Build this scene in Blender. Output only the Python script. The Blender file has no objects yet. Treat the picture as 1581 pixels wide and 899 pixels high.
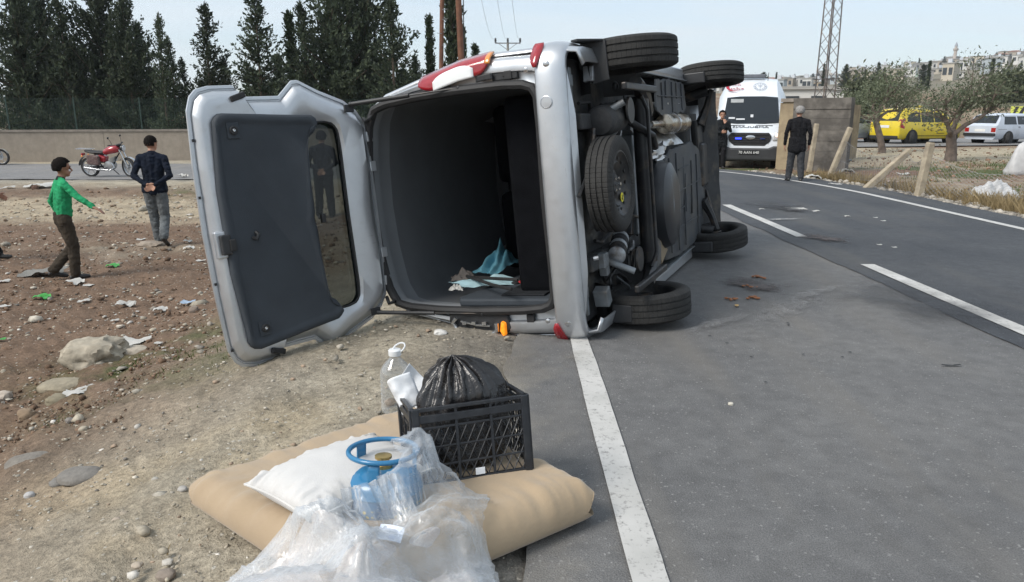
import bpy, bmesh, math, random
import numpy as np
from mathutils import Vector, Matrix

random.seed(7)
np.random.seed(7)
R = math.radians
SC = bpy.context.scene
COL = SC.collection

# ------------------------------------------------------------------ camera
CAM_H = 1.42
PITCH = R(13.378)
LENS_PX = 1150.0                      # focal length in pixels of a 1581 px wide frame
cam_d = bpy.data.cameras.new('camera')
cam_d.sensor_width = 36.0
cam_d.lens = 36.0 * LENS_PX / 1581.0
cam_d.clip_start = 0.05
cam_d.clip_end = 6000.0
cam = bpy.data.objects.new('camera', cam_d)
cam.location = (0, 0, CAM_H)
cam.rotation_euler = (R(90) - PITCH, 0, 0)
COL.objects.link(cam)
SC.camera = cam

# ------------------------------------------------------------------ sky, sun, exposure
SUN_AZ, SUN_EL = R(238), R(44)        # compass angle from +Y clockwise, elevation
world = bpy.data.worlds.new('World')
SC.world = world
world.use_nodes = True
wn, wl = world.node_tree.nodes, world.node_tree.links
wn.clear()
w_out = wn.new('ShaderNodeOutputWorld')
w_bg = wn.new('ShaderNodeBackground')
w_sky = wn.new('ShaderNodeTexSky')
w_sky.sky_type = 'NISHITA'
w_sky.sun_disc = False
w_sky.sun_elevation = SUN_EL
w_sky.sun_rotation = SUN_AZ
w_sky.altitude = 500
w_sky.air_density = 1.0
w_sky.dust_density = 2.5
w_sky.ozone_density = 1.0
w_bg.inputs['Strength'].default_value = 0.15
w_tc = wn.new('ShaderNodeTexCoord')
# thin high cloud veil: direction projected on a flat layer
w_sep = wn.new('ShaderNodeSeparateXYZ')
wl.new(w_tc.outputs['Generated'], w_sep.inputs[0])
w_add = wn.new('ShaderNodeMath'); w_add.operation = 'ADD'; w_add.inputs[1].default_value = 0.13
w_abs = wn.new('ShaderNodeMath'); w_abs.operation = 'ABSOLUTE'
wl.new(w_sep.outputs['Z'], w_abs.inputs[0]); wl.new(w_abs.outputs[0], w_add.inputs[0])
w_dx = wn.new('ShaderNodeMath'); w_dx.operation = 'DIVIDE'
w_dy = wn.new('ShaderNodeMath'); w_dy.operation = 'DIVIDE'
wl.new(w_sep.outputs['X'], w_dx.inputs[0]); wl.new(w_add.outputs[0], w_dx.inputs[1])
wl.new(w_sep.outputs['Y'], w_dy.inputs[0]); wl.new(w_add.outputs[0], w_dy.inputs[1])
w_cmb = wn.new('ShaderNodeCombineXYZ')
wl.new(w_dx.outputs[0], w_cmb.inputs['X']); wl.new(w_dy.outputs[0], w_cmb.inputs['Y'])
w_map = wn.new('ShaderNodeMapping'); w_map.inputs['Scale'].default_value = (0.5, 1.3, 1.0)
w_map.inputs['Rotation'].default_value = (0, 0, R(28)); w_map.inputs['Location'].default_value = (3.1, 1.2, 0)
wl.new(w_cmb.outputs[0], w_map.inputs['Vector'])
w_noi = wn.new('ShaderNodeTexNoise'); w_noi.inputs['Scale'].default_value = 0.9
w_noi.inputs['Detail'].default_value = 7.0; w_noi.inputs['Roughness'].default_value = 0.58
w_noi.inputs['Distortion'].default_value = 0.5
wl.new(w_map.outputs[0], w_noi.inputs['Vector'])
w_rmp = wn.new('ShaderNodeValToRGB')
w_rmp.color_ramp.elements[0].position = 0.30; w_rmp.color_ramp.elements[0].color = (0.40, 0.40, 0.40, 1)
w_rmp.color_ramp.elements[1].position = 0.68; w_rmp.color_ramp.elements[1].color = (0.97, 0.97, 0.97, 1)
wl.new(w_noi.outputs['Fac'], w_rmp.inputs['Fac'])
w_mix = wn.new('ShaderNodeMix'); w_mix.data_type = 'RGBA'
w_mix.inputs[7].default_value = (4.15, 4.6, 4.9, 1)      # veil colour, in the sky's own units
wl.new(w_rmp.outputs['Color'], w_mix.inputs[0])
wl.new(w_sky.outputs[0], w_mix.inputs[6])
wl.new(w_mix.outputs[2], w_bg.inputs['Color'])
wl.new(w_bg.outputs[0], w_out.inputs['Surface'])

sun_d = bpy.data.lights.new('sun', 'SUN')
sun_d.energy = 2.4
sun_d.angle = R(24)
sun_d.color = (1.0, 0.95, 0.88)
sun = bpy.data.objects.new('sun', sun_d)
sdir = Vector((math.sin(SUN_AZ) * math.cos(SUN_EL), math.cos(SUN_AZ) * math.cos(SUN_EL), math.sin(SUN_EL)))
sun.rotation_euler = sdir.to_track_quat('Z', 'Y').to_euler()
sun.location = (-20, -15, 30)
COL.objects.link(sun)

SC.view_settings.view_transform = 'Standard'
SC.view_settings.look = 'None'
SC.view_settings.exposure = 0.5
SC.view_settings.gamma = 1.0
SC.cycles.max_bounces = 8
SC.cycles.transparent_max_bounces = 24
SC.cycles.use_fast_gi = False

# ------------------------------------------------------------------ helpers: objects
def tag(o, label=None, cat=None, group=None, kind=None):
    if label: o['label'] = label
    if cat: o['category'] = cat
    if group: o['group'] = group
    if kind: o['kind'] = kind
    return o

def empty(name, loc=(0, 0, 0), rz=0.0, label=None, cat=None, group=None):
    o = bpy.data.objects.new(name, None)
    o.location = loc
    o.rotation_euler = (0, 0, rz)
    o.empty_display_size = 0.1
    COL.objects.link(o)
    return tag(o, label, cat, group)

def link(name, me, parent=None, m=None):
    o = bpy.data.objects.new(name, me)
    COL.objects.link(o)
    if parent: o.parent = parent
    if m is not None and not len(me.materials):
        for q in (m if isinstance(m, (list, tuple)) else [m]): me.materials.append(q)
    return o

def kids(o):
    return [c for c in COL.objects if c.parent == o]

def copy_tree(o, parent=None):
    c = o.copy(); COL.objects.link(c); c.parent = parent
    for ch in list(o.children): copy_tree(ch, c)
    return c

def sst(a, b, x):
    t = np.clip((x - a) / (b - a), 0, 1)
    return t * t * (3 - 2 * t)

class MB:
    """collects geometry of ONE part; build() links it as one mesh object"""
    def __init__(s): s.v = []; s.f = []; s.mi = []; s.cur = 0
    def add(s, vs, fs):
        n = len(s.v); s.v.extend([tuple(p) for p in vs])
        for f in fs: s.f.append(tuple(i + n for i in f)); s.mi.append(s.cur)
        return s
    def mat(s, i): s.cur = i; return s
    def box(s, c, d, rot=None):
        hx, hy, hz = d[0] / 2, d[1] / 2, d[2] / 2
        P = [Vector((x * hx, y * hy, z * hz)) for x in (-1, 1) for y in (-1, 1) for z in (-1, 1)]
        if rot is not None: P = [rot @ p for p in P]
        P = [p + Vector(c) for p in P]
        return s.add(P, [(0, 1, 3, 2), (4, 6, 7, 5), (0, 4, 5, 1), (2, 3, 7, 6), (0, 2, 6, 4), (1, 5, 7, 3)])
    def bb(s, x0, x1, y0, y1, z0, z1):
        return s.box(((x0 + x1) / 2, (y0 + y1) / 2, (z0 + z1) / 2), (abs(x1 - x0), abs(y1 - y0), abs(z1 - z0)))
    def ring(s, c, ax, r, n=16, ph=0.0, ref=None):
        ax = Vector(ax).normalized()
        ref = Vector(ref) if ref is not None else (Vector((0, 0, 1)) if abs(ax.z) < .9 else Vector((1, 0, 0)))
        e1 = ax.cross(ref).normalized(); e2 = ax.cross(e1)
        return [Vector(c) + (e1 * math.cos(2 * math.pi * i / n + ph) + e2 * math.sin(2 * math.pi * i / n + ph)) * r for i in range(n)]
    def rings(s, rs, cap0=True, cap1=True, closed=False):
        n = len(rs[0]); V = [p for r in rs for p in r]; F = []
        m = len(rs)
        for k in range(m if closed else m - 1):
            k2 = (k + 1) % m
            for i in range(n):
                j = (i + 1) % n
                F.append((k * n + i, k * n + j, k2 * n + j, k2 * n + i))
        if not closed:
            if cap0: F.append(tuple(range(n - 1, -1, -1)))
            if cap1: F.append(tuple((m - 1) * n + i for i in range(n)))
        return s.add(V, F)
    def cyl(s, a, b, r0, r1=None, n=16, cap=True):
        r1 = r0 if r1 is None else r1
        ax = Vector(b) - Vector(a)
        return s.rings([s.ring(a, ax, r0, n), s.ring(b, ax, r1, n)], cap, cap)
    def tube(s, pts, r, n=8, cap=True, closed=False):
        pts = [Vector(p) for p in pts]; m = len(pts)
        rr = r if isinstance(r, (list, tuple)) else [r] * m
        rs = []; ref = None
        for i in range(m):
            if closed: t = pts[(i + 1) % m] - pts[i - 1]
            else: t = pts[min(i + 1, m - 1)] - pts[max(i - 1, 0)]
            t = t.normalized() if t.length > 1e-9 else Vector((0, 0, 1))
            if ref is None: ref = Vector((0, 0, 1)) if abs(t.z) < .9 else Vector((1, 0, 0))
            e1 = (ref - t * ref.dot(t))
            e1 = e1.normalized() if e1.length > 1e-6 else t.orthogonal().normalized()
            ref = e1; e2 = t.cross(e1)
            rs.append([pts[i] + (e1 * math.cos(2 * math.pi * k / n) + e2 * math.sin(2 * math.pi * k / n)) * rr[i] for k in range(n)])
        return s.rings(rs, cap, cap, closed)
    def lathe(s, prof, c=(0, 0, 0), ax=(0, 0, 1), n=24, cap0=True, cap1=True, closed=False):
        ax = Vector(ax).normalized(); c = Vector(c)
        return s.rings([s.ring(c + ax * h, ax, max(r, 1e-4), n) for r, h in prof], cap0, cap1, closed)
    def prism(s, poly, o, e1, e2, d):
        """polygon (2-D) in plane o+e1*x+e2*y extruded by vector d"""
        o, e1, e2, d = Vector(o), Vector(e1), Vector(e2), Vector(d)
        P = [o + e1 * x + e2 * y for x, y in poly]; n = len(P)
        V = P + [p + d for p in P]
        F = [tuple(range(n)), tuple(range(2 * n - 1, n - 1, -1))]
        F += [(i, i + n, (i + 1) % n + n, (i + 1) % n) for i in range(n)]
        return s.add(V, F)
    def grid(s, fn, nu, nv, wrapu=False):
        V = [fn(i / (nu if wrapu else nu - 1), j / (nv - 1)) for j in range(nv) for i in range(nu)]
        F = []
        for j in range(nv - 1):
            for i in range(nu if wrapu else nu - 1):
                i2 = (i + 1) % nu
                F.append((j * nu + i, j * nu + i2, (j + 1) * nu + i2, (j + 1) * nu + i))
        return s.add(V, F)
    def sphere(s, c, r, n=12, m=8, sc=(1, 1, 1)):
        c = Vector(c)
        rs = []
        for j in range(1, m):
            t = math.pi * j / m
            rs.append([c + Vector((math.sin(t) * math.cos(2 * math.pi * i / n) * r * sc[0], math.sin(t) * math.sin(2 * math.pi * i / n) * r * sc[1], -math.cos(t) * r * sc[2])) for i in range(n)])
        nn = len(s.v)
        s.rings(rs, False, False)
        a = len(s.v); s.v.append(tuple(c + Vector((0, 0, -r * sc[2])))); s.v.append(tuple(c + Vector((0, 0, r * sc[2]))))
        for i in range(n):
            j = (i + 1) % n
            s.f.append((a, nn + j, nn + i)); s.mi.append(s.cur)
            b = nn + (m - 2) * n
            s.f.append((a + 1, b + i, b + j)); s.mi.append(s.cur)
        return s
    def mesh(s, name, mats=None, smooth=False, fixn=True):
        me = bpy.data.meshes.new(name)
        me.from_pydata(s.v, [], s.f)
        if mats is not None:
            for m in (mats if isinstance(mats, (list, tuple)) else [mats]): me.materials.append(m)
        if any(s.mi): me.polygons.foreach_set('material_index', s.mi)
        if fixn:
            bm = bmesh.new(); bm.from_mesh(me); bmesh.ops.recalc_face_normals(bm, faces=bm.faces); bm.to_mesh(me); bm.free()
        if smooth:
            me.polygons.foreach_set('use_smooth', [True] * len(me.polygons))
            if smooth != 'all': me.set_sharp_from_angle(angle=R(smooth if smooth is not True else 40))
        me.update()
        return me
    def build(s, name, mats=None, parent=None, smooth=False, bevel=0, sub=0, fixn=True, seg=2):
        o = link(name, s.mesh(name, mats, smooth, fixn), parent)
        if bevel:
            b = o.modifiers.new('bevel', 'BEVEL'); b.width = bevel; b.segments = seg; b.limit_method = 'ANGLE'; b.angle_limit = R(35)
        if sub:
            b = o.modifiers.new('subd', 'SUBSURF'); b.levels = sub; b.render_levels = sub
        return o

def np_mesh(name, V, F, mats=None, smooth=False, cols=None):
    """fast mesh from numpy: V (n,3), F (m,k) with k = 3 or 4"""
    me = bpy.data.meshes.new(name)
    V = np.asarray(V, dtype=np.float32); F = np.asarray(F, dtype=np.int32)
    me.vertices.add(len(V)); me.vertices.foreach_set('co', V.ravel())
    k = F.shape[1]
    me.loops.add(F.size); me.loops.foreach_set('vertex_index', F.ravel())
    me.polygons.add(len(F)); me.polygons.foreach_set('loop_start', np.arange(0, F.size, k, dtype=np.int32))
    if mats is not None:
        for m in (mats if isinstance(mats, (list, tuple)) else [mats]): me.materials.append(m)
    if smooth: me.polygons.foreach_set('use_smooth', np.ones(len(F), dtype=bool))
    if cols is not None:
        ca = me.color_attributes.new('soil', 'FLOAT_COLOR', 'POINT')
        c4 = np.ones((len(V), 4), dtype=np.float32); c4[:, :3] = cols
        ca.data.foreach_set('color', c4.ravel())
    me.update(calc_edges=True)
    return me

# ------------------------------------------------------------------ helpers: numpy noise
_rs = np.random.RandomState(11)
_perm = _rs.permutation(256); _perm = np.concatenate([_perm, _perm, _perm])
_val = _rs.rand(256) * 2 - 1
def vnoise(x, y, z=0.0):
    x = np.asarray(x, dtype=np.float64); y = np.asarray(y, dtype=np.float64); z = np.asarray(z, dtype=np.float64) + 0 * x
    xi, yi, zi = np.floor(x).astype(int), np.floor(y).astype(int), np.floor(z).astype(int)
    xf, yf, zf = x - xi, y - yi, z - zi
    u, v, w = xf * xf * (3 - 2 * xf), yf * yf * (3 - 2 * yf), zf * zf * (3 - 2 * zf)
    def h(i, j, k): return _val[_perm[_perm[_perm[i & 255] + (j & 255)] + (k & 255)]]
    def lx(j, k): return h(xi, j, k) * (1 - u) + h(xi + 1, j, k) * u
    def ly(k): return lx(yi, k) * (1 - v) + lx(yi + 1, k) * v
    return ly(zi) * (1 - w) + ly(zi + 1) * w
def fbm(x, y, z=0.0, o=4, g=0.5):
    s = 0; a = 1.0; t = 0
    for i in range(o):
        s = s + a * vnoise(np.asarray(x) * 2 ** i + 17 * i, np.asarray(y) * 2 ** i + 5 * i, np.asarray(z) * 2 ** i); t += a; a *= g
    return s / t

# ------------------------------------------------------------------ helpers: materials
MATS = {}
def new_mat(name):
    m = bpy.data.materials.new(name); m.use_nodes = True
    nt = m.node_tree
    b = next(n for n in nt.nodes if n.type == 'BSDF_PRINCIPLED')
    MATS[name] = m
    return m, nt.nodes, nt.links, b
def noise_node(N, L, scale, detail=4, rough=.55, coord='Object', vec=None, dist=0.0):
    n = N.new('ShaderNodeTexNoise'); n.inputs['Scale'].default_value = scale
    n.inputs['Detail'].default_value = detail; n.inputs['Roughness'].default_value = rough
    n.inputs['Distortion'].default_value = dist
    if vec is None:
        tc = N.new('ShaderNodeTexCoord'); vec = tc.outputs[coord]
    L.new(vec, n.inputs['Vector'])
    return n
def ramp(N, L, src, p0, c0, p1, c1):
    r = N.new('ShaderNodeValToRGB')
    r.color_ramp.elements[0].position = p0; r.color_ramp.elements[0].color = (*c0, 1) if len(c0) == 3 else c0
    r.color_ramp.elements[1].position = p1; r.color_ramp.elements[1].color = (*c1, 1) if len(c1) == 3 else c1
    L.new(src, r.inputs['Fac'])
    return r
def mixc(N, L, fac, a, b, mode='MIX'):
    m = N.new('ShaderNodeMix'); m.data_type = 'RGBA'; m.blend_type = mode
    for i, q in ((0, fac), (6, a), (7, b)):
        if hasattr(q, 'node'): L.new(q, m.inputs[i])
        elif i == 0: m.inputs[i].default_value = q
        else: m.inputs[i].default_value = (*q, 1) if len(q) == 3 else q
    return m.outputs[2]
def bump(N, L, src, b, strength=.3, dist=.01, prev=None):
    n = N.new('ShaderNodeBump'); n.inputs['Strength'].default_value = strength; n.inputs['Distance'].default_value = dist
    L.new(src, n.inputs['Height'])
    if prev is not None: L.new(prev, n.inputs['Normal'])
    if b is not None: L.new(n.outputs[0], b.inputs['Normal'])
    return n.outputs[0]
def mat(name, col, rough=.6, metal=0.0, var=.18, scale=6.0, bs=0.0, bscale=60.0, col2=None, amt=.5, coat=0.0, spec=None, rvar=.0, emit=0.0, dirt=None, dscale=2.5):
    """plain procedural material: colour varied by two noises, optional second colour in patches, bump, dirt"""
    if name in MATS: return MATS[name]
    m, N, L, b = new_mat(name)
    n1 = noise_node(N, L, scale, 5)
    lo = tuple(c * (1 - var) for c in col); hi = tuple(min(1, c * (1 + var)) for c in col)
    c = ramp(N, L, n1.outputs['Fac'], .3, lo, .7, hi).outputs['Color']
    if col2 is not None:
        n2 = noise_node(N, L, dscale, 6, .62)
        f = ramp(N, L, n2.outputs['Fac'], amt - .08, (0, 0, 0), amt + .12, (1, 1, 1)).outputs['Color']
        c = mixc(N, L, f, c, col2)
    L.new(c, b.inputs['Base Color'])
    b.inputs['Roughness'].default_value = rough; b.inputs['Metallic'].default_value = metal
    if rvar:
        rr = ramp(N, L, n1.outputs['Fac'], .3, (max(0, rough - rvar),) * 3, .7, (min(1, rough + rvar),) * 3)
        L.new(rr.outputs['Color'], b.inputs['Roughness'])
    if coat:
        b.inputs['Coat Weight'].default_value = coat; b.inputs['Coat Roughness'].default_value = .08
    if spec is not None: b.inputs['Specular IOR Level'].default_value = spec
    if bs:
        n3 = noise_node(N, L, bscale, 4)
        bump(N, L, n3.outputs['Fac'], b, bs, .01)
    if emit:
        b.inputs['Emission Color'].default_value = (*col, 1); b.inputs['Emission Strength'].default_value = emit
    return m
def glass_mat(name, tint=(.02, .025, .03), alpha=.25, rough=.03):
    """dark tinted pane: part see-through, with a real reflection"""
    if name in MATS: return MATS[name]
    m, N, L, b = new_mat(name)
    b.inputs['Base Color'].default_value = (*tint, 1); b.inputs['Roughness'].default_value = rough
    b.inputs['Specular IOR Level'].default_value = .5
    n = noise_node(N, L, 5, 3)
    L.new(ramp(N, L, n.outputs['Fac'], .3, (rough,) * 3, .8, (rough + .05,) * 3).outputs['Color'], b.inputs['Roughness'])
    tr = N.new('ShaderNodeBsdfTransparent'); tr.inputs['Color'].default_value = (.75, .8, .8, 1)
    mx = N.new('ShaderNodeMixShader'); mx.inputs[0].default_value = 1 - alpha
    out = next(q for q in N if q.type == 'OUTPUT_MATERIAL')
    L.new(tr.outputs[0], mx.inputs[1]); L.new(b.outputs[0], mx.inputs[2]); L.new(mx.outputs[0], out.inputs['Surface'])
    return m
def text_mesh(s, size, depth=.004, align='CENTER', font_w=1.0, shear=0.0):
    cu = bpy.data.curves.new('t', 'FONT'); cu.body = s; cu.size = size; cu.extrude = depth / 2
    cu.align_x = align; cu.align_y = 'CENTER'; cu.resolution_u = 3; cu.shear = shear
    o = bpy.data.objects.new('t', cu); COL.objects.link(o)
    bpy.context.view_layer.update()
    me = bpy.data.meshes.new_from_object(o.evaluated_get(bpy.context.evaluated_depsgraph_get()))
    bpy.data.objects.remove(o); bpy.data.curves.remove(cu)
    return me
# ================================================================== TERRAIN AND ROADS
ARC_C = (-9.6, 13.0); ARC_R = 10.02           # the road turns left round this centre
def road_st(x, y):
    x = np.asarray(x, float); y = np.asarray(y, float)
    dx, dy = x - ARC_C[0], y - ARC_C[1]
    r = np.hypot(dx, dy); phi = np.arctan2(dy, dx)
    s = np.where(y < 13, x - .42, np.where(dx < 0, dy - ARC_R, r - ARC_R))
    t = np.where(y < 13, y, np.where(dx < 0, 13 + math.pi / 2 * 13 - dx, 13 + phi * 13))
    return s, t
def road_pt(s, t):
    """lateral s (from the left edge line), distance t -> x, y"""
    if t < 13: return .42 + s, t
    if t < 13 + math.pi / 2 * 13:
        p = (t - 13) / 13; return ARC_C[0] + (ARC_R + s) * math.cos(p), ARC_C[1] + (ARC_R + s) * math.sin(p)
    return ARC_C[0] - (t - 13 - math.pi / 2 * 13), ARC_C[1] + ARC_R + s
def zroad(t): return -.5 * sst(17, 32, t)
def hz(x, y):
    """ground height without fine relief"""
    x = np.asarray(x, float); y = np.asarray(y, float)
    s, t = road_st(x, y)
    z = zroad(t)
    left = sst(1.0, 4.6, -s)
    z = z * (1 - left) - .62 * left
    right = sst(6.3, 8.0, s) * sst(-5, 3, x)
    z = z - .10 * right * (1 - sst(24, 32, y)) 
    D = np.hypot(x, y); az = np.degrees(np.arctan2(x, y))
    w = sst(2, 14, az) * (1 - sst(60, 100, az))
    z = z + (1 - sst(22, 34, D)) * 0 + sst(26, 36, D) * w * (0.0 - z)      # level with the far street
    z = z + w * .066 * np.clip(D - 58, 0, 70)
    top = 29 + np.clip(az - 22, -10, 16) * 1.15
    z = z + w * (top - 4.6) * sst(120, 760, D) ** .85
    z = z + (1 - w) * 6 * sst(60, 400, D) 
    return z
_CAM = np.array([0, 0, CAM_H])
def pray(px, py):
    a = (px - 790.5) / LENS_PX; b = -(py - 449.5) / LENS_PX
    return np.array([a, math.cos(PITCH) + b * math.sin(PITCH), -math.sin(PITCH) + b * math.cos(PITCH)])
def G(px, py, dz=0.0):
    """place on the ground seen at a photograph pixel"""
    d = pray(px, py)
    ts = np.geomspace(.8, 1500, 3000)
    P = _CAM[None] + ts[:, None] * d[None]
    below = P[:, 2] < hz(P[:, 0], P[:, 1])
    i = int(np.argmax(below)) if below.any() else len(ts) - 1
    a, b = ts[max(i - 1, 0)], ts[i]
    for _ in range(25):
        m = (a + b) / 2; p = _CAM + m * d
        if p[2] < hz(p[0], p[1]): b = m
        else: a = m
    p = _CAM + b * d
    return Vector((p[0], p[1], p[2] + dz))
def AT(px, py, Y):
    """point at a photograph pixel and a distance Y straight ahead"""
    d = pray(px, py); p = _CAM + d * (Y / d[1]); return Vector(p)
def gz(x, y): return float(hz(x, y))

# ---- ground sheet: rings round the camera, finer where the camera looks
ang = np.concatenate([np.arange(-44, 44, .22), np.arange(44, 316, 3.0)])
rad = np.geomspace(.7, 1000, 480)
NA, NR = len(ang), len(rad)
aa, rr = np.meshgrid(np.radians(ang), rad)
gx, gy = rr * np.sin(aa), rr * np.cos(aa)
gs, gt = road_st(gx, gy)
gh = hz(gx, gy)
on_road = sst(-.56, -.30, gs) * (1 - sst(6.62, 6.85, gs)) * (1 - sst(70, 75, gt))
near = 1 - sst(20, 60, rr)
field = sst(1.2, 3.6, -gs + .5 * fbm(gx * .5, gy * .5)) * (gs < 0)
rel = (.012 + .035 * field) * fbm(gx * 3.1, gy * 3.1, 0, 5, .6) + .012 * fbm(gx * 14, gy * 14, 3, 3, .6) * (1 + field)
rel += field * .03 * np.clip(fbm(gx * 7, gy * 7, 9, 3), 0, 1)
rut = np.exp(-((gs + 1.55 + .12 * np.sin(gt * 1.1)) / .16) ** 2) * -.02 + np.exp(-((gs + 1.9 + .1 * np.sin(gt * 1.3)) / .12) ** 2) * .012
rel += rut * (gt < 9)
far_rel = sst(60, 300, rr) * 1.2 * fbm(gx * .02, gy * .02, 4, 4)
gh = gh + rel * near * (1 - on_road) - .035 * on_road + far_rel
# soil colours by place
def lerpc(a, b, f): return a * (1 - f[..., None]) + np.asarray(b) * f[..., None]
n1 = fbm(gx * .35, gy * .35, 2, 5, .55); n2 = fbm(gx * 1.7, gy * 1.7, 5, 5, .6); n3 = fbm(gx * .09, gy * .09, 7, 4)
c = np.zeros(gx.shape + (3,)) + np.array([.385, .34, .262])
c = lerpc(c, (.42, .352, .245), sst(.0, .5, n2) * .8)
c = lerpc(c, (.33, .30, .245), sst(-.1, .45, n1) * .75)
gravel = sst(-1.35, -.4, gs + .5 * n2) * (gs < 3.5)
c = lerpc(c, (.215, .20, .175), gravel)
c = lerpc(c, (.185, .124, .085), field * sst(-.6, .1, n1 + .35 * field))
tanband = field * sst(13.6, 15.2, gy + .8 * n2) * (1 - sst(17.5, 19.5, gy + n2))
c = lerpc(c, (.40, .33, .235), tanband)
c = lerpc(c, (.16, .12, .09), field * sst(18.5, 20, gy + n2) * sst(-.1, .4, n2))
rightside = sst(6.6, 7.2, gs) * sst(1, 4, gx)
c = lerpc(c, (.31, .255, .18), rightside)
c = lerpc(c, (.20, .125, .085), rightside * sst(-.1, .35, n1 + .3 * n2))
c = lerpc(c, (.095, .115, .045), rightside * sst(.1, .4, fbm(gx * .6, gy * .6, 12, 3)) * sst(16, 19, gy) * (1 - sst(24, 27, gy)))
c = lerpc(c, (.40, .345, .25), rightside * sst(22, 26, gy) * (1 - sst(31, 33, gy)))
farf = sst(46, 56, rr)
c = lerpc(c, (.22, .15, .10), farf * sst(-.35, .1, n3 + .2 * n1))
c = lerpc(c, (.17, .16, .105), farf * sst(.05, .35, n3) )
c = lerpc(c, (.19, .175, .13), sst(130, 240, rr) * .8)
for (px, py, rad_, w) in ((300, 545, .7, .8), (200, 560, .5, .7), (60, 590, .5, .35), (1255, 272, .9, .9), (285, 300, .8, .8), (235, 545, .35, .7)):
    q = G(px, py)
    c = lerpc(c, (.085, .105, .04), w * np.exp(-(((gx - q.x) / rad_) ** 2 + ((gy - q.y) / (rad_ * 1.2)) ** 2)) * sst(-.35, .3, n2 + .4 * fbm(gx * 6, gy * 6, 1, 3)))
idx = np.arange(NA * NR).reshape(NR, NA)
nxt = np.roll(idx, -1, axis=1)
F = np.stack([idx[:-1], nxt[:-1], nxt[1:], idx[1:]], -1).reshape(-1, 4)[:, ::-1]
V = np.stack([gx, gy, gh], -1).reshape(-1, 3)
cc = c.reshape(-1, 3)
# close the hole under the camera
V = np.vstack([V, [[0, 0, gh[0].mean()]]]); cc = np.vstack([cc, cc[:NA].mean(0)])
ctr = len(V) - 1
F = np.vstack([F, np.stack([idx[0], np.roll(idx[0], -1), np.full(NA, ctr), np.full(NA, ctr)], -1)[:, :4]])
quad, tri = F[:-NA], F[-NA:, :3]
m_soil, N, L, b = new_mat('soil')
at_ = N.new('ShaderNodeAttribute'); at_.attribute_name = 'soil'
geo = N.new('ShaderNodeNewGeometry')
nA = noise_node(N, L, 2.2, 8, .65, vec=geo.outputs['Position'])
nB = noise_node(N, L, 26, 5, .7, vec=geo.outputs['Position'])
nC = noise_node(N, L, 120, 3, .7, vec=geo.outputs['Position'])
vo = N.new('ShaderNodeTexVoronoi'); vo.inputs['Scale'].default_value = 38; L.new(geo.outputs['Position'], vo.inputs['Vector'])
vo2 = N.new('ShaderNodeTexVoronoi'); vo2.inputs['Scale'].default_value = 11; L.new(geo.outputs['Position'], vo2.inputs['Vector'])
f1 = ramp(N, L, nA.outputs['Fac'], .3, (.72,) * 3, .72, (1.25,) * 3).outputs['Color']
f2 = ramp(N, L, nB.outputs['Fac'], .3, (.62,) * 3, .7, (1.3,) * 3).outputs['Color']
f3 = ramp(N, L, nC.outputs['Fac'], .25, (.7,) * 3, .75, (1.25,) * 3).outputs['Color']
cx = mixc(N, L, 1.0, at_.outputs['Color'], f1, 'MULTIPLY')
cx = mixc(N, L, 1.0, cx, f2, 'MULTIPLY'); cx = mixc(N, L, 1.0, cx, f3, 'MULTIPLY')
peb = ramp(N, L, vo.outputs['Color'], .80, (0, 0, 0), .86, (1, 1, 1)).outputs['Color']
pebm = ramp(N, L, vo.outputs['Distance'], .28, (1, 1, 1), .36, (0, 0, 0)).outputs['Color']
pf = mixc(N, L, 1.0, peb, pebm, 'MULTIPLY')
cx = mixc(N, L, pf, cx, (.46, .43, .37))
L.new(cx, b.inputs['Base Color']); b.inputs['Roughness'].default_value = .95; b.inputs['Specular IOR Level'].default_value = .2
h1 = bump(N, L, nB.outputs['Fac'], None, .8, .03)
h2 = bump(N, L, nC.outputs['Fac'], None, .6, .008, h1)
h3 = bump(N, L, pf, b, .5, .01, h2)
me = bpy.data.meshes.new('ground')
me = np_mesh('ground', V, quad, m_soil, True, cc)
bm = bmesh.new(); bm.from_mesh(me); bm.verts.ensure_lookup_table()
for t_ in tri:
    f_ = bm.faces.new([bm.verts[int(i)] for i in t_[::-1]]); f_.smooth = True
bmesh.ops.recalc_face_normals(bm, faces=bm.faces)
bm.to_mesh(me); bm.free()
ground = link('ground', me); tag(ground, 'red soil field, tan dirt shoulder and dry ground around the road', 'ground', kind='structure')

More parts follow.
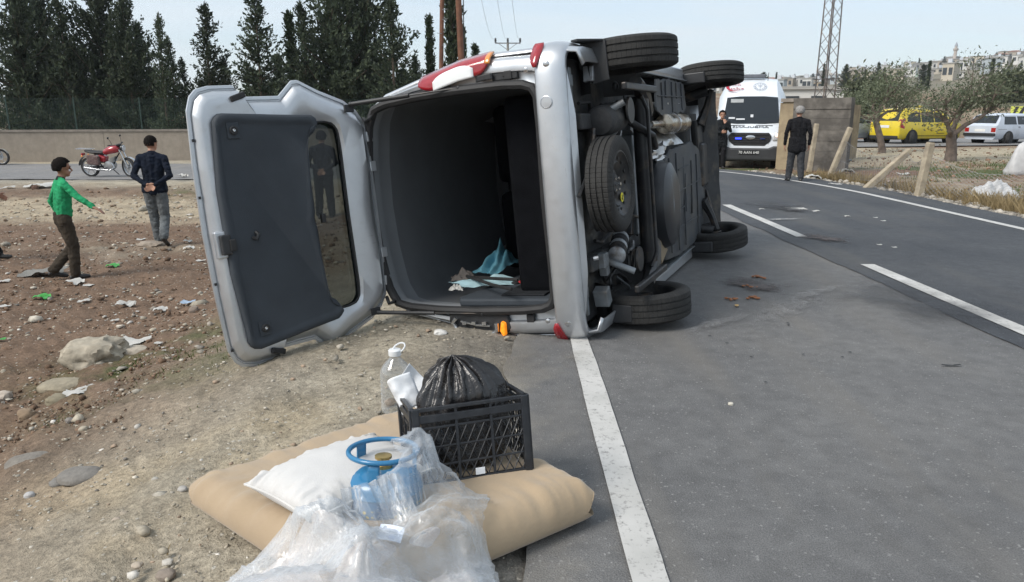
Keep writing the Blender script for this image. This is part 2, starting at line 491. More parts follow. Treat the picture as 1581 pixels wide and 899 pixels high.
# ---- asphalt: two lanes of different age, as sheets
def asphalt(name, base, light, patch=None, dusty=False):
    m, N, L, b = new_mat(name)
    geo = N.new('ShaderNodeNewGeometry')
    a1 = noise_node(N, L, .7, 6, .6, vec=geo.outputs['Position'])
    a2 = noise_node(N, L, 9, 6, .65, vec=geo.outputs['Position'])
    a3 = noise_node(N, L, 210, 2, .6, vec=geo.outputs['Position'])
    v = N.new('ShaderNodeTexVoronoi'); v.inputs['Scale'].default_value = 130; L.new(geo.outputs['Position'], v.inputs['Vector'])
    c = ramp(N, L, a1.outputs['Fac'], .32, base, .68, light).outputs['Color']
    c = mixc(N, L, 1.0, c, ramp(N, L, a2.outputs['Fac'], .3, (.82,) * 3, .7, (1.16,) * 3).outputs['Color'], 'MULTIPLY')
    c = mixc(N, L, 1.0, c, ramp(N, L, a3.outputs['Fac'], .3, (.6,) * 3, .7, (1.4,) * 3).outputs['Color'], 'MULTIPLY')
    c = mixc(N, L, ramp(N, L, v.outputs['Color'], .86, (0, 0, 0), .93, (.55,) * 3).outputs['Color'], c, tuple(q * 2.2 for q in light))
    if patch:
        wv = N.new('ShaderNodeTexNoise'); wv.inputs['Scale'].default_value = 1.3; wv.inputs['Detail'].default_value = 8
        mp = N.new('ShaderNodeMapping'); mp.inputs['Scale'].default_value = (1.6, .25, 1); L.new(geo.outputs['Position'], mp.inputs['Vector']); L.new(mp.outputs[0], wv.inputs['Vector'])
        c = mixc(N, L, ramp(N, L, wv.outputs['Fac'], .5, (0, 0, 0), .75, (.6,) * 3).outputs['Color'], c, patch)
    vc = N.new('ShaderNodeTexVoronoi'); vc.feature = 'DISTANCE_TO_EDGE'; vc.inputs['Scale'].default_value = .55        # hairline cracks
    wv2 = noise_node(N, L, 1.1, 6, .7, vec=geo.outputs['Position']); L.new(mixc(N, L, .35, geo.outputs['Position'], wv2.outputs['Color']), vc.inputs['Vector'])
    ck = mixc(N, L, 1.0, ramp(N, L, vc.outputs['Distance'], .002, (1, 1, 1), .006, (0, 0, 0)).outputs['Color'], ramp(N, L, a1.outputs['Fac'], .5, (0, 0, 0), .7, (.22,) * 3).outputs['Color'], 'MULTIPLY')
    c = mixc(N, L, ck, c, (.02, .02, .02))
    if dusty:                                   # windblown soil along the broken edge
        sx = N.new('ShaderNodeSeparateXYZ'); L.new(geo.outputs['Position'], sx.inputs[0])
        dn = noise_node(N, L, 2.2, 7, .65, vec=geo.outputs['Position'])
        ma = N.new('ShaderNodeMath'); ma.operation = 'MULTIPLY_ADD'; ma.inputs[1].default_value = 1.5; L.new(dn.outputs['Fac'], ma.inputs[0]); L.new(sx.outputs['X'], ma.inputs[2])
        c = mixc(N, L, ramp(N, L, ma.outputs[0], .42, (1, 1, 1), 1.0, (0, 0, 0)).outputs['Color'], c, mixc(N, L, 1.0, (.235, .215, .18), ramp(N, L, a3.outputs['Fac'], .3, (.55,) * 3, .7, (1.4,) * 3).outputs['Color'], 'MULTIPLY'))
    L.new(c, b.inputs['Base Color']); b.inputs['Roughness'].default_value = .82; b.inputs['Specular IOR Level'].default_value = .35
    h = bump(N, L, a3.outputs['Fac'], None, .5, .006)
    bump(N, L, v.outputs['Distance'], b, .35, .006, h)
    return m
m_old = asphalt('asphalt_old', (.110, .110, .111), (.150, .148, .145), (.175, .162, .142), True)
m_new = asphalt('asphalt_new', (.046, .050, .057), (.070, .074, .080), (.10, .097, .092))
m_side = asphalt('asphalt_side', (.17, .168, .168), (.22, .214, .21), (.24, .22, .19))
def ribbon(name, s0, s1, t0, t1, dz, m, dt=.25, ns=6, edge0=0., edge1=0., seed=0, kind='structure', zf=None, label=None, cat=None):
    ts = np.arange(t0, t1 + dt * .5, dt); V = []; 
    for k, t in enumerate(ts):
        e0 = edge0 * float(fbm(t * .7 + seed, seed * 3.3, 0, 5, .65)); e1 = edge1 * float(fbm(t * .9 + seed, seed * 7.7 + 4, 0, 5, .65))
        for j in range(ns + 1):
            s = (s0 + e0) + (s1 + e1 - s0 - e0) * j / ns
            x, y = road_pt(s, t)
            V.append((x, y, float(zroad(t)) + dz))
    n = ns + 1
    F = [(k * n + j, k * n + j + 1, (k + 1) * n + j + 1, (k + 1) * n + j) for k in range(len(ts) - 1) for j in range(ns)]
    me = np_mesh(name, V, F, m)
    return tag(link(name, me), label, cat, kind=kind)
ribbon('road_lane_old', -.42, 2.95, -6, 25, 0.0, m_old, .12, 10, .26, .0, 1, label='worn grey asphalt lane under the overturned van', cat='road')
ribbon('road_lane_new', 2.72, 6.75, -6, 25, .006, m_new, .12, 8, .10, .10, 2, label='darker newer asphalt lane on the far side of the road', cat='road')
ribbon('road_far', -.42, 6.75, 25, 80, .003, m_side, .3, 8, .25, .15, 3, label='pale grey road curving left in front of the long wall', cat='road')
# paint
m_paint, N, L, b = new_mat('road_paint')
geo = N.new('ShaderNodeNewGeometry')
pn = noise_node(N, L, 42, 6, .7, vec=geo.outputs['Position']); pn2 = noise_node(N, L, 3, 4, .6, vec=geo.outputs['Position'])
pc = ramp(N, L, pn2.outputs['Fac'], .3, (.40, .395, .375), .7, (.54, .53, .51)).outputs['Color']
pc = mixc(N, L, ramp(N, L, pn.outputs['Fac'], .54, (0, 0, 0), .68, (.85,) * 3).outputs['Color'], pc, (.16, .155, .15))
L.new(pc, b.inputs['Base Color']); b.inputs['Roughness'].default_value = .8
bump(N, L, pn.outputs['Fac'], b, .3, .004)
def paint_line(s, w, t0, t1, dz, label, dt=.06):
    o = ribbon('road_marking', s - w / 2, s + w / 2, t0, t1, dz, m_paint, dt, 2, .012, .012, int(t0 * 7 + s * 13) % 50)
    return tag(o, label, 'road marking')
paint_line(.012, .118, -3, 24.5, .010, 'solid white line running under the van along the near edge of the road')
paint_line(6.02, .125, -3, 24.5, .012, 'solid white line along the far right edge of the dark asphalt')
for t0, t1, lab in ((4.1, 7.05, 'white centre dash nearest the right edge of the picture'), (8.7, 11.9, 'white centre dash beside the front wheels of the van'), (13.4, 16.6, 'white centre dash hidden behind the van'), (-.3, 2.6, 'white centre dash out to the right of the camera')):
    if 'hidden' in lab or 'out to' in lab:
        continue
    paint_line(3.0, .135, t0, t1, .012, lab)

# ---- far street on the right, with its kerbless asphalt
def strip(name, pts, width, dz, m, label, n=40):
    P = [Vector(p) for p in pts]; V = []; F = []
    L_ = []
    for i in range(len(P) - 1):
        for k in range(n): L_.append(P[i].lerp(P[i + 1], k / n))
    L_.append(P[-1])
    for i, p in enumerate(L_):
        d = (L_[min(i + 1, len(L_) - 1)] - L_[max(i - 1, 0)]); d.z = 0; d.normalize(); q = Vector((-d.y, d.x, 0))
        for j in range(7):
            v = p + q * width * (j / 6 - .5); V.append((v.x, v.y, gz(v.x, v.y) + dz))
    F = [(k * 7 + j, k * 7 + j + 1, (k + 1) * 7 + j + 1, (k + 1) * 7 + j) for k in range(len(L_) - 1) for j in range(6)]
    return tag(link(name, np_mesh(name, V, F, m)), label, 'road', kind='structure')
strip('street', [(9.5, 35.5, 0), (20, 38.0, 0), (32, 41.5, 0), (70, 52, 0)], 8.5, .05, m_side, 'pale grey street where the cars pass on the right')
# ================================================================== WALLS, POLES, PYLON
m_wall, N, L, b = new_mat('rendered_wall')
geo = N.new('ShaderNodeNewGeometry')
wa = noise_node(N, L, .5, 6, .6, vec=geo.outputs['Position']); wb = noise_node(N, L, 5, 6, .65, vec=geo.outputs['Position'])
mp = N.new('ShaderNodeMapping'); mp.inputs['Scale'].default_value = (3, 3, .35); L.new(geo.outputs['Position'], mp.inputs['Vector'])
wc = noise_node(N, L, 1.4, 6, .7, vec=mp.outputs[0])
cw = ramp(N, L, wa.outputs['Fac'], .3, (.25, .212, .172), .7, (.33, .285, .232)).outputs['Color']
cw = mixc(N, L, 1.0, cw, ramp(N, L, wb.outputs['Fac'], .3, (.86,) * 3, .7, (1.1,) * 3).outputs['Color'], 'MULTIPLY')
cw = mixc(N, L, ramp(N, L, wc.outputs['Fac'], .55, (0, 0, 0), .8, (.6,) * 3).outputs['Color'], cw, (.19, .155, .125))
L.new(cw, b.inputs['Base Color']); b.inputs['Roughness'].default_value = .92; bump(N, L, wb.outputs['Fac'], b, .3, .02)
m_coping = mat('coping_concrete', (.23, .20, .17), .9, var=.3, scale=3, bs=.3, bscale=20)
m_dark_metal = mat('dark_metal', (.045, .047, .05), .5, .6, var=.2)
m_green_wire = mat('green_wire', (.03, .055, .045), .6, .3)
w0, w1 = G(0, 251), G(282, 248)
wd = (w1 - w0).normalized(); wd.z = 0; wd.normalize(); wnrm = Vector((-wd.y, wd.x, 0))
A0 = w0 - wd * 12; LEN = 36.0
wall = empty('boundary_wall', (A0.x, A0.y, -.62), math.atan2(wd.y, wd.x), 'long low beige rendered wall along the far side of the left road', 'wall')
seg = 4.0; nseg = int(LEN / seg)
sm = MB().bb(0.006, seg - .006, 0, .22, 0, 1.32).mesh('wall_bay', m_wall)
cm = MB().bb(0.003, seg - .003, -.035, .255, 1.323, 1.41).mesh('coping', m_coping)
for i in range(nseg):
    a = link('wall_bay', sm, wall); a.location = (i * seg, 0, 0)
    q = link('coping', cm, a); q.location = (0, 0, random.uniform(0, .006))
# mesh fence standing on the wall: posts and wire bays
fence = empty('mesh_fence', (A0.x, A0.y, .80), math.atan2(wd.y, wd.x), 'green wire mesh fence standing on top of the long beige wall', 'fence')
pm = MB().box((0, .11, .62), (.05, .05, 1.3)).mesh('post', m_green_wire)
fw = MB()
for k in range(26): fw.bb(0, 2.5, .108, .112, .02 + k * .048, .026 + k * .048)
for k in range(25): fw.bb(k * .1, k * .1 + .005, .113, .117, .0, 1.24)
fwm = fw.mesh('wire_panel', m_green_wire, fixn=False)
for i in range(int(LEN / 2.5)):
    o = link('post', pm, fence); o.location.x = i * 2.5
    o = link('wire_panel', fwm, fence); o.location.x = i * 2.5 + .02; tag(o, kind='stuff')

# wooden double pole behind the van, with its cypress between the legs (the tree is built below)
m_pole = mat('pole_wood', (.14, .062, .036), .85, var=.35, scale=3, bs=.4, bscale=25)
m_conc = mat('grey_concrete', (.24, .23, .21), .9, var=.2, scale=2, bs=.4, bscale=18, col2=(.15, .14, .125), dscale=1.3)
m_galv = mat('galvanised', (.22, .225, .235), .55, .5, var=.25, scale=3)
m_ins = mat('insulator', (.06, .065, .07), .3)
m_cable = mat('cable', (.02, .02, .022), .6)
PD = 34.0
pa0, pa1 = AT(679, 240, PD), AT(684, -120, PD); pb0, pb1 = AT(719, 240, PD), AT(701, -150, PD)
dp = empty('wooden_pole', (pa0.x, pa0.y, -.6), 0, 'tall brown wooden double pole rising behind the van roof', 'pole')
def loc(p, o): return Vector(p) - o.location
t_ = pa1 - pa0
MB().cyl(loc((pa0.x, pa0.y, -.8), dp), loc(pa1, dp), .105, .085, 12).build('pole_leg', m_pole, dp, True)
MB().cyl(loc((pb0.x, pb0.y, -.8), dp), loc(pb1, dp), .15, .115, 12).build('pole_leg', m_pole, dp, True)
for py in (30, 52, 70, 15):
    q = AT(683, py, PD - .1); MB().cyl(loc(q, dp) + Vector((-.02, 0, 0)), loc(q, dp) + Vector((.22 if py != 52 else -.24, 0, .02)), .012, n=6).build('step_bolt', m_galv, dp)
c0, c1 = AT(713, -60, PD + 1), AT(716, 46, PD + 1)
MB().tube([loc(c0, dp), loc((c0 + c1) / 2, dp) + Vector((.02, 0, 0)), loc(c1, dp), loc(c1, dp) + Vector((0, 0, -4))], .022, 6).build('down_cable', m_cable, dp)
# cross-arm pole farther off
q = AT(784, 66, 75.0)
tp = empty('crossarm_pole', (q.x, q.y, -.5), 0, 'distant utility pole with cross arm and three insulators above the van', 'pole')
zt = q.z + .5
MB().cyl((0, 0, -.3), (0, 0, zt), .16, .11, 10).build('post', m_conc, tp, True)
MB().box((0, 0, zt - .05), (2.45, .1, .1)).build('crossarm', m_galv, tp)
for s in (-1, 1): MB().cyl((s * .85, 0, zt - .1), (s * .1, 0, zt - .62), .03, n=6).build('brace', m_galv, tp)
for x in (-1.18, 0, 1.18): MB().lathe([(.05, 0), (.13, .05), (.07, .12), (.13, .2), (.07, .26), (.12, .34), (.05, .42)], (x, 0, zt), n=8).build('insulator', m_ins, tp, True)
for i, (x, px) in enumerate(((-1.18, 735), (0, 762), (1.18, 786))):
    a = Vector((q.x + x, q.y, q.z + .4)); b_ = AT(px, -40, 30.0)
    o = MB().tube([a.lerp(b_, k / 14) - Vector((0, 0, .9 * math.sin(math.pi * k / 14))) - a for k in range(15)], .0075, 4).build('power_line', mat('wire_grey', (.3, .31, .32), .6), None)
    o.location = a; tag(o, ['thin power line left of the other two wires', 'thin power line, the middle wire of the three', 'thin power line right of the other two wires'][i] + ' over the van', 'power line', 'power lines over the van')

# lattice pylon
pyb, pyt = AT(1273, 150, 62.0), AT(1284, -60, 62.0)
gz0 = gz(pyb.x, pyb.y)
py = empty('lattice_pylon', (pyb.x, pyb.y, gz0), R(18), 'grey steel lattice pylon rising behind the concrete block wall', 'pylon')
m_pyl = mat('pylon_steel', (.095, .093, .095), .6, .4, var=.25, scale=.8, col2=(.15, .11, .085), dscale=.8)
HP = pyt.z - gz0; WB, WT = 1.12, .82
HP2 = HP * 1.15
def wat(z): return WB + (WT - WB) * min(z / HP, 1.1)
legs = []
for sx, sy in ((-1, -1), (1, -1), (1, 1), (-1, 1)):
    m_ = MB()
    m_.cyl((sx * wat(0) / 2, sy * wat(0) / 2, -.3), (sx * wat(HP2) / 2, sy * wat(HP2) / 2, HP2), .07, .06, 4)
    m_.build('leg', m_pyl, py)
nb = 15
zs = [HP2 * (1 - (1 - k / nb) ** 1.12) for k in range(nb + 1)]
fc = ((-1, -1, 1, -1), (1, -1, 1, 1), (1, 1, -1, 1), (-1, 1, -1, -1))
for (x0, y0, x1, y1) in fc:
    for k in range(nb):
        a, b_ = zs[k], zs[k + 1]; wa_, wb_ = wat(a) / 2, wat(b_) / 2
        if k % 2: A_, B_ = (x0 * wa_, y0 * wa_, a), (x1 * wb_, y1 * wb_, b_)
        else: A_, B_ = (x1 * wa_, y1 * wa_, a), (x0 * wb_, y0 * wb_, b_)
        MB().cyl(A_, B_, .028, n=4).build('brace', m_pyl, py)
zc = 3.55
MB().box((0, -.5, zc), (1.75, .06, .06)).build('crossbar', m_pyl, py)
MB().box((0, .5, zc), (1.75, .06, .06)).build('crossbar', m_pyl, py)

# concrete block wall behind the old man, tan return on its left
b0, b1 = G(1200, 262), G(1304, 266)
cw_ = empty('block_wall', (b0.x, b0.y, gz(b0.x, b0.y)), math.atan2(b1.y - b0.y, b1.x - b0.x), 'rough grey concrete wall with a tan rendered end beside the ambulance', 'wall')
WL = (b1 - b0).length; top = AT(1250, 152, b0.y).z - b0.z
m_tan = mat('tan_render', (.33, .265, .17), .92, var=.2, scale=2.5, bs=.3, bscale=15, col2=(.22, .17, .11), dscale=2)
m_blk = mat('rough_concrete', (.155, .142, .125), .95, var=.4, scale=3.2, bs=1.0, bscale=9, col2=(.085, .077, .068), dscale=2.1, amt=.46)
f0 = .17 * WL
nh_ = 7
hs_ = [0] + sorted(top * (k + random.uniform(-.08, .08)) / nh_ for k in range(1, nh_)) + [top]
for r_ in range(nh_):          # shutter-board lifts of the poured wall
    y = random.uniform(-.012, .012)
    MB().bb(f0, WL, y, .28, hs_[r_] + .001, hs_[r_ + 1] - .001).build('concrete_lift', m_blk, cw_, bevel=.006)
MB().bb(f0 + .02, WL - .02, .03, .27, .0, top - .02).build('mortar_core', m_conc, cw_)
MB().bb(0, f0 - .004, .02, .26, 0, top - .1).build('rendered_end', m_tan, cw_)
MB().bb(-.04, f0, -.03, .3, top - .1, top - .005).build('cap', m_coping, cw_)
MB().bb(-.08, -.01, .05, 7.0, 0, top - .12).build('return_wall', m_tan, cw_)
# fence posts at the right roadside: bottom pixel, top pixel, thickness
m_post = mat('concrete_post', (.37, .315, .23), .9, var=.22, scale=5, bs=.4, bscale=30, col2=(.24, .2, .15), dscale=4)
posts = [((1249, 266), (1261, 191), .13, 'upright pale concrete post just right of the man in the dark suit'),
         ((1279, 278), (1313, 197), .13, 'pale concrete post leaning right, third from the ambulance'),
         ((1338, 291), (1405, 232), .13, 'pale concrete post tilted far over towards the yellow taxi'),
         ((1418, 304), (1437, 220), .14, 'pale concrete post leaning slightly, rightmost of the roadside posts'),
         ((1213, 250), (1218, 162), .13, 'tall pale concrete post against the block wall beside the ambulance')]
PB = []
for (bp, tp_, th, lab) in posts:
    p0 = G(*bp); p1 = AT(*tp_, p0.y)
    PB.append((p0, p1))
    d = (p1 - p0); ln = d.length; q_ = d.to_track_quat('Z', 'Y')
    m_ = MB(); h = th / 2
    rings = []
    for z, k in ((-.12, 1.0), (ln * .5, .97), (ln - .03, .92), (ln, .78)):
        rings.append([Vector((x * h * k, y * h * k * .9, z)) for x, y in ((-1, -.75), (-.75, -1), (.75, -1), (1, -.75), (1, .75), (.75, 1), (-.75, 1), (-1, .75))])
    m_.rings(rings)
    o = m_.build('fence_post', m_post); o.location = p0; o.rotation_mode = 'QUATERNION'; o.rotation_quaternion = q_
    tag(o, lab, 'fence post', 'leaning fence posts at the right roadside')
# sagging wire mesh between posts
def wire_net(p0, p1, q0, q1, name, lab, sag=.25):
    m_ = MB(); W_, H_ = (q0 - p0).length, 1.0
    org = p0.copy()
    def pt(u, v): 
        a = p0.lerp(q0, u) ; b_ = p1.lerp(q1, u); r = a.lerp(b_, v); r.z -= sag * math.sin(math.pi * u) * v; r.z += .03; return r - org
    n = max(6, int(W_ / .09))
    for i in range(-10, n):
        for sgn in (1, -1):
            pts = []
            for k in range(9):
                v = k / 8; u = (i + (v * 10 if sgn > 0 else (1 - v) * 10)) / n
                if 0 <= u <= 1: pts.append(pt(u, v))
            if len(pts) > 1: m_.tube(pts, .0016, 3, False)
    for v in (.02, .5, .97): m_.tube([pt(u / 10, v) for u in range(11)], .0022, 3, False)
    o = m_.build(name, m_galv, fixn=False); o.location = org
    return tag(o, lab, 'wire mesh', 'sagging wire mesh between the leaning posts')
o = wire_net(PB[1][0], PB[1][0].lerp(PB[1][1], .75), PB[2][0] + Vector((.3, 0, .1)), PB[2][0].lerp(PB[2][1], .9), 'wire_mesh', 'sagging wire mesh between the two posts nearest the old man', .2)
o = wire_net(PB[2][0], PB[2][0].lerp(PB[2][1], .95), PB[3][0], PB[3][0].lerp(PB[3][1], .8), 'wire_mesh', 'sagging wire mesh between the fallen post and the rightmost post', .2)
e0 = G(1640, 330); e1 = e0 + Vector((0, 0, .9))
o = wire_net(PB[3][0], PB[3][0].lerp(PB[3][1], .8), e0, e1, 'wire_mesh', 'sagging wire mesh running right from the rightmost post', .35)

# ================================================================== TREES
m_bark = mat('bark', (.10, .075, .055), .95, var=.35, scale=5, bs=.6, bscale=22)
m_bark_o = mat('olive_bark', (.15, .118, .098), .95, var=.4, scale=6, bs=.8, bscale=16)
def leaf_mat(name, c0, c1, tr=.25):
    m, N, L, b = new_mat(name)
    geo = N.new('ShaderNodeNewGeometry'); oi = N.new('ShaderNodeObjectInfo')
    n = noise_node(N, L, 1.1, 4, .6)
    wn_ = N.new('ShaderNodeTexWhiteNoise'); wn_.noise_dimensions = '1D'; L.new(geo.outputs['Random Per Island'], wn_.inputs['W'])
    ad = N.new('ShaderNodeMath'); ad.operation = 'MULTIPLY_ADD'; ad.inputs[1].default_value = .6; L.new(wn_.outputs['Value'], ad.inputs[0]); 
    sc = N.new('ShaderNodeMath'); sc.operation = 'MULTIPLY'; sc.inputs[1].default_value = .5; L.new(n.outputs['Fac'], sc.inputs[0]); L.new(sc.outputs[0], ad.inputs[2])
    c = ramp(N, L, ad.outputs[0], .2, c0, .85, c1).outputs['Color']
    hv = N.new('ShaderNodeHueSaturation'); L.new(c, hv.inputs['Color'])
    vr = N.new('ShaderNodeMapRange'); vr.inputs['To Min'].default_value = .75; vr.inputs['To Max'].default_value = 1.3; L.new(oi.outputs['Random'], vr.inputs['Value']); L.new(vr.outputs[0], hv.inputs['Value'])
    L.new(hv.outputs[0], b.inputs['Base Color']); b.inputs['Roughness'].default_value = .7; b.inputs['Specular IOR Level'].default_value = .25
    t = N.new('ShaderNodeBsdfTranslucent'); L.new(hv.outputs[0], t.inputs['Color'])
    mx = N.new('ShaderNodeMixShader'); mx.inputs[0].default_value = tr
    out = next(q for q in N if q.type == 'OUTPUT_MATERIAL')
    L.new(b.outputs[0], mx.inputs[1]); L.new(t.outputs[0], mx.inputs[2]); L.new(mx.outputs[0], out.inputs['Surface'])
    return m
m_conifer = leaf_mat('conifer_needles', (.022, .034, .022), (.062, .078, .044), .15)
m_cypress = leaf_mat('cypress_needles', (.020, .034, .018), (.058, .074, .036), .12)
m_olive = leaf_mat('olive_leaves', (.07, .088, .05), (.185, .208, .135), .28)
m_bush = leaf_mat('bush_leaves', (.05, .065, .035), (.12, .13, .075), .2)

def cards(P, Dr, ln, wd, rs):
    """leaf-sized quads (pointed) at P along directions Dr"""
    n = len(P)
    Dr = Dr / np.maximum(np.linalg.norm(Dr, axis=1, keepdims=True), 1e-6)
    rnd = rs.normal(size=(n, 3)); sd = np.cross(Dr, rnd); sd /= np.maximum(np.linalg.norm(sd, axis=1, keepdims=True), 1e-6)
    ln = ln[:, None]; wd = wd[:, None]
    a = P - sd * wd * .25; b_ = P + Dr * ln * .45 - sd * wd * .5; c_ = P + Dr * ln; d_ = P + Dr * ln * .5 + sd * wd * .5
    V = np.stack([a, b_, c_, d_], 1).reshape(-1, 3); F = np.arange(4 * n).reshape(n, 4)
    return V, F
def conifer_mesh(seed, H=9.0, Rm=1.9, slim=False, dens=1.0, openness=.0):
    rs = np.random.RandomState(seed)
    Ps, Ds, Ls, Ws = [], [], [], []
    nb = int((150 if not slim else 170) * dens)
    trunk = MB()
    lean = rs.normal(size=2) * .12
    def axis(h): return np.array([lean[0] * (h / H) ** 2 * H * .12, lean[1] * (h / H) ** 2 * H * .12, h])
    limbs = []
    for i in range(nb):
        hh = (i + rs.rand()) / nb; hh = hh ** .85
        h = H * (.03 + .95 * hh)
        if slim: L_ = Rm * (.35 + .65 * (1 - hh) ** .55) * rs.uniform(.7, 1.1); el = rs.uniform(.9, 1.25)
        else: L_ = Rm * ((1 - hh) ** .9 * .93 + .05) * rs.uniform(.4, 1.2) + .10; el = rs.uniform(.05, .62) + hh * .3
        if not slim and rs.rand() < .14: L_ *= 1.35
        az = rs.rand() * 2 * math.pi
        base = axis(h); dr = np.array([math.cos(az) * math.cos(el), math.sin(az) * math.cos(el), math.sin(el)])
        m = max(3, int(L_ / .17))
        if L_ > .5 * Rm: limbs.append((base, dr, L_))
        for k in range(m):
            f = (k + .6) / m
            if f < openness: continue
            p = base + dr * L_ * f + np.array([0, 0, (-.16 * f + .34 * f * f) * L_ * (0 if slim else 1)])
            for q in range(6):
                d = dr * .8 + rs.normal(size=3) * .55 + np.array([0, 0, .30])
                Ps.append(p + rs.normal(size=3) * .07 * (1 + .6 * (1 - f))); Ds.append(d); Ls.append(rs.uniform(.18, .40) * (1.05 - .35 * f)); Ws.append(rs.uniform(.07, .15))
    # leader tuft
    for k in range(60):
        h = H * (.93 + .08 * rs.rand()); Ps.append(axis(h) + rs.normal(size=3) * .05); Ds.append(np.array([0, 0, 1]) + rs.normal(size=3) * .35); Ls.append(rs.uniform(.18, .35)); Ws.append(.08)
    V, F = cards(np.array(Ps), np.array(Ds), np.array(Ls), np.array(Ws), rs)
    crown = np_mesh('crown', V, F, m_cypress if slim else m_conifer)
    tk = MB(); tk.tube([Vector(axis(h)) for h in np.linspace(-.3, H * .97, 9)], [.16 * (1 - .92 * k / 8) * H / 9 for k in range(9)], 7)
    for (b_, d, l) in limbs[::2]: tk.tube([Vector(b_), Vector(b_ + d * l * .5) - Vector((0, 0, .05 * l)), Vector(b_ + d * l * .9)], [.035, .022, .008], 4, False)
    return crown, tk.mesh('trunk', m_bark, True, fixn=False)
PROT = [conifer_mesh(21, 9, 3.3, dens=1.35), conifer_mesh(22, 9, 2.5, dens=.9, openness=.12), conifer_mesh(23, 9, 3.7, dens=1.5), conifer_mesh(24, 9, 1.9, dens=.85), conifer_mesh(25, 9, .95, True, 1.2), conifer_mesh(26, 9, .7, True, .9)]
def conifer(px, ytop, D, k, wscale, lab, base_y=None):
    p = AT(px, ytop, D); zb = gz(p.x, p.y)
    Ht = p.z - zb; s = Ht / 9.0
    t = empty('cypress_tree' if k >= 4 else 'conifer_tree', (p.x, p.y, zb), random.uniform(0, 6.28), lab, 'tree', 'conifers behind the beige wall')
    t.scale = (s * wscale, s * wscale, s)
    link('crown', PROT[k][0], t); link('trunk', PROT[k][1], t)
    return t
for a in ((14, -58, 38, 0, .95, 'dark conifer at the far left edge of the picture, cut by the frame top'),
          (52, -25, 40, 2, .75, 'dark conifer just right of the leftmost one behind the parked scooter'),
          (88, 2, 38, 1, .95, 'pointed dark conifer above the head of the boy in green'),
          (138, -62, 39, 2, .82, 'broad dark conifer above the red motorcycle, tallest of the left group'),
          (186, -8, 38, 0, .8, 'full dark conifer standing right of the broad one above the motorcycle'),
          (212, 38, 40, 3, 1.0, 'shorter ragged conifer left of the thin grey tree'),
          (241, 26, 36, 3, .72, 'thin greyish conifer with sparse top above the man in navy'),
          (262, 60, 37, 3, .95, 'short pointed conifer just right of the thin greyish one'),
          (283, 92, 41, 3, .9, 'small dark conifer in the gap left of the tailgate'),
          (312, 10, 38, 1, .95, 'solitary pointed conifer above the left end of the tailgate'),
          (345, 95, 42, 0, .8, 'low dark conifer between the two pointed ones above the tailgate'),
          (392, -12, 37, 1, 1.02, 'tall airy conifer above the middle of the tailgate'),
          (427, 85, 42, 2, .7, 'low dense conifer behind the airy tall one'),
          (447, 22, 38, 4, 1.0, 'slim dark cypress left of the tallest conifers'),
          (467, 8, 37, 3, .8, 'narrow conifer pressed against the tall pair above the tailgate hinge'),
          (505, -90, 38, 2, .82, 'very tall full conifer above the tailgate window'),
          (548, -110, 39, 0, .92, 'very tall dark conifer above the van roof edge, right of the pair'),
          (604, 2, 35, 1, 1.0, 'ragged conifer with drooping limbs left of the wooden pole'),
          (577, 70, 42, 2, .8, 'low dark conifer filling the gap under the tall pair'),
          (664, 28, 40, 4, .80, 'slim pointed cypress left of the wooden double pole'),
          (694, -140, 36, 4, .86, 'tall cypress growing between the legs of the wooden double pole'),
          (716, 38, 38, 5, 1.0, 'thin cypress just right of the wooden double pole'),
          (640, 88, 44, 2, .7, 'low conifer below the slim cypress'),
          (735, 70, 44, 5, 1.2, 'small dark cypress tip showing over the van flank'),
          (30, 80, 44, 2, 1.1, 'low dark conifer behind the leftmost group'),
          (110, 70, 45, 2, 1.2, 'low dark conifer closing the gap behind the boy'),
          (170, 75, 45, 0, 1.25, 'low dark conifer closing the gap behind the motorcycle'),
          (232, 105, 45, 2, 1.2, 'low dark conifer behind the thin greyish one'),
          (320, 112, 46, 2, 1.3, 'low dark conifer behind the solitary pointed one'),
          (400, 110, 46, 0, 1.4, 'low dark conifer behind the airy tall one'),
          (475, 95, 46, 2, 1.3, 'low dark conifer behind the narrow one'),
          (545, 90, 46, 0, 1.3, 'low dark conifer behind the very tall pair'),
          (620, 110, 47, 2, 1.2, 'low dark conifer behind the ragged one')):
    conifer(*a)

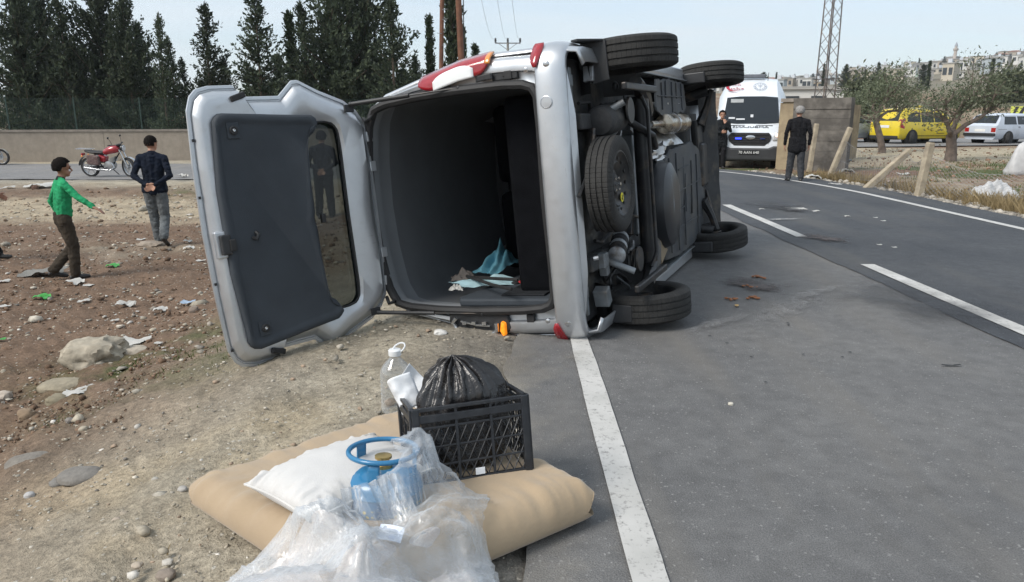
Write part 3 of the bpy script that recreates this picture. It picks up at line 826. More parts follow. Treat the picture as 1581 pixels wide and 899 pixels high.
def branching(mb, p, d, ln, r, depth, rs, tips, spread=.7, up=.15):
    pts = [p]; rad_ = [r]; dd = d.copy()
    for k in range(4):
        dd = (dd + Vector(rs.normal(size=3)) * .16 + Vector((0, 0, up * .25))).normalized()
        pts.append(pts[-1] + dd * ln / 4); rad_.append(r * (1 - .42 * (k + 1) / 4))
    mb.tube(pts, rad_, 7 if depth > 1 else 5, False)
    if depth <= 1: tips.append((pts[-1], dd)); tips.append((pts[2], dd))
    if depth == 0: return
    for i in range(rs.randint(2, 4)):
        nd = (dd + Vector(rs.normal(size=3)) * spread).normalized(); nd.z = max(nd.z, -.1)
        branching(mb, pts[rs.randint(2, 5)], nd.normalized(), ln * rs.uniform(.6, .8), rad_[-1] * .75, depth - 1, rs, tips, spread, up)
def olive(name, base_px, limbs, crown_px, n, leaf, lab, seed, trunk_r, mleaf, D=None, fork_px=None, cl=.45):
    rs = np.random.RandomState(seed)
    b0 = G(*base_px); Y = b0.y
    t = empty(name, b0, 0, lab, 'tree')
    tk = MB(); tips = []
    fk = AT(*fork_px, Y) - b0
    tk.tube([Vector((0, 0, -.15)), Vector((0.02, 0, .1)), fk * .5 + Vector((.05, 0, 0)), fk], [trunk_r * 1.35, trunk_r * 1.05, trunk_r * .92, trunk_r * .85], 10, False)
    for (px, py, dy, r) in limbs:
        e = AT(px, py, Y + dy) - b0
        mid = fk.lerp(e, .5) + Vector(rs.normal(size=3)) * .12
        tk.tube([fk * .92, fk.lerp(mid, .5) + Vector((0, 0, .04)), mid, e], [r, r * .85, r * .7, r * .5], 8, False)
        for i in range(5):
            d = ((e - fk).normalized() + Vector(rs.normal(size=3)) * .6 + Vector((0, 0, .4))).normalized()
            branching(tk, mid.lerp(e, rs.uniform(.2, 1)), d, rs.uniform(.5, .95), r * .4, 1, rs, tips)
    tk.build('trunk', m_bark_o, t, True, fixn=False)
    Ps, Ds = [], []
    tc = [(Vector(p), d) for p, d in tips]
    for (px, py, rx, rz, w) in crown_px:            # clumps: centre pixel, half width and height in pixels
        s = (AT(px + 1, py, Y) - AT(px, py, Y)).length
        for k in range(int(w)):
            v = rs.normal(size=3); v /= np.linalg.norm(v); v *= rs.rand() ** .4
            dyy = rs.normal() * .35
            c_ = AT(px + v[0] * rx, py - v[2] * rz, Y) - b0; c_.y += v[1] * rx * s * .9
            tc.append((c_, (c_ - fk).normalized()))
    for p, d in tc:
        m = int(n * rs.uniform(.5, 1.4))
        cc_ = np.array(p)[None] + rs.normal(size=(m, 3)) * cl * .5
        Ps.append(cc_); Ds.append(np.array(d)[None] * .5 + rs.normal(size=(m, 3)) * .8)
    P = np.vstack(Ps); Dd = np.vstack(Ds)
    V, F = cards(P, Dd, rs.uniform(.6, 1.3, len(P)) * leaf, rs.uniform(.3, .5, len(P)) * leaf, rs)
    link('crown', np_mesh('crown', V, F, mleaf), t)
    return t
olive('olive_tree', (1361, 236), ((1331, 180, -.4, .065), (1352, 160, .3, .08), (1392, 170, .2, .07), (1375, 150, -.2, .07)),
      ((1338, 156, 24, 16, 17), (1366, 140, 26, 16, 19), (1396, 154, 18, 18, 15), (1362, 162, 34, 9, 10), (1390, 112, 12, 8, 5), (1322, 168, 9, 8, 4)),
      24, .11, 'olive tree with a bent trunk left of the yellow taxi', 31, .13, m_olive, fork_px=(1352, 187), cl=.42)
olive('olive_tree', (1466, 249), ((1459, 178, -.5, .10), (1478, 170, .3, .085), (1536, 164, .2, .085), (1505, 158, .2, .07)),
      ((1440, 160, 18, 14, 12), (1470, 154, 24, 12, 15), (1505, 152, 28, 12, 17), (1540, 153, 22, 10, 12), (1490, 164, 24, 6, 6)),
      24, .105, 'large olive tree with a thick forked trunk between the taxi and the station wagon', 33, .175, m_olive, fork_px=(1468, 208), cl=.42)
olive('bush', (1335, 176), ((1330, 150, 0, .05), (1350, 152, 0, .05)), ((1335, 160, 14, 12, 12), (1312, 165, 10, 7, 6)), 30, .5, 'green bush on the slope behind the left olive tree', 35, .15, m_bush, fork_px=(1336, 168), cl=1.4)
olive('bush', (1560, 158), ((1552, 140, 0, .05), (1572, 138, 0, .05)), ((1562, 138, 20, 12, 16), (1578, 135, 8, 10, 6)), 30, .6, 'dark green bushy tree on the slope above the station wagon', 36, .2, m_bush, fork_px=(1562, 150), cl=1.6)
# ================================================================== TOWN ON THE HILL
TW = [mat('town_wall_' + nme, col, .9, var=.12, scale=.3, bs=.0) for nme, col in (('white', (.58, .57, .54)), ('cream', (.47, .42, .34)), ('beige', (.38, .33, .27)), ('grey', (.31, .30, .29)), ('ochre', (.42, .33, .22)), ('pale_blue', (.42, .46, .48)))]
m_win = mat('far_window', (.035, .04, .045), .3, var=.3)
m_rroof = mat('red_roof_tiles', (.24, .125, .09), .85, var=.3, scale=.6)
m_slab = mat('roof_slab', (.33, .32, .30), .9, var=.2, scale=.5)
m_tank = mat('roof_tank', (.55, .57, .6), .4, .3)
unit = MB().bb(-.5, .5, -.5, .5, 0, 1).mesh('unit_block', None)
def ublock(name, m, par, c, d, rz=0):
    key = 'ub_' + m.name
    me = bpy.data.meshes.get(key)
    if not me: me = unit.copy(); me.name = key; me.materials.append(m)
    o = link(name, me, par); o.location = c; o.scale = d; o.rotation_euler = (0, 0, rz); return o
def building(px, D, w, d, h, mi, rs, lab, red=False, floors=None, tank=True, yaw=None, name='house', dz=0, ytop=None):
    a = math.atan((px - 790.5) / LENS_PX); x, y = D * math.tan(a), D
    z = gz(x, y) + dz
    if ytop is not None: z = AT(px, ytop, D).z - h
    e = empty(name, (x, y, z), -a + (rs.uniform(-.5, .5) if yaw is None else yaw), lab, 'building', 'buildings of the hillside town')
    ublock('wall', TW[mi], e, (0, 0, -4), (w, d, h + 4))
    if red:
        rf = MB(); rf.add([Vector(q) for q in ((-w / 2 - .3, -d / 2 - .3, h), (w / 2 + .3, -d / 2 - .3, h), (w / 2 + .3, d / 2 + .3, h), (-w / 2 - .3, d / 2 + .3, h), (-w / 4, 0, h + h * .28), (w / 4, 0, h + h * .28))], [(0, 1, 5, 4), (1, 2, 5), (2, 3, 4, 5), (3, 0, 4), (3, 2, 1, 0)])
        rf.build('roof', m_rroof, e)
    else:
        ublock('roof', m_slab, e, (0, 0, h + .01), (w + .5, d + .5, .3))
        if tank and rs.rand() < .6: ublock('water_tank', m_tank, e, (rs.uniform(-w / 3, w / 3), 0, h + .32), (1.2, 1.0, 1.3))
    fl = floors or max(1, int(h / 3)); nw = max(2, int(w / 3.2)) if D < 420 else 2
    for f in range(fl):
        for k in range(nw):
            if rs.rand() < .2: continue
            wx = -w / 2 + w * (k + .5) / nw
            ublock('window', m_win, e, (wx, -d / 2 - .02, f * h / fl + h / fl * .30), (rs.uniform(.9, 1.5), .16, h / fl * .45))
    for f in range(fl): ublock('window', m_win, e, (-w / 2 - .02, 0, f * h / fl + h / fl * .30), (.16, 1.2, h / fl * .45))
    return e
rs = np.random.RandomState(77)
kinds = ['white', 'cream', 'beige', 'grey', 'ochre', 'pale bluish']
nb_ = 0
ORD = ['first', 'second', 'third', 'fourth', 'fifth', 'sixth', 'seventh', 'eighth', 'ninth', 'tenth', 'eleventh', 'twelfth', 'thirteenth', 'fourteenth', 'fifteenth', 'sixteenth', 'seventeenth', 'eighteenth', 'nineteenth', 'twentieth'] + [t + '-' + u for t in ('twenty', 'thirty', 'forty') for u in ('first', 'second', 'third', 'fourth', 'fifth', 'sixth', 'seventh', 'eighth', 'ninth', 'tenth')]
for row, (D, n) in enumerate(((270, 18), (350, 28), (440, 38), (540, 48), (640, 50), (750, 50))):
    for i in range(n):
        px = 1085 + 540 * (i + rs.uniform(.1, .9)) / n
        mi = int(rs.choice(6, p=[.30, .22, .16, .16, .08, .08])); red = rs.rand() < .09
        w, d, h = rs.uniform(7, 15), rs.uniform(7, 11), rs.choice([3.3, 3.6, 6.2, 6.6, 9.2], p=[.25, .2, .25, .2, .1])
        k = 1 + .12 * row
        building(px, D * rs.uniform(.94, 1.06), w * k * .40, d * .6, h * .55, mi, rs, f'distant {kinds[mi]} {"red-roofed" if red else "flat-roofed"} house, {ORD[i]} from left in the ' + ['lowest row', 'second row up', 'third row up', 'fourth row up', 'fifth row up', 'skyline row'][row], red)
        nb_ += 1
# landmarks
rs = np.random.RandomState(5)
building(1205 + 18, 82, 5.2, 6, 2.6, 0, rs, 'small white building with dark openings left of the pylon, above the block wall', tank=False, yaw=.12, dz=-.7)
building(1222 + 58, 88, 6.5, 6, 2.3, 0, rs, 'low white unfinished building with a flat slab roof behind the pylon legs', tank=False, yaw=.05, dz=-.8)
building(1330, 240, 7, 6, 9.5, 1, rs, 'tall narrow cream house between two cypresses behind the left olive tree', yaw=.3, ytop=112)
building(1562, 420, 9, 9, 13, 3, rs, 'tall grey apartment block on the skyline at the right edge', floors=4, yaw=.5, ytop=81)
building(1578, 330, 7, 8, 8, 1, rs, 'pale apartment block cut by the right edge of the picture', floors=3, yaw=.2, ytop=98)
building(1528, 300, 10, 7, 4.5, 0, rs, 'long bright white building under the red roofs on the right', yaw=.1, ytop=119)
for px, lab in ((1512, 'long red roofed house below the skyline on the right'), (1486, 'red roofed house just right of the minaret')): building(px, 460, 11, 8, 3.5, 2, rs, lab, True, yaw=.1, ytop=104 if px > 1500 else 116)
# vaulted glass hall
hp = AT(1425, 135, 330.0); hz_ = gz(hp.x, hp.y)
vh = empty('vaulted_hall', (hp.x, hp.y, AT(1425, 111, 330.0).z - 5.4), -.45, 'pale greenish vaulted hall with an arched gable behind the olive trees', 'building', 'buildings of the hillside town')
m_vault = mat('vault_sheet', (.36, .42, .40), .4, var=.15, scale=.4); m_vgl = mat('vault_gable', (.34, .44, .36), .5, var=.2, scale=.5)
MB().grid(lambda p, q: Vector((-4.6 * math.cos(math.pi * p), -2 + 12 * q, 1 + 4.4 * math.sin(math.pi * p))), 14, 3).build('vault', m_vault, vh, True)
MB().prism([(-4.5 * math.cos(math.pi * k / 14), 1 + 4.3 * math.sin(math.pi * k / 14)) for k in range(15)] + [(4.5, -4), (-4.5, -4)], (0, -1.9, 0), (1, 0, 0), (0, 0, 1), (0, .3, 0)).build('gable', m_vgl, vh)
for k in range(6): MB().bb(-3.5 + k * 1.4, -3.35 + k * 1.4, -2.1, -1.95, 0, 1.6 + 3.2 * math.sin(math.pi * (k + .8) / 6.6)).build('mullion', TW[0], vh)
# minaret and mosque dome
mq = AT(1469, 128, 450.0); zq = gz(mq.x, mq.y)
mn = empty('minaret', (mq.x, mq.y, zq), 0, 'slender stone minaret with a pointed cap on the skyline', 'minaret')
ztop = AT(1470, 64, 450.0).z - zq
m_stone = mat('minaret_stone', (.42, .37, .33), .9, var=.15, scale=.4)
MB().lathe([(1.1, -4), (1.1, ztop * .25), (.9, ztop * .30), (.85, ztop * .62)], n=12).build('shaft', m_stone, mn, 40)
MB().lathe([(.85, 0), (1.35, .6), (1.35, 1.5), (.8, 1.5)], (0, 0, ztop * .60), n=12).build('balcony', m_stone, mn, 40); MB().lathe([(.75, 0), (.72, ztop * .15)], (0, 0, ztop * .66), n=12).build('upper_shaft', m_stone, mn, 40)
MB().lathe([(.9, 0), (.55, ztop * .09), (.10, ztop * .17), (.05, ztop * .20)], (0, 0, ztop * .80), n=12).build('cap', mat('lead_cap', (.24, .26, .29), .5, .2), mn, 40)
ms_ = empty('mosque', (mq.x + 4.5, mq.y + 6, AT(1478, 99, 456.0).z - 7.7), .1, 'small white mosque with a grey dome beside the minaret', 'mosque')
ublock('wall', TW[0], ms_, (0, 0, -4), (7, 6, 9)); MB().lathe([(3.0, 0), (2.9, .8), (2.3, 1.8), (1.3, 2.4), (.2, 2.7)], (0, 0, 5), n=18).build('dome', m_slab, ms_, 40)
for k in range(4): ublock('window', m_win, ms_, (-2.6 + k * 1.7, -3.02, 2), (.8, .16, 1.4))
# trees among the houses
rs = np.random.RandomState(9)
for i in range(46):
    D = rs.choice([150, 210, 290, 370, 470, 570, 680]) * rs.uniform(.9, 1.1); px = rs.uniform(1090, 1640); a = math.atan((px - 790.5) / LENS_PX); x, y = D * math.tan(a), D
    k = int(rs.choice([0, 1, 2, 3, 4]))
    t = empty('cypress_tree' if k >= 4 else 'conifer_tree', (x, y, gz(x, y)), rs.uniform(0, 6), 'small dark tree growing among the distant hillside houses', 'tree', 'trees among the hillside houses')
    s = rs.uniform(.35, .8) * (1 if k < 4 else 1.1); t.scale = (s * rs.uniform(.9, 1.5),) * 2 + (s * rs.uniform(.7, 1.0),)
    link('crown', PROT[k][0], t); link('trunk', PROT[k][1], t)
for px, top_, D, k, ws_, lab in ((1308, 100, 150, 2, .95, 'dark pointed conifer right of the pylon above the block wall'), (1337, 108, 170, 4, 1.2, 'slim dark cypress beside the tall narrow cream house'), (1358, 97, 150, 3, 1.3, 'taller dark conifer behind the left olive tree'), (1366, 104, 158, 3, 1.0, 'shorter dark conifer right beside the taller one behind the left olive'), (1504, 91, 420, 4, 1.8, 'lone dark cypress on the skyline right of the minaret'), (1534, 92, 420, 2, .8, 'small round topped tree on the skyline left of the tall grey block')):
    o = conifer(px, top_, D, k, ws_, lab); o['group'] = 'trees among the hillside houses'
# warning board
sb = AT(1573, 176, 50.0)
sg = empty('chevron_board', (sb.x, sb.y, gz(sb.x, sb.y)), -.55, 'yellow and black chevron road board at the right edge above the station wagon', 'road sign')
zc_ = sb.z - gz(sb.x, sb.y)
bd = MB().bb(-.48, .48, -.012, .012, zc_ - .48, zc_ + .48).build('board', mat('sign_yellow', (.52, .55, .10), .5, var=.06), sg)
bd.location = (0, 0, 0)
for k in range(3):
    o0 = -.62 + k * .4
    P = [(max(-.46, min(.46, a_)), b_) for a_, b_ in ((o0, -.46), (o0 + .2, -.46), (o0 + .6, .46), (o0 + .4, .46))]
    MB().prism([(a_, zc_ + b_) for a_, b_ in P], (0, -.014, 0), (1, 0, 0), (0, 0, 1), (0, -.004, 0)).build('stripe', m_cable, bd)
MB().cyl((0, .04, -.3), (0, .04, zc_ - .1), .04, n=8).build('post', m_galv, sg, True)
# ================================================================== OVERTURNED VAN
# local frame of the van: x = forward along the body, y = towards its roof, z = towards its upper flank
VYAW, VRHO = R(24), R(6)
vA = Vector((math.sin(VYAW), math.cos(VYAW), 0)); vU0 = Vector((-math.cos(VYAW), math.sin(VYAW), 0)); vZ = Vector((0, 0, 1))
vU = vU0 * math.cos(VRHO) - vZ * math.sin(VRHO); vW = vZ * math.cos(VRHO) + vU0 * math.sin(VRHO)
vO = Vector((.36, 4.6, .92)) - vU * .42
M_VAN = Matrix((vA, vU, vW)).transposed().to_4x4(); M_VAN.translation = vO
def VW(a, u, w): return M_VAN @ Vector((a, u, w))
van = empty('overturned_van', label='silver passenger van lying on its side across the edge line with its tailgate open', cat='van')
van.matrix_world = M_VAN

# silver paint: metallic flake under clear coat, dust
m_silver, N, L, b = new_mat('silver_paint')
n1_ = noise_node(N, L, 2.5, 5, .6); n2_ = noise_node(N, L, 14, 6, .7)
sc_ = ramp(N, L, n1_.outputs['Fac'], .3, (.47, .49, .515), .7, (.57, .59, .61)).outputs['Color']
sc_ = mixc(N, L, ramp(N, L, n2_.outputs['Fac'], .58, (0, 0, 0), .8, (.35,) * 3).outputs['Color'], sc_, (.40, .37, .33))
mpS = N.new('ShaderNodeMapping'); mpS.inputs['Scale'].default_value = (2.0, 26.0, 3.0); mpS.inputs['Rotation'].default_value = (.2, .35, .5)
tcS = N.new('ShaderNodeTexCoord'); L.new(tcS.outputs['Object'], mpS.inputs['Vector'])
n4_ = noise_node(N, L, 3.0, 4, .6, vec=mpS.outputs[0]); n5_ = noise_node(N, L, 1.6, 3)
scr_ = mixc(N, L, 1.0, ramp(N, L, n4_.outputs['Fac'], .66, (0, 0, 0), .69, (1, 1, 1)).outputs['Color'], ramp(N, L, n5_.outputs['Fac'], .52, (0, 0, 0), .62, (.55,) * 3).outputs['Color'], 'MULTIPLY')
sc_ = mixc(N, L, scr_, sc_, (.26, .25, .24))
L.new(sc_, b.inputs['Base Color']); b.inputs['Metallic'].default_value = .75
L.new(ramp(N, L, n2_.outputs['Fac'], .3, (.30,) * 3, .75, (.48,) * 3).outputs['Color'], b.inputs['Roughness'])
b.inputs['Coat Weight'].default_value = .6; b.inputs['Coat Roughness'].default_value = .12
m_rub = mat('black_rubber', (.018, .018, .019), .65, var=.25, scale=9, bs=.15, bscale=50)
m_plas = mat('black_plastic', (.022, .023, .025), .5, var=.25, scale=8, bs=.1, bscale=80)
m_slate = mat('underbody_plastic', (.038, .043, .050), .62, var=.3, scale=4, bs=.25, bscale=22, col2=(.075, .072, .066), dscale=3.5, amt=.56)
m_undr = mat('underseal', (.030, .031, .033), .75, var=.4, scale=6, bs=.5, bscale=30, col2=(.10, .088, .07), dscale=5, amt=.6)
m_ugrey = mat('galvanised_floor', (.20, .22, .235), .55, .35, var=.25, scale=5, col2=(.10, .09, .08), dscale=4, amt=.56)
m_steel = mat('exhaust_steel', (.42, .37, .30), .32, .9, var=.3, scale=7, rvar=.12, col2=(.20, .13, .085), dscale=6, amt=.56)
m_alu = mat('heat_shield', (.55, .55, .54), .38, .9, var=.2, scale=8, bs=.8, bscale=16)
m_grey_trim = mat('grey_trim', (.034, .042, .052), .75, var=.12, scale=5, bs=.25, bscale=220)
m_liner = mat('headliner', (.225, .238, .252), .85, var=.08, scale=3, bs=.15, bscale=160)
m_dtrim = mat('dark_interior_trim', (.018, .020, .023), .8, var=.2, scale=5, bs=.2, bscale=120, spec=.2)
m_seat = mat('dark_seat_fabric', (.006, .0065, .008), .95, var=.3, scale=9, bs=.3, bscale=150, spec=.05)
m_glass_t = glass_mat('tinted_glass', (.012, .014, .014), .48, .02)
m_glass_d = glass_mat('side_glass', (.012, .014, .017), .06, .03)
m_red = mat('red_lens', (.30, .010, .018), .16, var=.15, scale=20, coat=.8)
m_white_l = mat('clear_lens', (.78, .80, .80), .18, var=.05, coat=.8)
m_amber_on = mat('lit_amber', (.95, .27, .015), .3, var=.3, scale=60, emit=.5)
m_amber = mat('amber_lens', (.75, .28, .06), .2, var=.2, coat=.6)
m_chrome = mat('dull_chrome', (.55, .56, .57), .25, .9, var=.15)
m_yel = mat('yellow_sticker', (.70, .62, .03), .6, var=.08)
m_axle = mat('axle_black', (.024, .025, .027), .45, .3, var=.4, scale=7, col2=(.10, .075, .055), dscale=8, amt=.6)

# ---- body shell lofted along the length
half = [(.30, .80), (.33, .885), (.50, .915), (.90, .925), (1.10, .905), (1.45, .83), (1.72, .765), (1.83, .70), (1.90, .55), (1.945, .30), (1.96, 0)]
def sec(a, top, wk, front=0.0):
    """cross-section at a: roof height scaled to `top`, width factor wk"""
    pts = []
    for (u, w) in half:
        uu = u if u < .95 else .95 + (u - .95) * (top - .95) / (1.96 - .95)
        pts.append(Vector((a, uu, w * wk)))
    full = pts + [Vector((p.x, p.y, -p.z)) for p in reversed(pts[:-1])]
    return full
open_half = [(.575, .0), (.565, .45), (.57, .66), (.62, .705), (.80, .722), (1.15, .728), (1.45, .722), (1.70, .705), (1.80, .675), (1.86, .56), (1.90, .30), (1.915, 0)]
def ring_full(hp, a, fa=None):
    P = [Vector((a if fa is None else fa(u, w), u, w)) for u, w in hp]
    return P + [Vector((p.x, p.y, -p.z)) for p in reversed(P[1:-1])]
def resample(poly, n, closed=True):
    P = [Vector(p) for p in poly]; m = len(P)
    segs = [(P[i], P[(i + 1) % m]) for i in range(m if closed else m - 1)]
    ls = [(b_ - a).length for a, b_ in segs]; T = sum(ls); out = []
    for k in range(n):
        d = T * k / (n if closed else n - 1); i = 0
        while i < len(ls) - 1 and d > ls[i]: d -= ls[i]; i += 1
        out.append(segs[i][0].lerp(segs[i][1], min(1, d / max(ls[i], 1e-9))))
    return out
body = MB()
secs = [sec(.05, 1.945, .965), sec(.09, 1.955, .99), sec(.16, 1.96, 1.0), sec(.6, 1.965, 1.0), sec(1.4, 1.965, 1.0), sec(2.1, 1.94, 1.0), sec(2.45, 1.85, 1.0), sec(2.9, 1.45, .995), sec(3.2, 1.18, .985), sec(3.7, 1.08, .96), sec(4.0, .98, .90), sec(4.14, .955, .80)]
V = [p for s_ in secs for p in s_]; n = len(secs[0])
Fq = [(k * n + i, k * n + i + 1, (k + 1) * n + i + 1, (k + 1) * n + i) for k in range(len(secs) - 1) for i in range(n - 1)]
# wheel arches: leave out the lowest side strips around the wheels
def arch(a0, a1): return a0, a1
body.add(V, Fq)
body.add(secs[-1], [tuple(range(n))])
body_o = body.build('body', m_silver, van, 50)
sd = body_o.modifiers.new('solid', 'SOLIDIFY'); sd.thickness = .012; sd.offset = 1
# rear frame around the tailgate opening (two levels of depth: gutter and pillar)
NR_ = 72
outer = [Vector((0, u, w)) for u, w in ([(.36, 0), (.36, .5), (.40, .80), (.55, .875)] + [(.90, .893), (1.10, .875), (1.45, .80), (1.72, .738), (1.82, .676), (1.885, .53), (1.93, .29), (1.945, 0)])]
outer = outer + [Vector((0, p.y, -p.z)) for p in reversed(outer[1:-1])]
opn = ring_full(open_half, 0)
def star(poly, c, n, ph=0.0, extra=None):
    """sample a closed polygon by angle around c (2-D y,z)"""
    out = []; m = len(poly)
    tt = [2 * math.pi * k / n + ph for k in range(n)]
    if extra: tt = sorted(tt + [(math.atan2(p[1] - c[1], p[0] - c[0]) + e_) % (2 * math.pi) for p in extra for e_ in (-.004, .004)])
    for t in tt:
        d = Vector((math.cos(t), math.sin(t)))
        best = None
        for i in range(m):
            p = Vector((poly[i][-2], poly[i][-1])) - Vector(c); q = Vector((poly[(i + 1) % m][-2], poly[(i + 1) % m][-1])) - Vector(c); e = q - p
            den = d.x * e.y - d.y * e.x
            if abs(den) < 1e-12: continue
            r_ = (p.x * e.y - p.y * e.x) / den; s_ = (p.x * d.y - p.y * d.x) / den
            if r_ > 0 and -1e-6 <= s_ <= 1 + 1e-6: best = max(best or 0, r_)
        out.append(Vector(c) + d * (best or 0))
    return out
CEN = (1.2, 0)
so = star([(p.y, p.z) for p in outer], CEN, 96); si = star([(p.y, p.z) for p in opn], CEN, 96)
def lean(u): return -.01 + .05 * max(0, (u - 1.0)) ** 1.5
fr = MB()
prof_ = [(0.0, .055), (.10, .02), (.28, .0), (.55, .004), (.60, .035), (.92, .042), (1.0, .03)]
fr.rings([[Vector((lean(p.x) + da, p.x, p.y)) for p in [o_.lerp(i_, t) for o_, i_ in zip(so, si)]] for t, da in prof_], False, False)
fr.build('rear_frame', m_silver, van, 45)
seal = MB(); seal.tube([Vector((lean(p.x) - .004, p.x + (1.2 - p.x) * .012, p.y * .99)) for p in si], .030, 8, closed=True)
seal.build('door_seal', m_rub, van, True)
# interior
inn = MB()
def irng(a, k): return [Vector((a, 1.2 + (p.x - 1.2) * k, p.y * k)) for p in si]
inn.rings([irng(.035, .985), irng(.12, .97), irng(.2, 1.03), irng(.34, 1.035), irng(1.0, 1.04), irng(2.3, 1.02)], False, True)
m_head_shaded = mat('headliner_shaded', (.13, .138, .147), .9, var=.1, scale=3, bs=.15, bscale=160)  # darker copy of the lining: shade of the deep interior put into its colour
io = inn.build('interior_lining', [m_liner, m_dtrim, m_head_shaded], van, 60)
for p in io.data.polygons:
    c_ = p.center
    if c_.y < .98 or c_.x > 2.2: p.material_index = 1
    elif c_.x > .3: p.material_index = 2  # away from the opening the lining takes the painted-in shade
MB().bb(.22, 1.15, .60, .93, -.66, .66).build('folded_seat', m_seat, van, bevel=.05, seg=3)
MB().bb(1.35, 1.60, .62, 1.55, -.68, -.03).build('front_seat_back', m_seat, van, bevel=.06, seg=3)
MB().bb(1.35, 1.60, .62, 1.55, .05, .68).build('front_seat_back', m_seat, van, bevel=.06, seg=3)
tr_ = MB(); tr_.prism([(.04, .60), (.04, 1.30), (.12, 1.34), (.95, 1.22), (1.05, .62)], (0, 0, -.705), (1, 0, 0), (0, 1, 0), (0, 0, .055))
tr_.build('side_trim', m_grey_trim, van, bevel=.015)
MB().bb(.12, .5, .70, 1.02, -.65, -.635).build('storage_lid', m_dtrim, van, bevel=.006)
for uu, aa_ in ((1.45, .9), (1.05, 1.15)): MB().lathe([(.05, 0), (.05, .02), (.03, .03), (.03, .012)], (aa_, uu, -.728), (0, 0, 1), 16).build('belt_anchor', m_chrome, van, True)
MB().lathe([(.033, 0), (.033, .012), (.02, .02)], (.55, 1.10, -.65), (0, 0, 1), 12).build('lashing_eye', m_plas, van, True)
# side windows
for s_ in (1, -1):
    for (a0, a1) in ((.45, 1.2), (1.3, 2.05)):
        P = []
        for (a, u) in ((a0, 1.12), (a1, 1.12), (a1 - .02, 1.66), (a0 + .05, 1.66)):
            k = (u - 1.10) / (1.72 - 1.10); P.append(Vector((a, u, s_ * (.905 + (.765 - .905) * k + .016))))
        m_ = MB(); m_.add(P + [p - Vector((0, 0, s_ * .006)) for p in P], [(0, 1, 2, 3), (7, 6, 5, 4), (0, 4, 5, 1), (1, 5, 6, 2), (2, 6, 7, 3), (3, 7, 4, 0)])
        m_.build('side_window', m_glass_d, van)
P = [Vector((2.50, 1.83, -.62)), Vector((2.50, 1.83, .62)), Vector((3.12, 1.26, .78)), Vector((3.12, 1.26, -.78))]
m_ = MB(); m_.add([p + Vector((.02, .035, 0)) for p in P] + [p + Vector((.012, .025, 0)) for p in P], [(0, 1, 2, 3), (7, 6, 5, 4), (0, 4, 5, 1), (1, 5, 6, 2), (2, 6, 7, 3), (3, 7, 4, 0)]); m_.build('windscreen', m_glass_d, van)

# ---- rear bumper wrapped round the corners
path = [(.62, .925), (.45, .935), (.28, .938), (.14, .932), (.05, .912), (-.005, .87), (-.035, .80), (-.048, .65), (-.055, .4), (-.058, 0)]
path = path + [(a, -w) for a, w in reversed(path[:-1])]
bprof = [(-.05, .585), (-.004, .576), (.012, .562), (.017, .535), (.017, .470), (.004, .425), (-.008, .398), (-.035, .382), (-.06, .385)]
bp_ = MB(); rings_ = []
for i, (a, w) in enumerate(path):
    p0, p1 = path[max(i - 1, 0)], path[min(i + 1, len(path) - 1)]
    t = Vector((p1[0] - p0[0], p1[1] - p0[1])).normalized(); nn = Vector((t.y, -t.x))
    if nn.dot(Vector((a - 1.0, w))) < 0: nn = -nn
    up_ = 0.0 if a < .12 else (a - .12) * .12
    rings_.append([Vector((a + nn.x * o_, u_ + (up_ if u_ > .5 else -up_ * .1), w + nn.y * o_)) for o_, u_ in bprof])
nb_ = len(bprof); V = [p for r_ in rings_ for p in r_]
bp_.add(V, [(k * nb_ + i, k * nb_ + i + 1, (k + 1) * nb_ + i + 1, (k + 1) * nb_ + i) for k in range(len(path) - 1) for i in range(nb_ - 1)])
bump_o = bp_.build('rear_bumper', m_silver, van, 60)
sd = bump_o.modifiers.new('solid', 'SOLIDIFY'); sd.thickness = .008
sb = bump_o.modifiers.new('subd', 'SUBSURF'); sb.levels = 1; sb.render_levels = 2
for w in (.80, .30, -.25, -.79):
    MB().lathe([(.021, 0), (.021, .006), (.017, .009), (.004, .0095)], (-.058 if abs(w) < .5 else -.040, .49, w), (-1, 0, 0), 16).build('parking_sensor', m_chrome, bump_o, True)
MB().lathe([(.038, 0), (.038, .004), (.034, .006), (.033, .003), (.004, .004)], (-.066, .50, .58), (-1, 0, 0), 20).build('tow_cover', m_silver, bump_o, True)
pw = sorted([(w, a) for a, w in path[:] if w > 0 and a < .1]); 
def bs(w): return float(np.interp(w, [p[0] for p in pw], [p[1] for p in pw])) - .017
for s_ in (1, -1):
    q = MB(); V = []
    rows = [(.79, .552, .572), (.82, .540, .588), (.85, .530, .592), (.88, .522, .590), (.905, .518, .585), (.92, .520, .575)]
    for w, u0, u1 in rows:
        for u in (u0, (u0 + u1) / 2, u1): V.append(Vector((bs(w) - .004, u, s_ * (w + (.012 if w > .9 else 0)))))
    q.add(V, [(k * 3 + i, k * 3 + i + 1, (k + 1) * 3 + i + 1, (k + 1) * 3 + i) for k in range(5) for i in range(2)])
    o = q.build('reflector', m_red, bump_o, 50); sd = o.modifiers.new('solid', 'SOLIDIFY'); sd.thickness = .008; sd.offset = 0

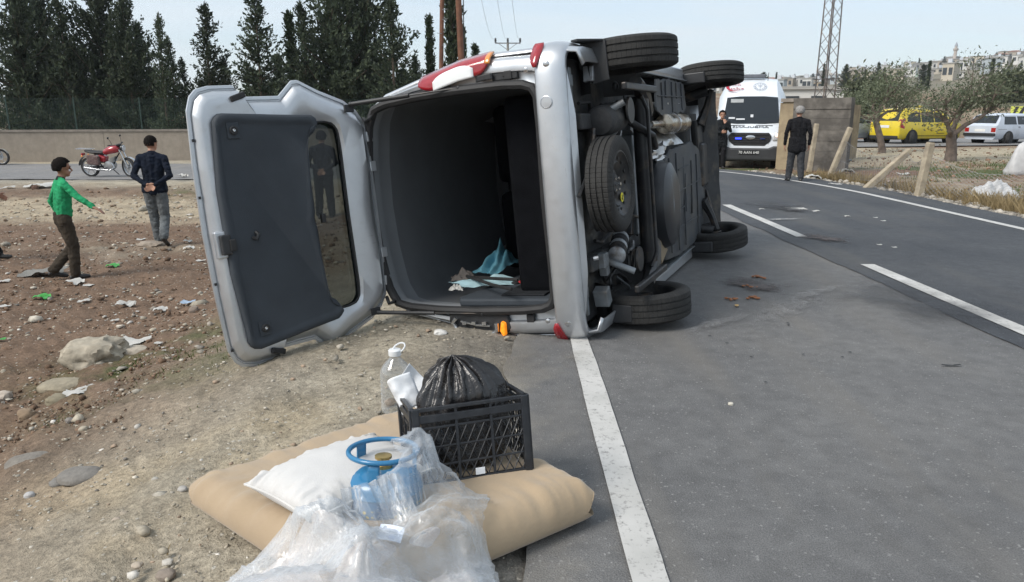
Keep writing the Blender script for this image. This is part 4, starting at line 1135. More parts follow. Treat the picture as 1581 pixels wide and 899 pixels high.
# ---- tail lights
def contour_w(u):
    us = [p[0] for p in half]; ws = [p[1] for p in half]; return float(np.interp(u, us, ws))
def lens(name, us, win, wout, lift, m, par, nt=7):
    """curved lens on the rear corner: follows the body from the rear face round to the flank"""
    m_ = MB(); V = []
    for u in us:
        ct = contour_w(u) + .004; wi, wo = win(u), wout(u)
        for k in range(nt):
            w = wi + (wo - wi) * k / (nt - 1)
            d = max(0.0, w - (ct - .075)) / .075
            V.append(Vector((lean(u) - .012 - lift + .085 * d ** 2.2, u, w)))
    n = len(us)
    m_.add(V, [(k * nt + i, k * nt + i + 1, (k + 1) * nt + i + 1, (k + 1) * nt + i) for k in range(n - 1) for i in range(nt - 1)])
    o = m_.build(name, m, par, 50); sd = o.modifiers.new('solid', 'SOLIDIFY'); sd.thickness = .014; sd.offset = 0
    return o
cwf = lambda u: contour_w(u) + .004
inn_ = lambda u: contour_w(u) - .125 + .05 * max(0, (u - 1.27) / .12) ** 2 + .05 * max(0, (.93 - u) / .05)
lt = lens('tail_light', np.linspace(.885, 1.40, 20), inn_, cwf, .0, m_red, van)
lens('reversing_lens', np.linspace(.985, 1.285, 12), lambda u: contour_w(u) - .130, lambda u: contour_w(u) - .045 - .03 * abs((u - 1.135) / .15) ** 4, .004, m_white_l, lt)
lens('amber_strip', np.linspace(.868, .90, 4), lambda u: contour_w(u) - .07, cwf, .002, m_amber, lt)
lens('light_plinth', np.linspace(.86, .975, 6), lambda u: contour_w(u) - .165, lambda u: contour_w(u) - .128, -.004, m_plas, lt)
MB().bb(.0, .05, .70, .875, .745, .80).build('light_socket', m_plas, van, bevel=.008)
MB().bb(-.006, .02, .74, .80, .765, .815).build('latch_recess', m_rub, van, bevel=.006)
for s_ in (1, -1):
    MB().bb(-.008, .02, .735, .79, s_ * .745, s_ * .80).build('buffer_pad', m_rub, van, bevel=.006)
    MB().lathe([(.018, 0), (.018, .006), (.008, .01)], (.0, .64, s_ * .79), (-1, 0, 0), 12).build('bolt', m_chrome, van, True)
# lower side: lamp knocked out of its socket
hs = MB(); hs.prism([(.93, -.745), (1.36, -.71), (1.37, -.80), (1.32, -.86), (.97, -.90), (.90, -.84)], (-.012, 0, 0), (0, 1, 0), (0, 0, 1), (.10, 0, 0)); hso = hs.build('lamp_socket', m_plas, van, bevel=.01)
MB().tube([Vector((-.03, u, w)) for u, w in ((1.30, -.765), (1.33, -.80), (1.30, -.845), (1.16, -.868), (1.04, -.876), (1.0, -.85), (1.0, -.80))], .016, 8).build('lamp_surround', m_chrome, hso, True)
MB().tube([Vector((-.028, u, w)) for u, w in ((1.27, -.79), (1.15, -.815), (1.05, -.82))], .008, 6).build('lamp_holder', m_chrome, hso, True)
for u in (1.24, 1.17, 1.09): MB().box((-.03, u, -.80), (.02, .03, .02)).build('bulb_holder', m_chrome, hso)
ao = MB(); ao.prism([(.935, -.80), (.962, -.785), (.975, -.85), (.952, -.895), (.938, -.87)], (-.045, 0, 0), (0, 1, 0), (0, 0, 1), (.05, 0, 0)); ao.build('lit_indicator', m_amber_on, hso, bevel=.008)

# ---- tailgate, swung up past the roof
TH = R(67)
gate_o = MB()
MG = Matrix(((-math.sin(TH), 0, math.cos(TH), .02), (math.cos(TH), 0, math.sin(TH), 1.86), (0, 1, 0, 0), (0, 0, 0, 1)))   # x = away from hinge, y = lateral, z = outer side
gout = [(0.0, 0), (0.0, .35), (.02, .60), (.07, .68), (.16, .75), (.34, .82), (.47, .885), (.515, .882), (.615, .79), (.86, .79), (.895, .86), (1.05, .858), (1.125, .84), (1.165, .80), (1.195, .72), (1.215, .40), (1.225, 0)]
gout = gout + [(g, -w) for g, w in reversed(gout[1:-1])]
hole = [(.245, 0), (.24, .45), (.245, .55), (.275, .60), (.34, .615), (.60, .615), (.60, 0)]
hole = hole + [(g, -w) for g, w in reversed(hole[1:-1])]
GC = (.43, 0)
NG = 160
go_ = star(gout, GC, NG, extra=gout); gi_ = star(hole, GC, NG, extra=gout)
def gr_(t, z): return [Vector((*(o_.lerp(i_, t)), z)) for o_, i_ in zip(go_, gi_)]
def inset(poly, c, d):
    out = []
    for p in poly:
        v = p - Vector(c); out.append(Vector(c) + v * (1 - d / max(v.length, 1e-6)))
    return out
def ringz(pl, z): return [Vector((p.x, p.y, z)) for p in pl]
gate_o.rings([ringz(gi_, .028), gr_(.5, .055), ringz(inset(go_, GC, .05), .040), ringz(inset(go_, GC, .008), .014), ringz(go_, .004), ringz(inset(go_, GC, .003), -.006), ringz(inset(go_, GC, .022), -.007), ringz(inset(go_, GC, .027), .004), ringz(inset(go_, GC, .033), .004), ringz(inset(go_, GC, .042), -.020), ringz(inset(go_, GC, .075), -.044), ringz(inset(go_, GC, .09), -.050), ringz(inset(go_, GC, .14), -.046), gr_(.82, -.045), ringz(gi_, -.022)], False, False)
gate = gate_o.build('tailgate', m_silver, van, 35)
gate.matrix_local = MG
# window
wn_ = MB(); wn_.rings([ringz([Vector(GC) + (p - Vector(GC)) * 1.04 for p in gi_], .016), ringz([Vector(GC) + (p - Vector(GC)) * 1.04 for p in gi_], .021)])
wo_ = wn_.build('window_pane', m_glass_t, gate, 30)
MB().tube([Vector((p.x, p.y, -.024)) for p in gi_], .008, 6, closed=True).build('pane_seal', m_rub, gate, True)
# trim panel
tp_ = [(.40, .66), (.36, .63), (.37, .615), (.43, .58), (.455, .48), (.468, .25), (.468, .045), (.478, .03), (.478, -.03), (.468, -.045), (.468, -.25), (.455, -.48), (.43, -.58), (.37, -.615), (.36, -.63), (.40, -.675), (.98, -.745), (1.02, -.735), (1.045, -.70), (1.05, -.60), (1.085, -.25), (1.085, .25), (1.05, .60), (1.045, .655), (1.015, .69), (.98, .695)]
TPC = (.72, -.02)
ts = resample([Vector((p[0], p[1], 0)) for p in tp_], 130); ts = [Vector((p.x + (.045 if p.x < .7 else .035), p.y)) for p in ts]
def ins2(d): return inset(ts, TPC, d)
tpn = MB(); tpn.rings([ringz(ts, -.046), ringz(ins2(.004), -.078), ringz(ins2(.018), -.088), ringz(ins2(.045), -.088), ringz(ins2(.06), -.080), ringz(ins2(.075), -.076)], False, True)
tpo = tpn.build('trim_panel', m_grey_trim, gate, 50)
def disc(c, r, h, name, m, par, n=18, ax=(0, 0, -1)): return MB().lathe([(r, 0), (r, h * .7), (r * .8, h), (r * .3, h * .8)], c, ax, n).build(name, m, par, True)
for w in (.59, -.615):
    MB().box((.97, w, -.081), (.075, .095, .008)).build('clip_seat', m_grey_trim, gate, bevel=.003)
    disc((.97, w, -.085), .026, .012, 'clip', m_rub, gate); disc((.97, w, -.095), .009, .006, 'clip_pin', m_chrome, gate)
MB().box((1.135, -.07, -.046), (.085, .16, .04)).build('latch_plate', m_silver, gate, bevel=.008)
lb = MB().box((1.125, -.07, -.075), (.06, .12, .05)).build('latch', m_plas, gate, bevel=.008)
MB().box((1.09, -.075, -.09), (.04, .07, .04)).build('latch_claw', m_rub, gate, bevel=.006)
hd = MB(); hd.tube([Vector((.93, -.02, -.078)), Vector((.925, -.035, -.10)), Vector((.94, -.06, -.108)), Vector((.955, -.05, -.082))], .012, 6); hd.build('pull_handle', m_plas, gate, True)
for (g, w) in ((1.185, .55), (1.205, .22), (1.20, -.3), (1.17, -.72)): MB().box((g, w, -.012), (.012, .016, .01)).build('rubber_plug', m_rub, gate)
for s_ in (1, -1):
    MB().box((.90, s_ * .785, -.060), (.09, .035, .03), Matrix.Rotation(R(-18 * s_), 3, 'Z')).build('stop_buffer', m_rub, gate, bevel=.006)
    MB().box((.16, s_ * .69, -.062), (.07, .05, .018)).build('strut_bracket', m_plas, gate, bevel=.004)
    # pressed hinges and the wiring loom
    for w in (.50, .30): MB().box((.0, s_ * w, -.005), (.05, .07, .03)).build('hinge', m_silver, gate, bevel=.006)
MB().box((.455, .0, -.055), (.03, .06, .03)).build('camera_housing', m_plas, gate, bevel=.005)
def G2V(g, w, z): return MG @ Vector((g, w, z))
for s_, w0 in ((1, .715), (-1, -.70)):
    a = G2V(.15, w0, -.075); e = Vector((-.025, 1.10, s_ * .735)); mid = a.lerp(e, .55)
    st = MB().cyl(a, mid, .0145, n=12).build('gas_strut', m_plas, van, True)
    MB().cyl(mid, e, .005, n=8).build('strut_rod', m_axle, st, True)
    MB().sphere(a, .017, 10, 6).build('strut_ball', m_plas, st, True); MB().sphere(e, .016, 10, 6).build('strut_ball', m_plas, st, True)
    p0 = G2V(.03, s_ * .62, -.02); p3 = Vector((.02, 1.80, s_ * .64))
    MB().tube([p0, p0.lerp(p3, .35) + Vector((-.05, -.02, -.03)), p0.lerp(p3, .7) + Vector((-.04, -.02, -.02)), p3], .013, 8).build('wiring_boot', m_rub, van, True)

# ---- wheels
def tyre_prof(rr=.312, wd=.195, rim=.205):
    h = wd / 2; P = [(rim, -h * .80), (rim + .012, -h * .92), (rim + .045, -h * 1.02), (rr - .035, -h * .99), (rr - .014, -h * .90), (rr - .004, -h * .80)]
    for c_ in (-.45, -.0, .45):
        P += [(rr - .001, (c_ - .07) * h * 1.0), (rr - .009, (c_ - .05) * h), (rr - .009, (c_ + .05) * h), (rr - .001, (c_ + .07) * h)]
    P += [(rr - .004, h * .80), (rr - .014, h * .90), (rr - .035, h * .99), (rr - .0 - .06, h * 1.02), (rim + .012, h * .92), (rim, h * .80)]
    return P
m_tyre, N, L, b = new_mat('tyre_rubber')
n1_ = noise_node(N, L, 7, 6, .65); n2_ = noise_node(N, L, 60, 3)
tcx = N.new('ShaderNodeTexCoord')
gr2 = N.new('ShaderNodeTexGradient'); gr2.gradient_type = 'RADIAL'; L.new(tcx.outputs['Object'], gr2.inputs['Vector'])
mu = N.new('ShaderNodeMath'); mu.operation = 'MULTIPLY'; mu.inputs[1].default_value = 62; L.new(gr2.outputs['Fac'], mu.inputs[0])
fc_ = N.new('ShaderNodeMath'); fc_.operation = 'PINGPONG'; fc_.inputs[1].default_value = .5; L.new(mu.outputs[0], fc_.inputs[0])
tcl = ramp(N, L, n1_.outputs['Fac'], .3, (.018, .018, .018), .75, (.040, .039, .037)).outputs['Color']
L.new(tcl, b.inputs['Base Color']); b.inputs['Roughness'].default_value = .8; b.inputs['Specular IOR Level'].default_value = .35
sipe = ramp(N, L, fc_.outputs[0], .06, (0, 0, 0), .14, (1, 1, 1)).outputs['Color']
hb = bump(N, L, sipe, None, .55, .006); bump(N, L, n2_.outputs['Fac'], b, .2, .004, hb)
ty_mesh = MB().lathe(tyre_prof(), n=56, closed=True).mesh('tyre', m_tyre, 35)
m_rim_b = mat('black_steel_rim', (.03, .031, .033), .45, .5, var=.3, scale=8, col2=(.09, .075, .06), dscale=7, amt=.6)
m_rim_s = mat('silver_rim', (.46, .47, .48), .35, .8, var=.15)
def rim_mesh(front=True):
    m_ = MB()
    # barrel
    m_.lathe([(.212, -.085), (.205, -.075), (.190, -.06), (.182, -.0), (.190, .06), (.207, .078), (.214, .085), (.206, .086), (.196, .07), (.150, .045), (.140, .052), (.128, .045), (.095, .020), (.075, .022), (.060, .04), (.035, .042), (.012, .040)], n=40, cap0=False)
    return m_
rim_b = rim_mesh().mesh('rim', m_rim_b, 40)
holes = MB()
for k in range(14):
    t = 2 * math.pi * k / 14; holes.lathe([(.012, 0), (.012, .002)], (.168 * math.cos(t), .168 * math.sin(t), .0575), (0, 0, 1), 10)
hole_me = holes.mesh('vent_hole', m_rub)
bolt_m = MB().cyl((0, 0, 0), (0, 0, .018), .010, .009, 6).mesh('wheel_bolt', m_chrome)
def wheel(a, u, w, flip, tilt=(0, 0, 0)):
    e = bpy.data.objects.new('wheel', None); COL.objects.link(e); e.parent = van; e.location = (a, u, w)
    e.rotation_euler = (R(180) if flip else 0, 0, 0); 
    if any(tilt): e.rotation_euler = (e.rotation_euler[0] + tilt[0], tilt[1], tilt[2])
    link('tyre', ty_mesh, e); r_ = link('rim', rim_b, e)
    link('vent_holes', hole_me, e)
    for k in range(4):
        t = 2 * math.pi * (k + .5) / 4; q = link('wheel_bolt', bolt_m, e); q.location = (.05 * math.cos(t), .05 * math.sin(t), .035)
    d = MB().lathe([(.13, -.02), (.13, .0), (.06, .0), (.055, -.06), (.012, -.062)], n=24).build('brake_drum', m_axle, e, True)
    return e
wheel(.66, .165, .855, False); wheel(.66, .165, -.815, True)
wheel(3.42, .10, .84, False, (0, R(4), 0)); wheel(3.42, .12, -.765, True, (0, R(-6), 0))
sp = wheel(.26, .235, .045, False)
sp.name = 'spare_wheel'; sp.rotation_euler = (R(90), 0, 0)     # its axis points away from the floor
for c_ in list(sp.children):
    if c_.name.startswith('brake_drum'): bpy.data.objects.remove(c_)
sp.scale = (.98, .98, .86)
st_ = MB().lathe([(.032, 0), (.032, .002)], (.085, -.095, .049), (0, 0, 1), 20).build('sticker', m_yel, sp)
tm = text_mesh('80', .034, .001); o = link('sticker_print', tm, sp, m_rub); o.location = (.085, -.095, .053); o.rotation_euler = (0, 0, R(70))
MB().cyl((0, 0, .0), (0, 0, .075), .018, .012, 10).build('spare_bolt', m_chrome, sp, True)

# ---- underside
def part(name, m, mb, bev=0, sm=False): return mb.build(name, m, van, sm, bev)
fl = MB(); fl.bb(.10, 4.0, .44, .47, -.84, .84); part('floor_pan', m_undr, fl)
for s_ in (1, -1):
    part('floor_rail', m_undr, MB().bb(.12, 3.9, .35, .44, s_ * .40, s_ * .50), .012)
    part('sill', m_silver, MB().prism([(1.12, .30), (1.12, .42), (3.05, .42), (3.05, .30)], (0, 0, s_ * .795), (1, 0, 0), (0, 1, 0), (0, 0, s_ * .115)), .012)
    part('sill_flange', m_ugrey, MB().bb(1.12, 3.05, .265, .345, s_ * .79, s_ * .80), .003)
    for k in range(9): part('sill_slot', m_rub, MB().bb(1.25 + k * .2, 1.29 + k * .2, .30, .315, s_ * .7885, s_ * .7895 - s_ * .003))
    # trailing arm: curved pressing
    A_ = [Vector((1.42, .33, s_ * .46)), Vector((1.28, .24, s_ * .50)), Vector((1.08, .20, s_ * .60)), Vector((.86, .17, s_ * .66)), Vector((.66, .14, s_ * .68))]
    part('trailing_arm', m_axle, MB().tube(A_, [.055, .06, .058, .05, .045], 8), 0, True)
    part('lower_link', m_axle, MB().box((.66, .11, s_ * .64), (.80, .035, .045)), .008)
    # coil spring
    pts = [Vector((.62 + .062 * math.cos(t), .20 + .20 * t / (2 * math.pi * 5), s_ * .50 + .062 * math.sin(t))) for t in np.linspace(0, 2 * math.pi * 5, 90)]
    part('coil_spring', m_axle, MB().tube(pts, .0085, 6), 0, True)
    pts = [Vector((.80 + .05 * math.cos(t), .22 + .16 * t / (2 * math.pi * 4), s_ * .42 + .05 * math.sin(t))) for t in np.linspace(0, 2 * math.pi * 4, 70)]
    part('spring_seat', m_axle, MB().lathe([(.085, 0), (.09, .012), (.05, .03)], (.62, .17, s_ * .50), (0, 1, 0), 16), 0, True)
    part('shock_absorber', m_ugrey, MB().cyl((.42, .16, s_ * .55), (.36, .50, s_ * .40), .022, n=10), 0, True)
    part('wheel_housing', m_rub, MB().grid(lambda p, q: Vector((.66 + .40 * math.cos(math.pi * (p * .74 + .08)), .14 + .38 * math.sin(math.pi * (p * .74 + .08)), s_ * (.62 + .27 * q))), 16, 3), 0, True)
    part('wheel_housing', m_rub, MB().grid(lambda p, q: Vector((3.42 + .40 * math.cos(math.pi * (p * .74 + .08)), .14 + .40 * math.sin(math.pi * (p * .74 + .08)), s_ * (.58 + .29 * q))), 16, 3), 0, True)
    # mud flaps
    fy = .945 if s_ > 0 else -.885
    if s_ > 0: fp = [(.235, fy), (.225, fy - .25), (.33, fy - .27), (.42, fy - .16), (.40, fy)]
    else: fp = [(.185, fy), (.180, fy + .115), (.31, fy + .125), (.33, fy)]
    part('mud_flap', m_plas, MB().prism(fp, (.36, 0, 0), (0, 1, 0), (0, 0, 1), (-.014, 0, 0)), .004)
    if s_ > 0: part('flap_fold', m_plas, MB().prism([(.365, .235), (.365, .40), (.20, .41), (.17, .36)], (0, 0, fy), (1, 0, 0), (0, 1, 0), (0, 0, -.014)), .004)
    part('front_flap', m_plas, MB().bb(3.04, 3.08, .10, .34, s_ * .76, s_ * .86), .01)
    part('front_arm', m_axle, MB().tube([Vector((3.45, .24, s_ * .38)), Vector((3.50, .17, s_ * .55)), Vector((3.44, .11, s_ * .70))], [.05, .035, .03], 7), 0, True)
    part('tie_rod', m_axle, MB().cyl((3.66, .24, s_ * .30), (3.58, .13, s_ * .70), .014, n=8), 0, True)
    part('front_strut', m_axle, MB().cyl((3.42, .14, s_ * .70), (3.40, .6, s_ * .60), .05, n=12), 0, True)
part('twist_beam', m_axle, MB().tube([Vector((1.02, .21, w)) for w in (-.60, -.3, 0, .3, .60)], .062, 10), 0, True)
part('anti_roll_bar', m_axle, MB().tube([Vector(p) for p in ((.86, .16, -.60), (.92, .13, -.5), (.93, .14, .5), (.86, .16, .60))], .013, 8), 0, True)
part('cross_member', m_ugrey, MB().bb(1.12, 1.22, .31, .42, -.40, .34), .012)
part('cross_member', m_ugrey, MB().bb(1.30, 1.36, .33, .42, -.52, .30), .012)
part('rear_panel', m_ugrey, MB().bb(.10, .14, .40, .60, -.78, .78), .006)
for w in (-.62, -.35, .22, .5, .7): part('bracket', m_ugrey, MB().box((.085 + random.uniform(-.02, .03), .43, w), (.06, .09, .07)), .006)
part('silencer', m_undr, MB().lathe([(.02, 0), (.085, .015), (.10, .05), (.10, .38), (.085, .42), (.02, .44)], (.30, .30, .44), (1, 0, .08), 20), 0, True)
part('exhaust_pipe', m_axle, MB().tube([Vector(p) for p in ((.74, .29, .47), (.88, .24, .42), (1.0, .13, .32), (1.14, .15, .24), (1.30, .27, .26), (1.45, .31, .36), (1.62, .29, .405))], .027, 10), 0, True)
part('exhaust_pipe', m_steel, MB().cyl((1.60, .29, .405), (1.98, .27, .405), .030, n=14), 0, True)
part('exhaust_box', m_steel, MB().lathe([(.03, 0), (.075, .03), (.082, .06), (.082, .36), (.075, .38), (.070, .40), (.070, .50), (.082, .52), (.082, .80), (.07, .84), (.03, .86)], (1.95, .268, .405), (1, 0, 0), 24), 0, True)
part('pipe_clamp', m_chrome, MB().lathe([(.088, 0), (.090, .01), (.090, .04), (.088, .05)], (2.25, .268, .405), (1, 0, 0), 24), 0, True)
hsld = MB(); rs_ = np.random.RandomState(3)
hsld.grid(lambda p, q: Vector((1.50 + 1.25 * p, .33 + .05 * math.cos(q * math.pi * 2) * -1 + .016 * float(fbm(p * 9, q * 7, 3, 3)) * 2, .22 + .36 * q)), 26, 14)
part('heat_shield', m_alu, hsld, 0, 30)
hs2 = MB(); hs2.grid(lambda p, q: Vector((1.42 + .5 * p, .25 + .03 * float(fbm(p * 6, q * 5, 8, 3)) * 2, .13 + .12 * q + .02 * math.sin(p * 9))), 16, 8); part('torn_shield', m_alu, hs2, 0, 25)
# tank
tank = MB(); tank.rings([[Vector((1.72 + .30 * k * math.cos(t), .30, -.24 + .36 * k * math.sin(t))) + Vector((0, dy, 0)) for t in np.linspace(0, 2 * math.pi, 24, endpoint=False)] for k, dy in ((.95, .13), (1.0, .05), (1.0, -.06), (.93, -.12), (.75, -.15), (.4, -.16))], True, True)
part('fuel_tank', mat('tank_plastic', (.02, .022, .026), .38, var=.2, scale=4), tank, 0, 40)
part('tank_strap', m_ugrey, MB().tube([Vector((1.62, .44, -.24 + .0)), Vector((1.62, .16, -.48)), Vector((1.62, .145, -.24)), Vector((1.62, .16, .0))], .012, 6), 0, True)
# big plastic trays with ribs and ragged edges
def tray(name, poly, u, thick, ribs, seed):
    rs = np.random.RandomState(seed)
    pts = resample([Vector((p[0], p[1], 0)) for p in poly], 60)
    pts = [(p.x + rs.normal() * .006, p.y + rs.normal() * .006) for p in pts]
    n = len(pts)
    c_ = (sum(p[0] for p in pts) / n, sum(p[1] for p in pts) / n)
    def bow(a, w): return u + .012 * float(fbm(a * 2.3 + seed, w * 2.3, 1, 3)) - .01 * math.cos(w * 3)
    m_ = MB()
    rr_ = []
    for k in (1.0, .985, .8, .55, .3, .08):
        rr_.append([Vector((bow(c_[0] + (a - c_[0]) * k, c_[1] + (w - c_[1]) * k), c_[0] + (a - c_[0]) * k, c_[1] + (w - c_[1]) * k)) for a, w in pts])
    rr_ = [[Vector((p.y, p.x - (0 if i else -thick), p.z)) for p in r_] for i, r_ in enumerate(rr_)]
    m_.rings(rr_, False, True)
    o = part(name, m_slate, m_, 0, 40)
    for (a0, w0, a1, w1, wd) in ribs:
        d = Vector((a1 - a0, 0, w1 - w0)); L_ = d.length; ang_ = math.atan2(-d.z, d.x)
        cx, cz = (a0 + a1) / 2, (w0 + w1) / 2
        MB().box((cx, bow(cx, cz) - .006, cz), (L_, .014, wd), Matrix.Rotation(ang_, 3, 'Y')).build('rib', m_slate, o, bevel=.004)
    return o
tray('underbody_tray', [(1.86, .10), (2.05, .19), (2.5, .20), (3.05, .24), (3.45, .12), (3.60, -.30), (3.50, -.70), (3.10, -.76), (2.3, -.76), (1.78, -.72), (1.72, -.5), (1.80, -.1)], .255, .012,
     [(1.98, .12, 1.92, -.68, .012), (2.25, .15, 2.2, -.7, .012), (2.55, .1, 2.52, -.7, .014), (2.95, .05, 2.9, -.45, .05), (3.2, .1, 3.15, -.68, .012), (1.9, -.2, 3.4, -.16, .010), (1.85, -.5, 3.4, -.52, .010), (2.3, .0, 2.8, .02, .010), (2.62, -.05, 2.60, -.4, .045), (2.0, -.36, 2.5, -.34, .010)], 4)
tray('underbody_tray', [(1.80, .76), (2.3, .78), (2.95, .77), (3.0, .55), (2.85, .50), (2.3, .49), (1.95, .47), (1.72, .52), (1.74, .66)], .265, .012,
     [(1.95, .74, 1.95, .52, .012), (2.12, .76, 2.1, .62, .02), (2.35, .76, 2.34, .5, .012), (2.55, .76, 2.53, .62, .02), (2.75, .76, 2.74, .52, .012), (1.8, .63, 2.9, .64, .010)], 6)
part('front_subframe', m_axle, MB().prism([(3.35, .42), (3.75, .40), (3.80, -.40), (3.35, -.42), (3.42, 0)], (0, .25, 0), (1, 0, 0), (0, 0, 1), (0, .07, 0)), .02)
part('front_apron', m_undr, MB().grid(lambda p, q: Vector((3.58 + .25 * p + .03 * math.sin(q * math.pi), .27 - .14 * p + .004 * math.sin(q * 23) * p, -.70 + 1.40 * q)), 5, 40), 0, True)
part('engine_sump', m_axle, MB().bb(3.45, 3.9, .22, .45, -.25, .2), .03)
for k in range(10):
    w = -.62 + k * .135
    part('clip_bolt', m_chrome, MB().cyl((3.70 + .02 * math.sin(k), .262, w), (3.70, .25, w), .010, n=6))
for k, (a, u, w, dx, dy, dz_) in enumerate(((.30, .36, -.45, .10, .10, .10), (.95, .33, -.30, .05, .06, .16), (.45, .38, .30, .08, .05, .14), (1.02, .36, .52, .1, .06, .05), (.24, .34, -.68, .12, .10, .08), (1.15, .30, -.62, .06, .14, .12), (.9, .36, -.12, .12, .05, .1))):
    part('bracket', [m_ugrey, m_axle][k % 2], MB().box((a, u, w), (dx, dy, dz_), Matrix.Rotation(.3 * k, 3, 'Y')), .008)
for k in range(6):
    r0 = np.random.RandomState(50 + k); p = Vector((r0.uniform(.2, .5), .40, r0.uniform(-.6, .6))); P_ = [p]
    for j in range(6): p = p + Vector((r0.uniform(.05, .22), r0.uniform(-.05, .04), r0.uniform(-.10, .10))); p.y = min(max(p.y, .30), .42); P_.append(p)
    part('hose', m_rub if k % 2 else m_axle, MB().tube(P_, .010 + .006 * r0.rand(), 6), 0, True)

rq = np.random.RandomState(91)
m_bright = mat('bare_bracket', (.34, .36, .38), .4, .6, var=.3, scale=12, col2=(.12, .09, .07), dscale=10, amt=.58)
for k in range(64):
    a, w = rq.uniform(.12, 1.75), rq.uniform(-.76, .76)
    if abs(a - .26) < .34 and abs(w - .045) < .33: continue
    u = rq.uniform(.31, .42); kind = rq.randint(4); m_ = [m_axle, m_ugrey, m_bright, m_rub][rq.choice(4, p=[.35, .25, .2, .2])]
    if kind == 0: part('bracket', m_, MB().box((a, u, w), tuple(rq.uniform(.02, .11, 3)), Matrix.Rotation(rq.uniform(0, 3), 3, 'Y')), .004)
    elif kind == 1: part('bolt', m_bright, MB().cyl((a, u, w), (a + rq.normal() * .01, u - .03, w + rq.normal() * .01), rq.uniform(.008, .018), n=7), 0, True)
    elif kind == 2:
        d = Vector((rq.normal() * .25, rq.normal() * .03, rq.normal() * .25)); part('pipe', m_, MB().tube([Vector((a, u, w)), Vector((a, u - .03, w)) + d * .5, Vector((a, u, w)) + d], rq.uniform(.006, .014), 6), 0, True)
    else: part('grommet', m_, MB().lathe([(.03, 0), (.034, .008), (.018, .018), (.012, .01)], (a, u, w), (rq.normal() * .3, -1, rq.normal() * .3), 14), 0, True)
for s_ in (1, -1):
    for k in range(7): part('spring_coil_plate', m_bright if k % 3 == 0 else m_axle, MB().lathe([(.055, 0), (.062, .004), (.062, .010), (.055, .014)], (.42 + .045 * k, .28 + .008 * k, s_ * (.44 - .012 * k)), (1, .1, 0), 18), 0, True)
part('floor_stiffener', m_bright, MB().bb(1.40, 1.47, .27, .40, -.36, .12), .008)
part('hanging_plate', mat('tan_plate', (.26, .20, .13), .7, var=.2, scale=9), MB().prism([(1.52, -.70), (1.75, -.62), (1.62, -.46), (1.50, -.52)], (0, .24, 0), (1, 0, 0), (0, 0, 1), (0, .012, 0)), .003)
# ================================================================== THE PILE IN FRONT: cushion, pillow, cylinder, bags, crate
m_mat, N, L, b = new_mat('tan_fabric')
n1_ = noise_node(N, L, 3, 5, .6); n2_ = noise_node(N, L, 420, 2, .5); n3_ = noise_node(N, L, 9, 5, .6)
c_ = ramp(N, L, n1_.outputs['Fac'], .3, (.33, .245, .155), .7, (.385, .29, .188)).outputs['Color']
c_ = mixc(N, L, ramp(N, L, n3_.outputs['Fac'], .6, (0, 0, 0), .85, (.5,) * 3).outputs['Color'], c_, (.29, .205, .13))
L.new(c_, b.inputs['Base Color']); b.inputs['Roughness'].default_value = .85; b.inputs['Sheen Weight'].default_value = .25
h_ = bump(N, L, n3_.outputs['Fac'], None, .25, .02); bump(N, L, n2_.outputs['Fac'], b, .25, .002, h_)
m_pil = mat('white_cotton', (.56, .55, .535), .9, var=.05, scale=4, bs=.25, bscale=300, col2=(.50, .475, .43), dscale=3, amt=.62)
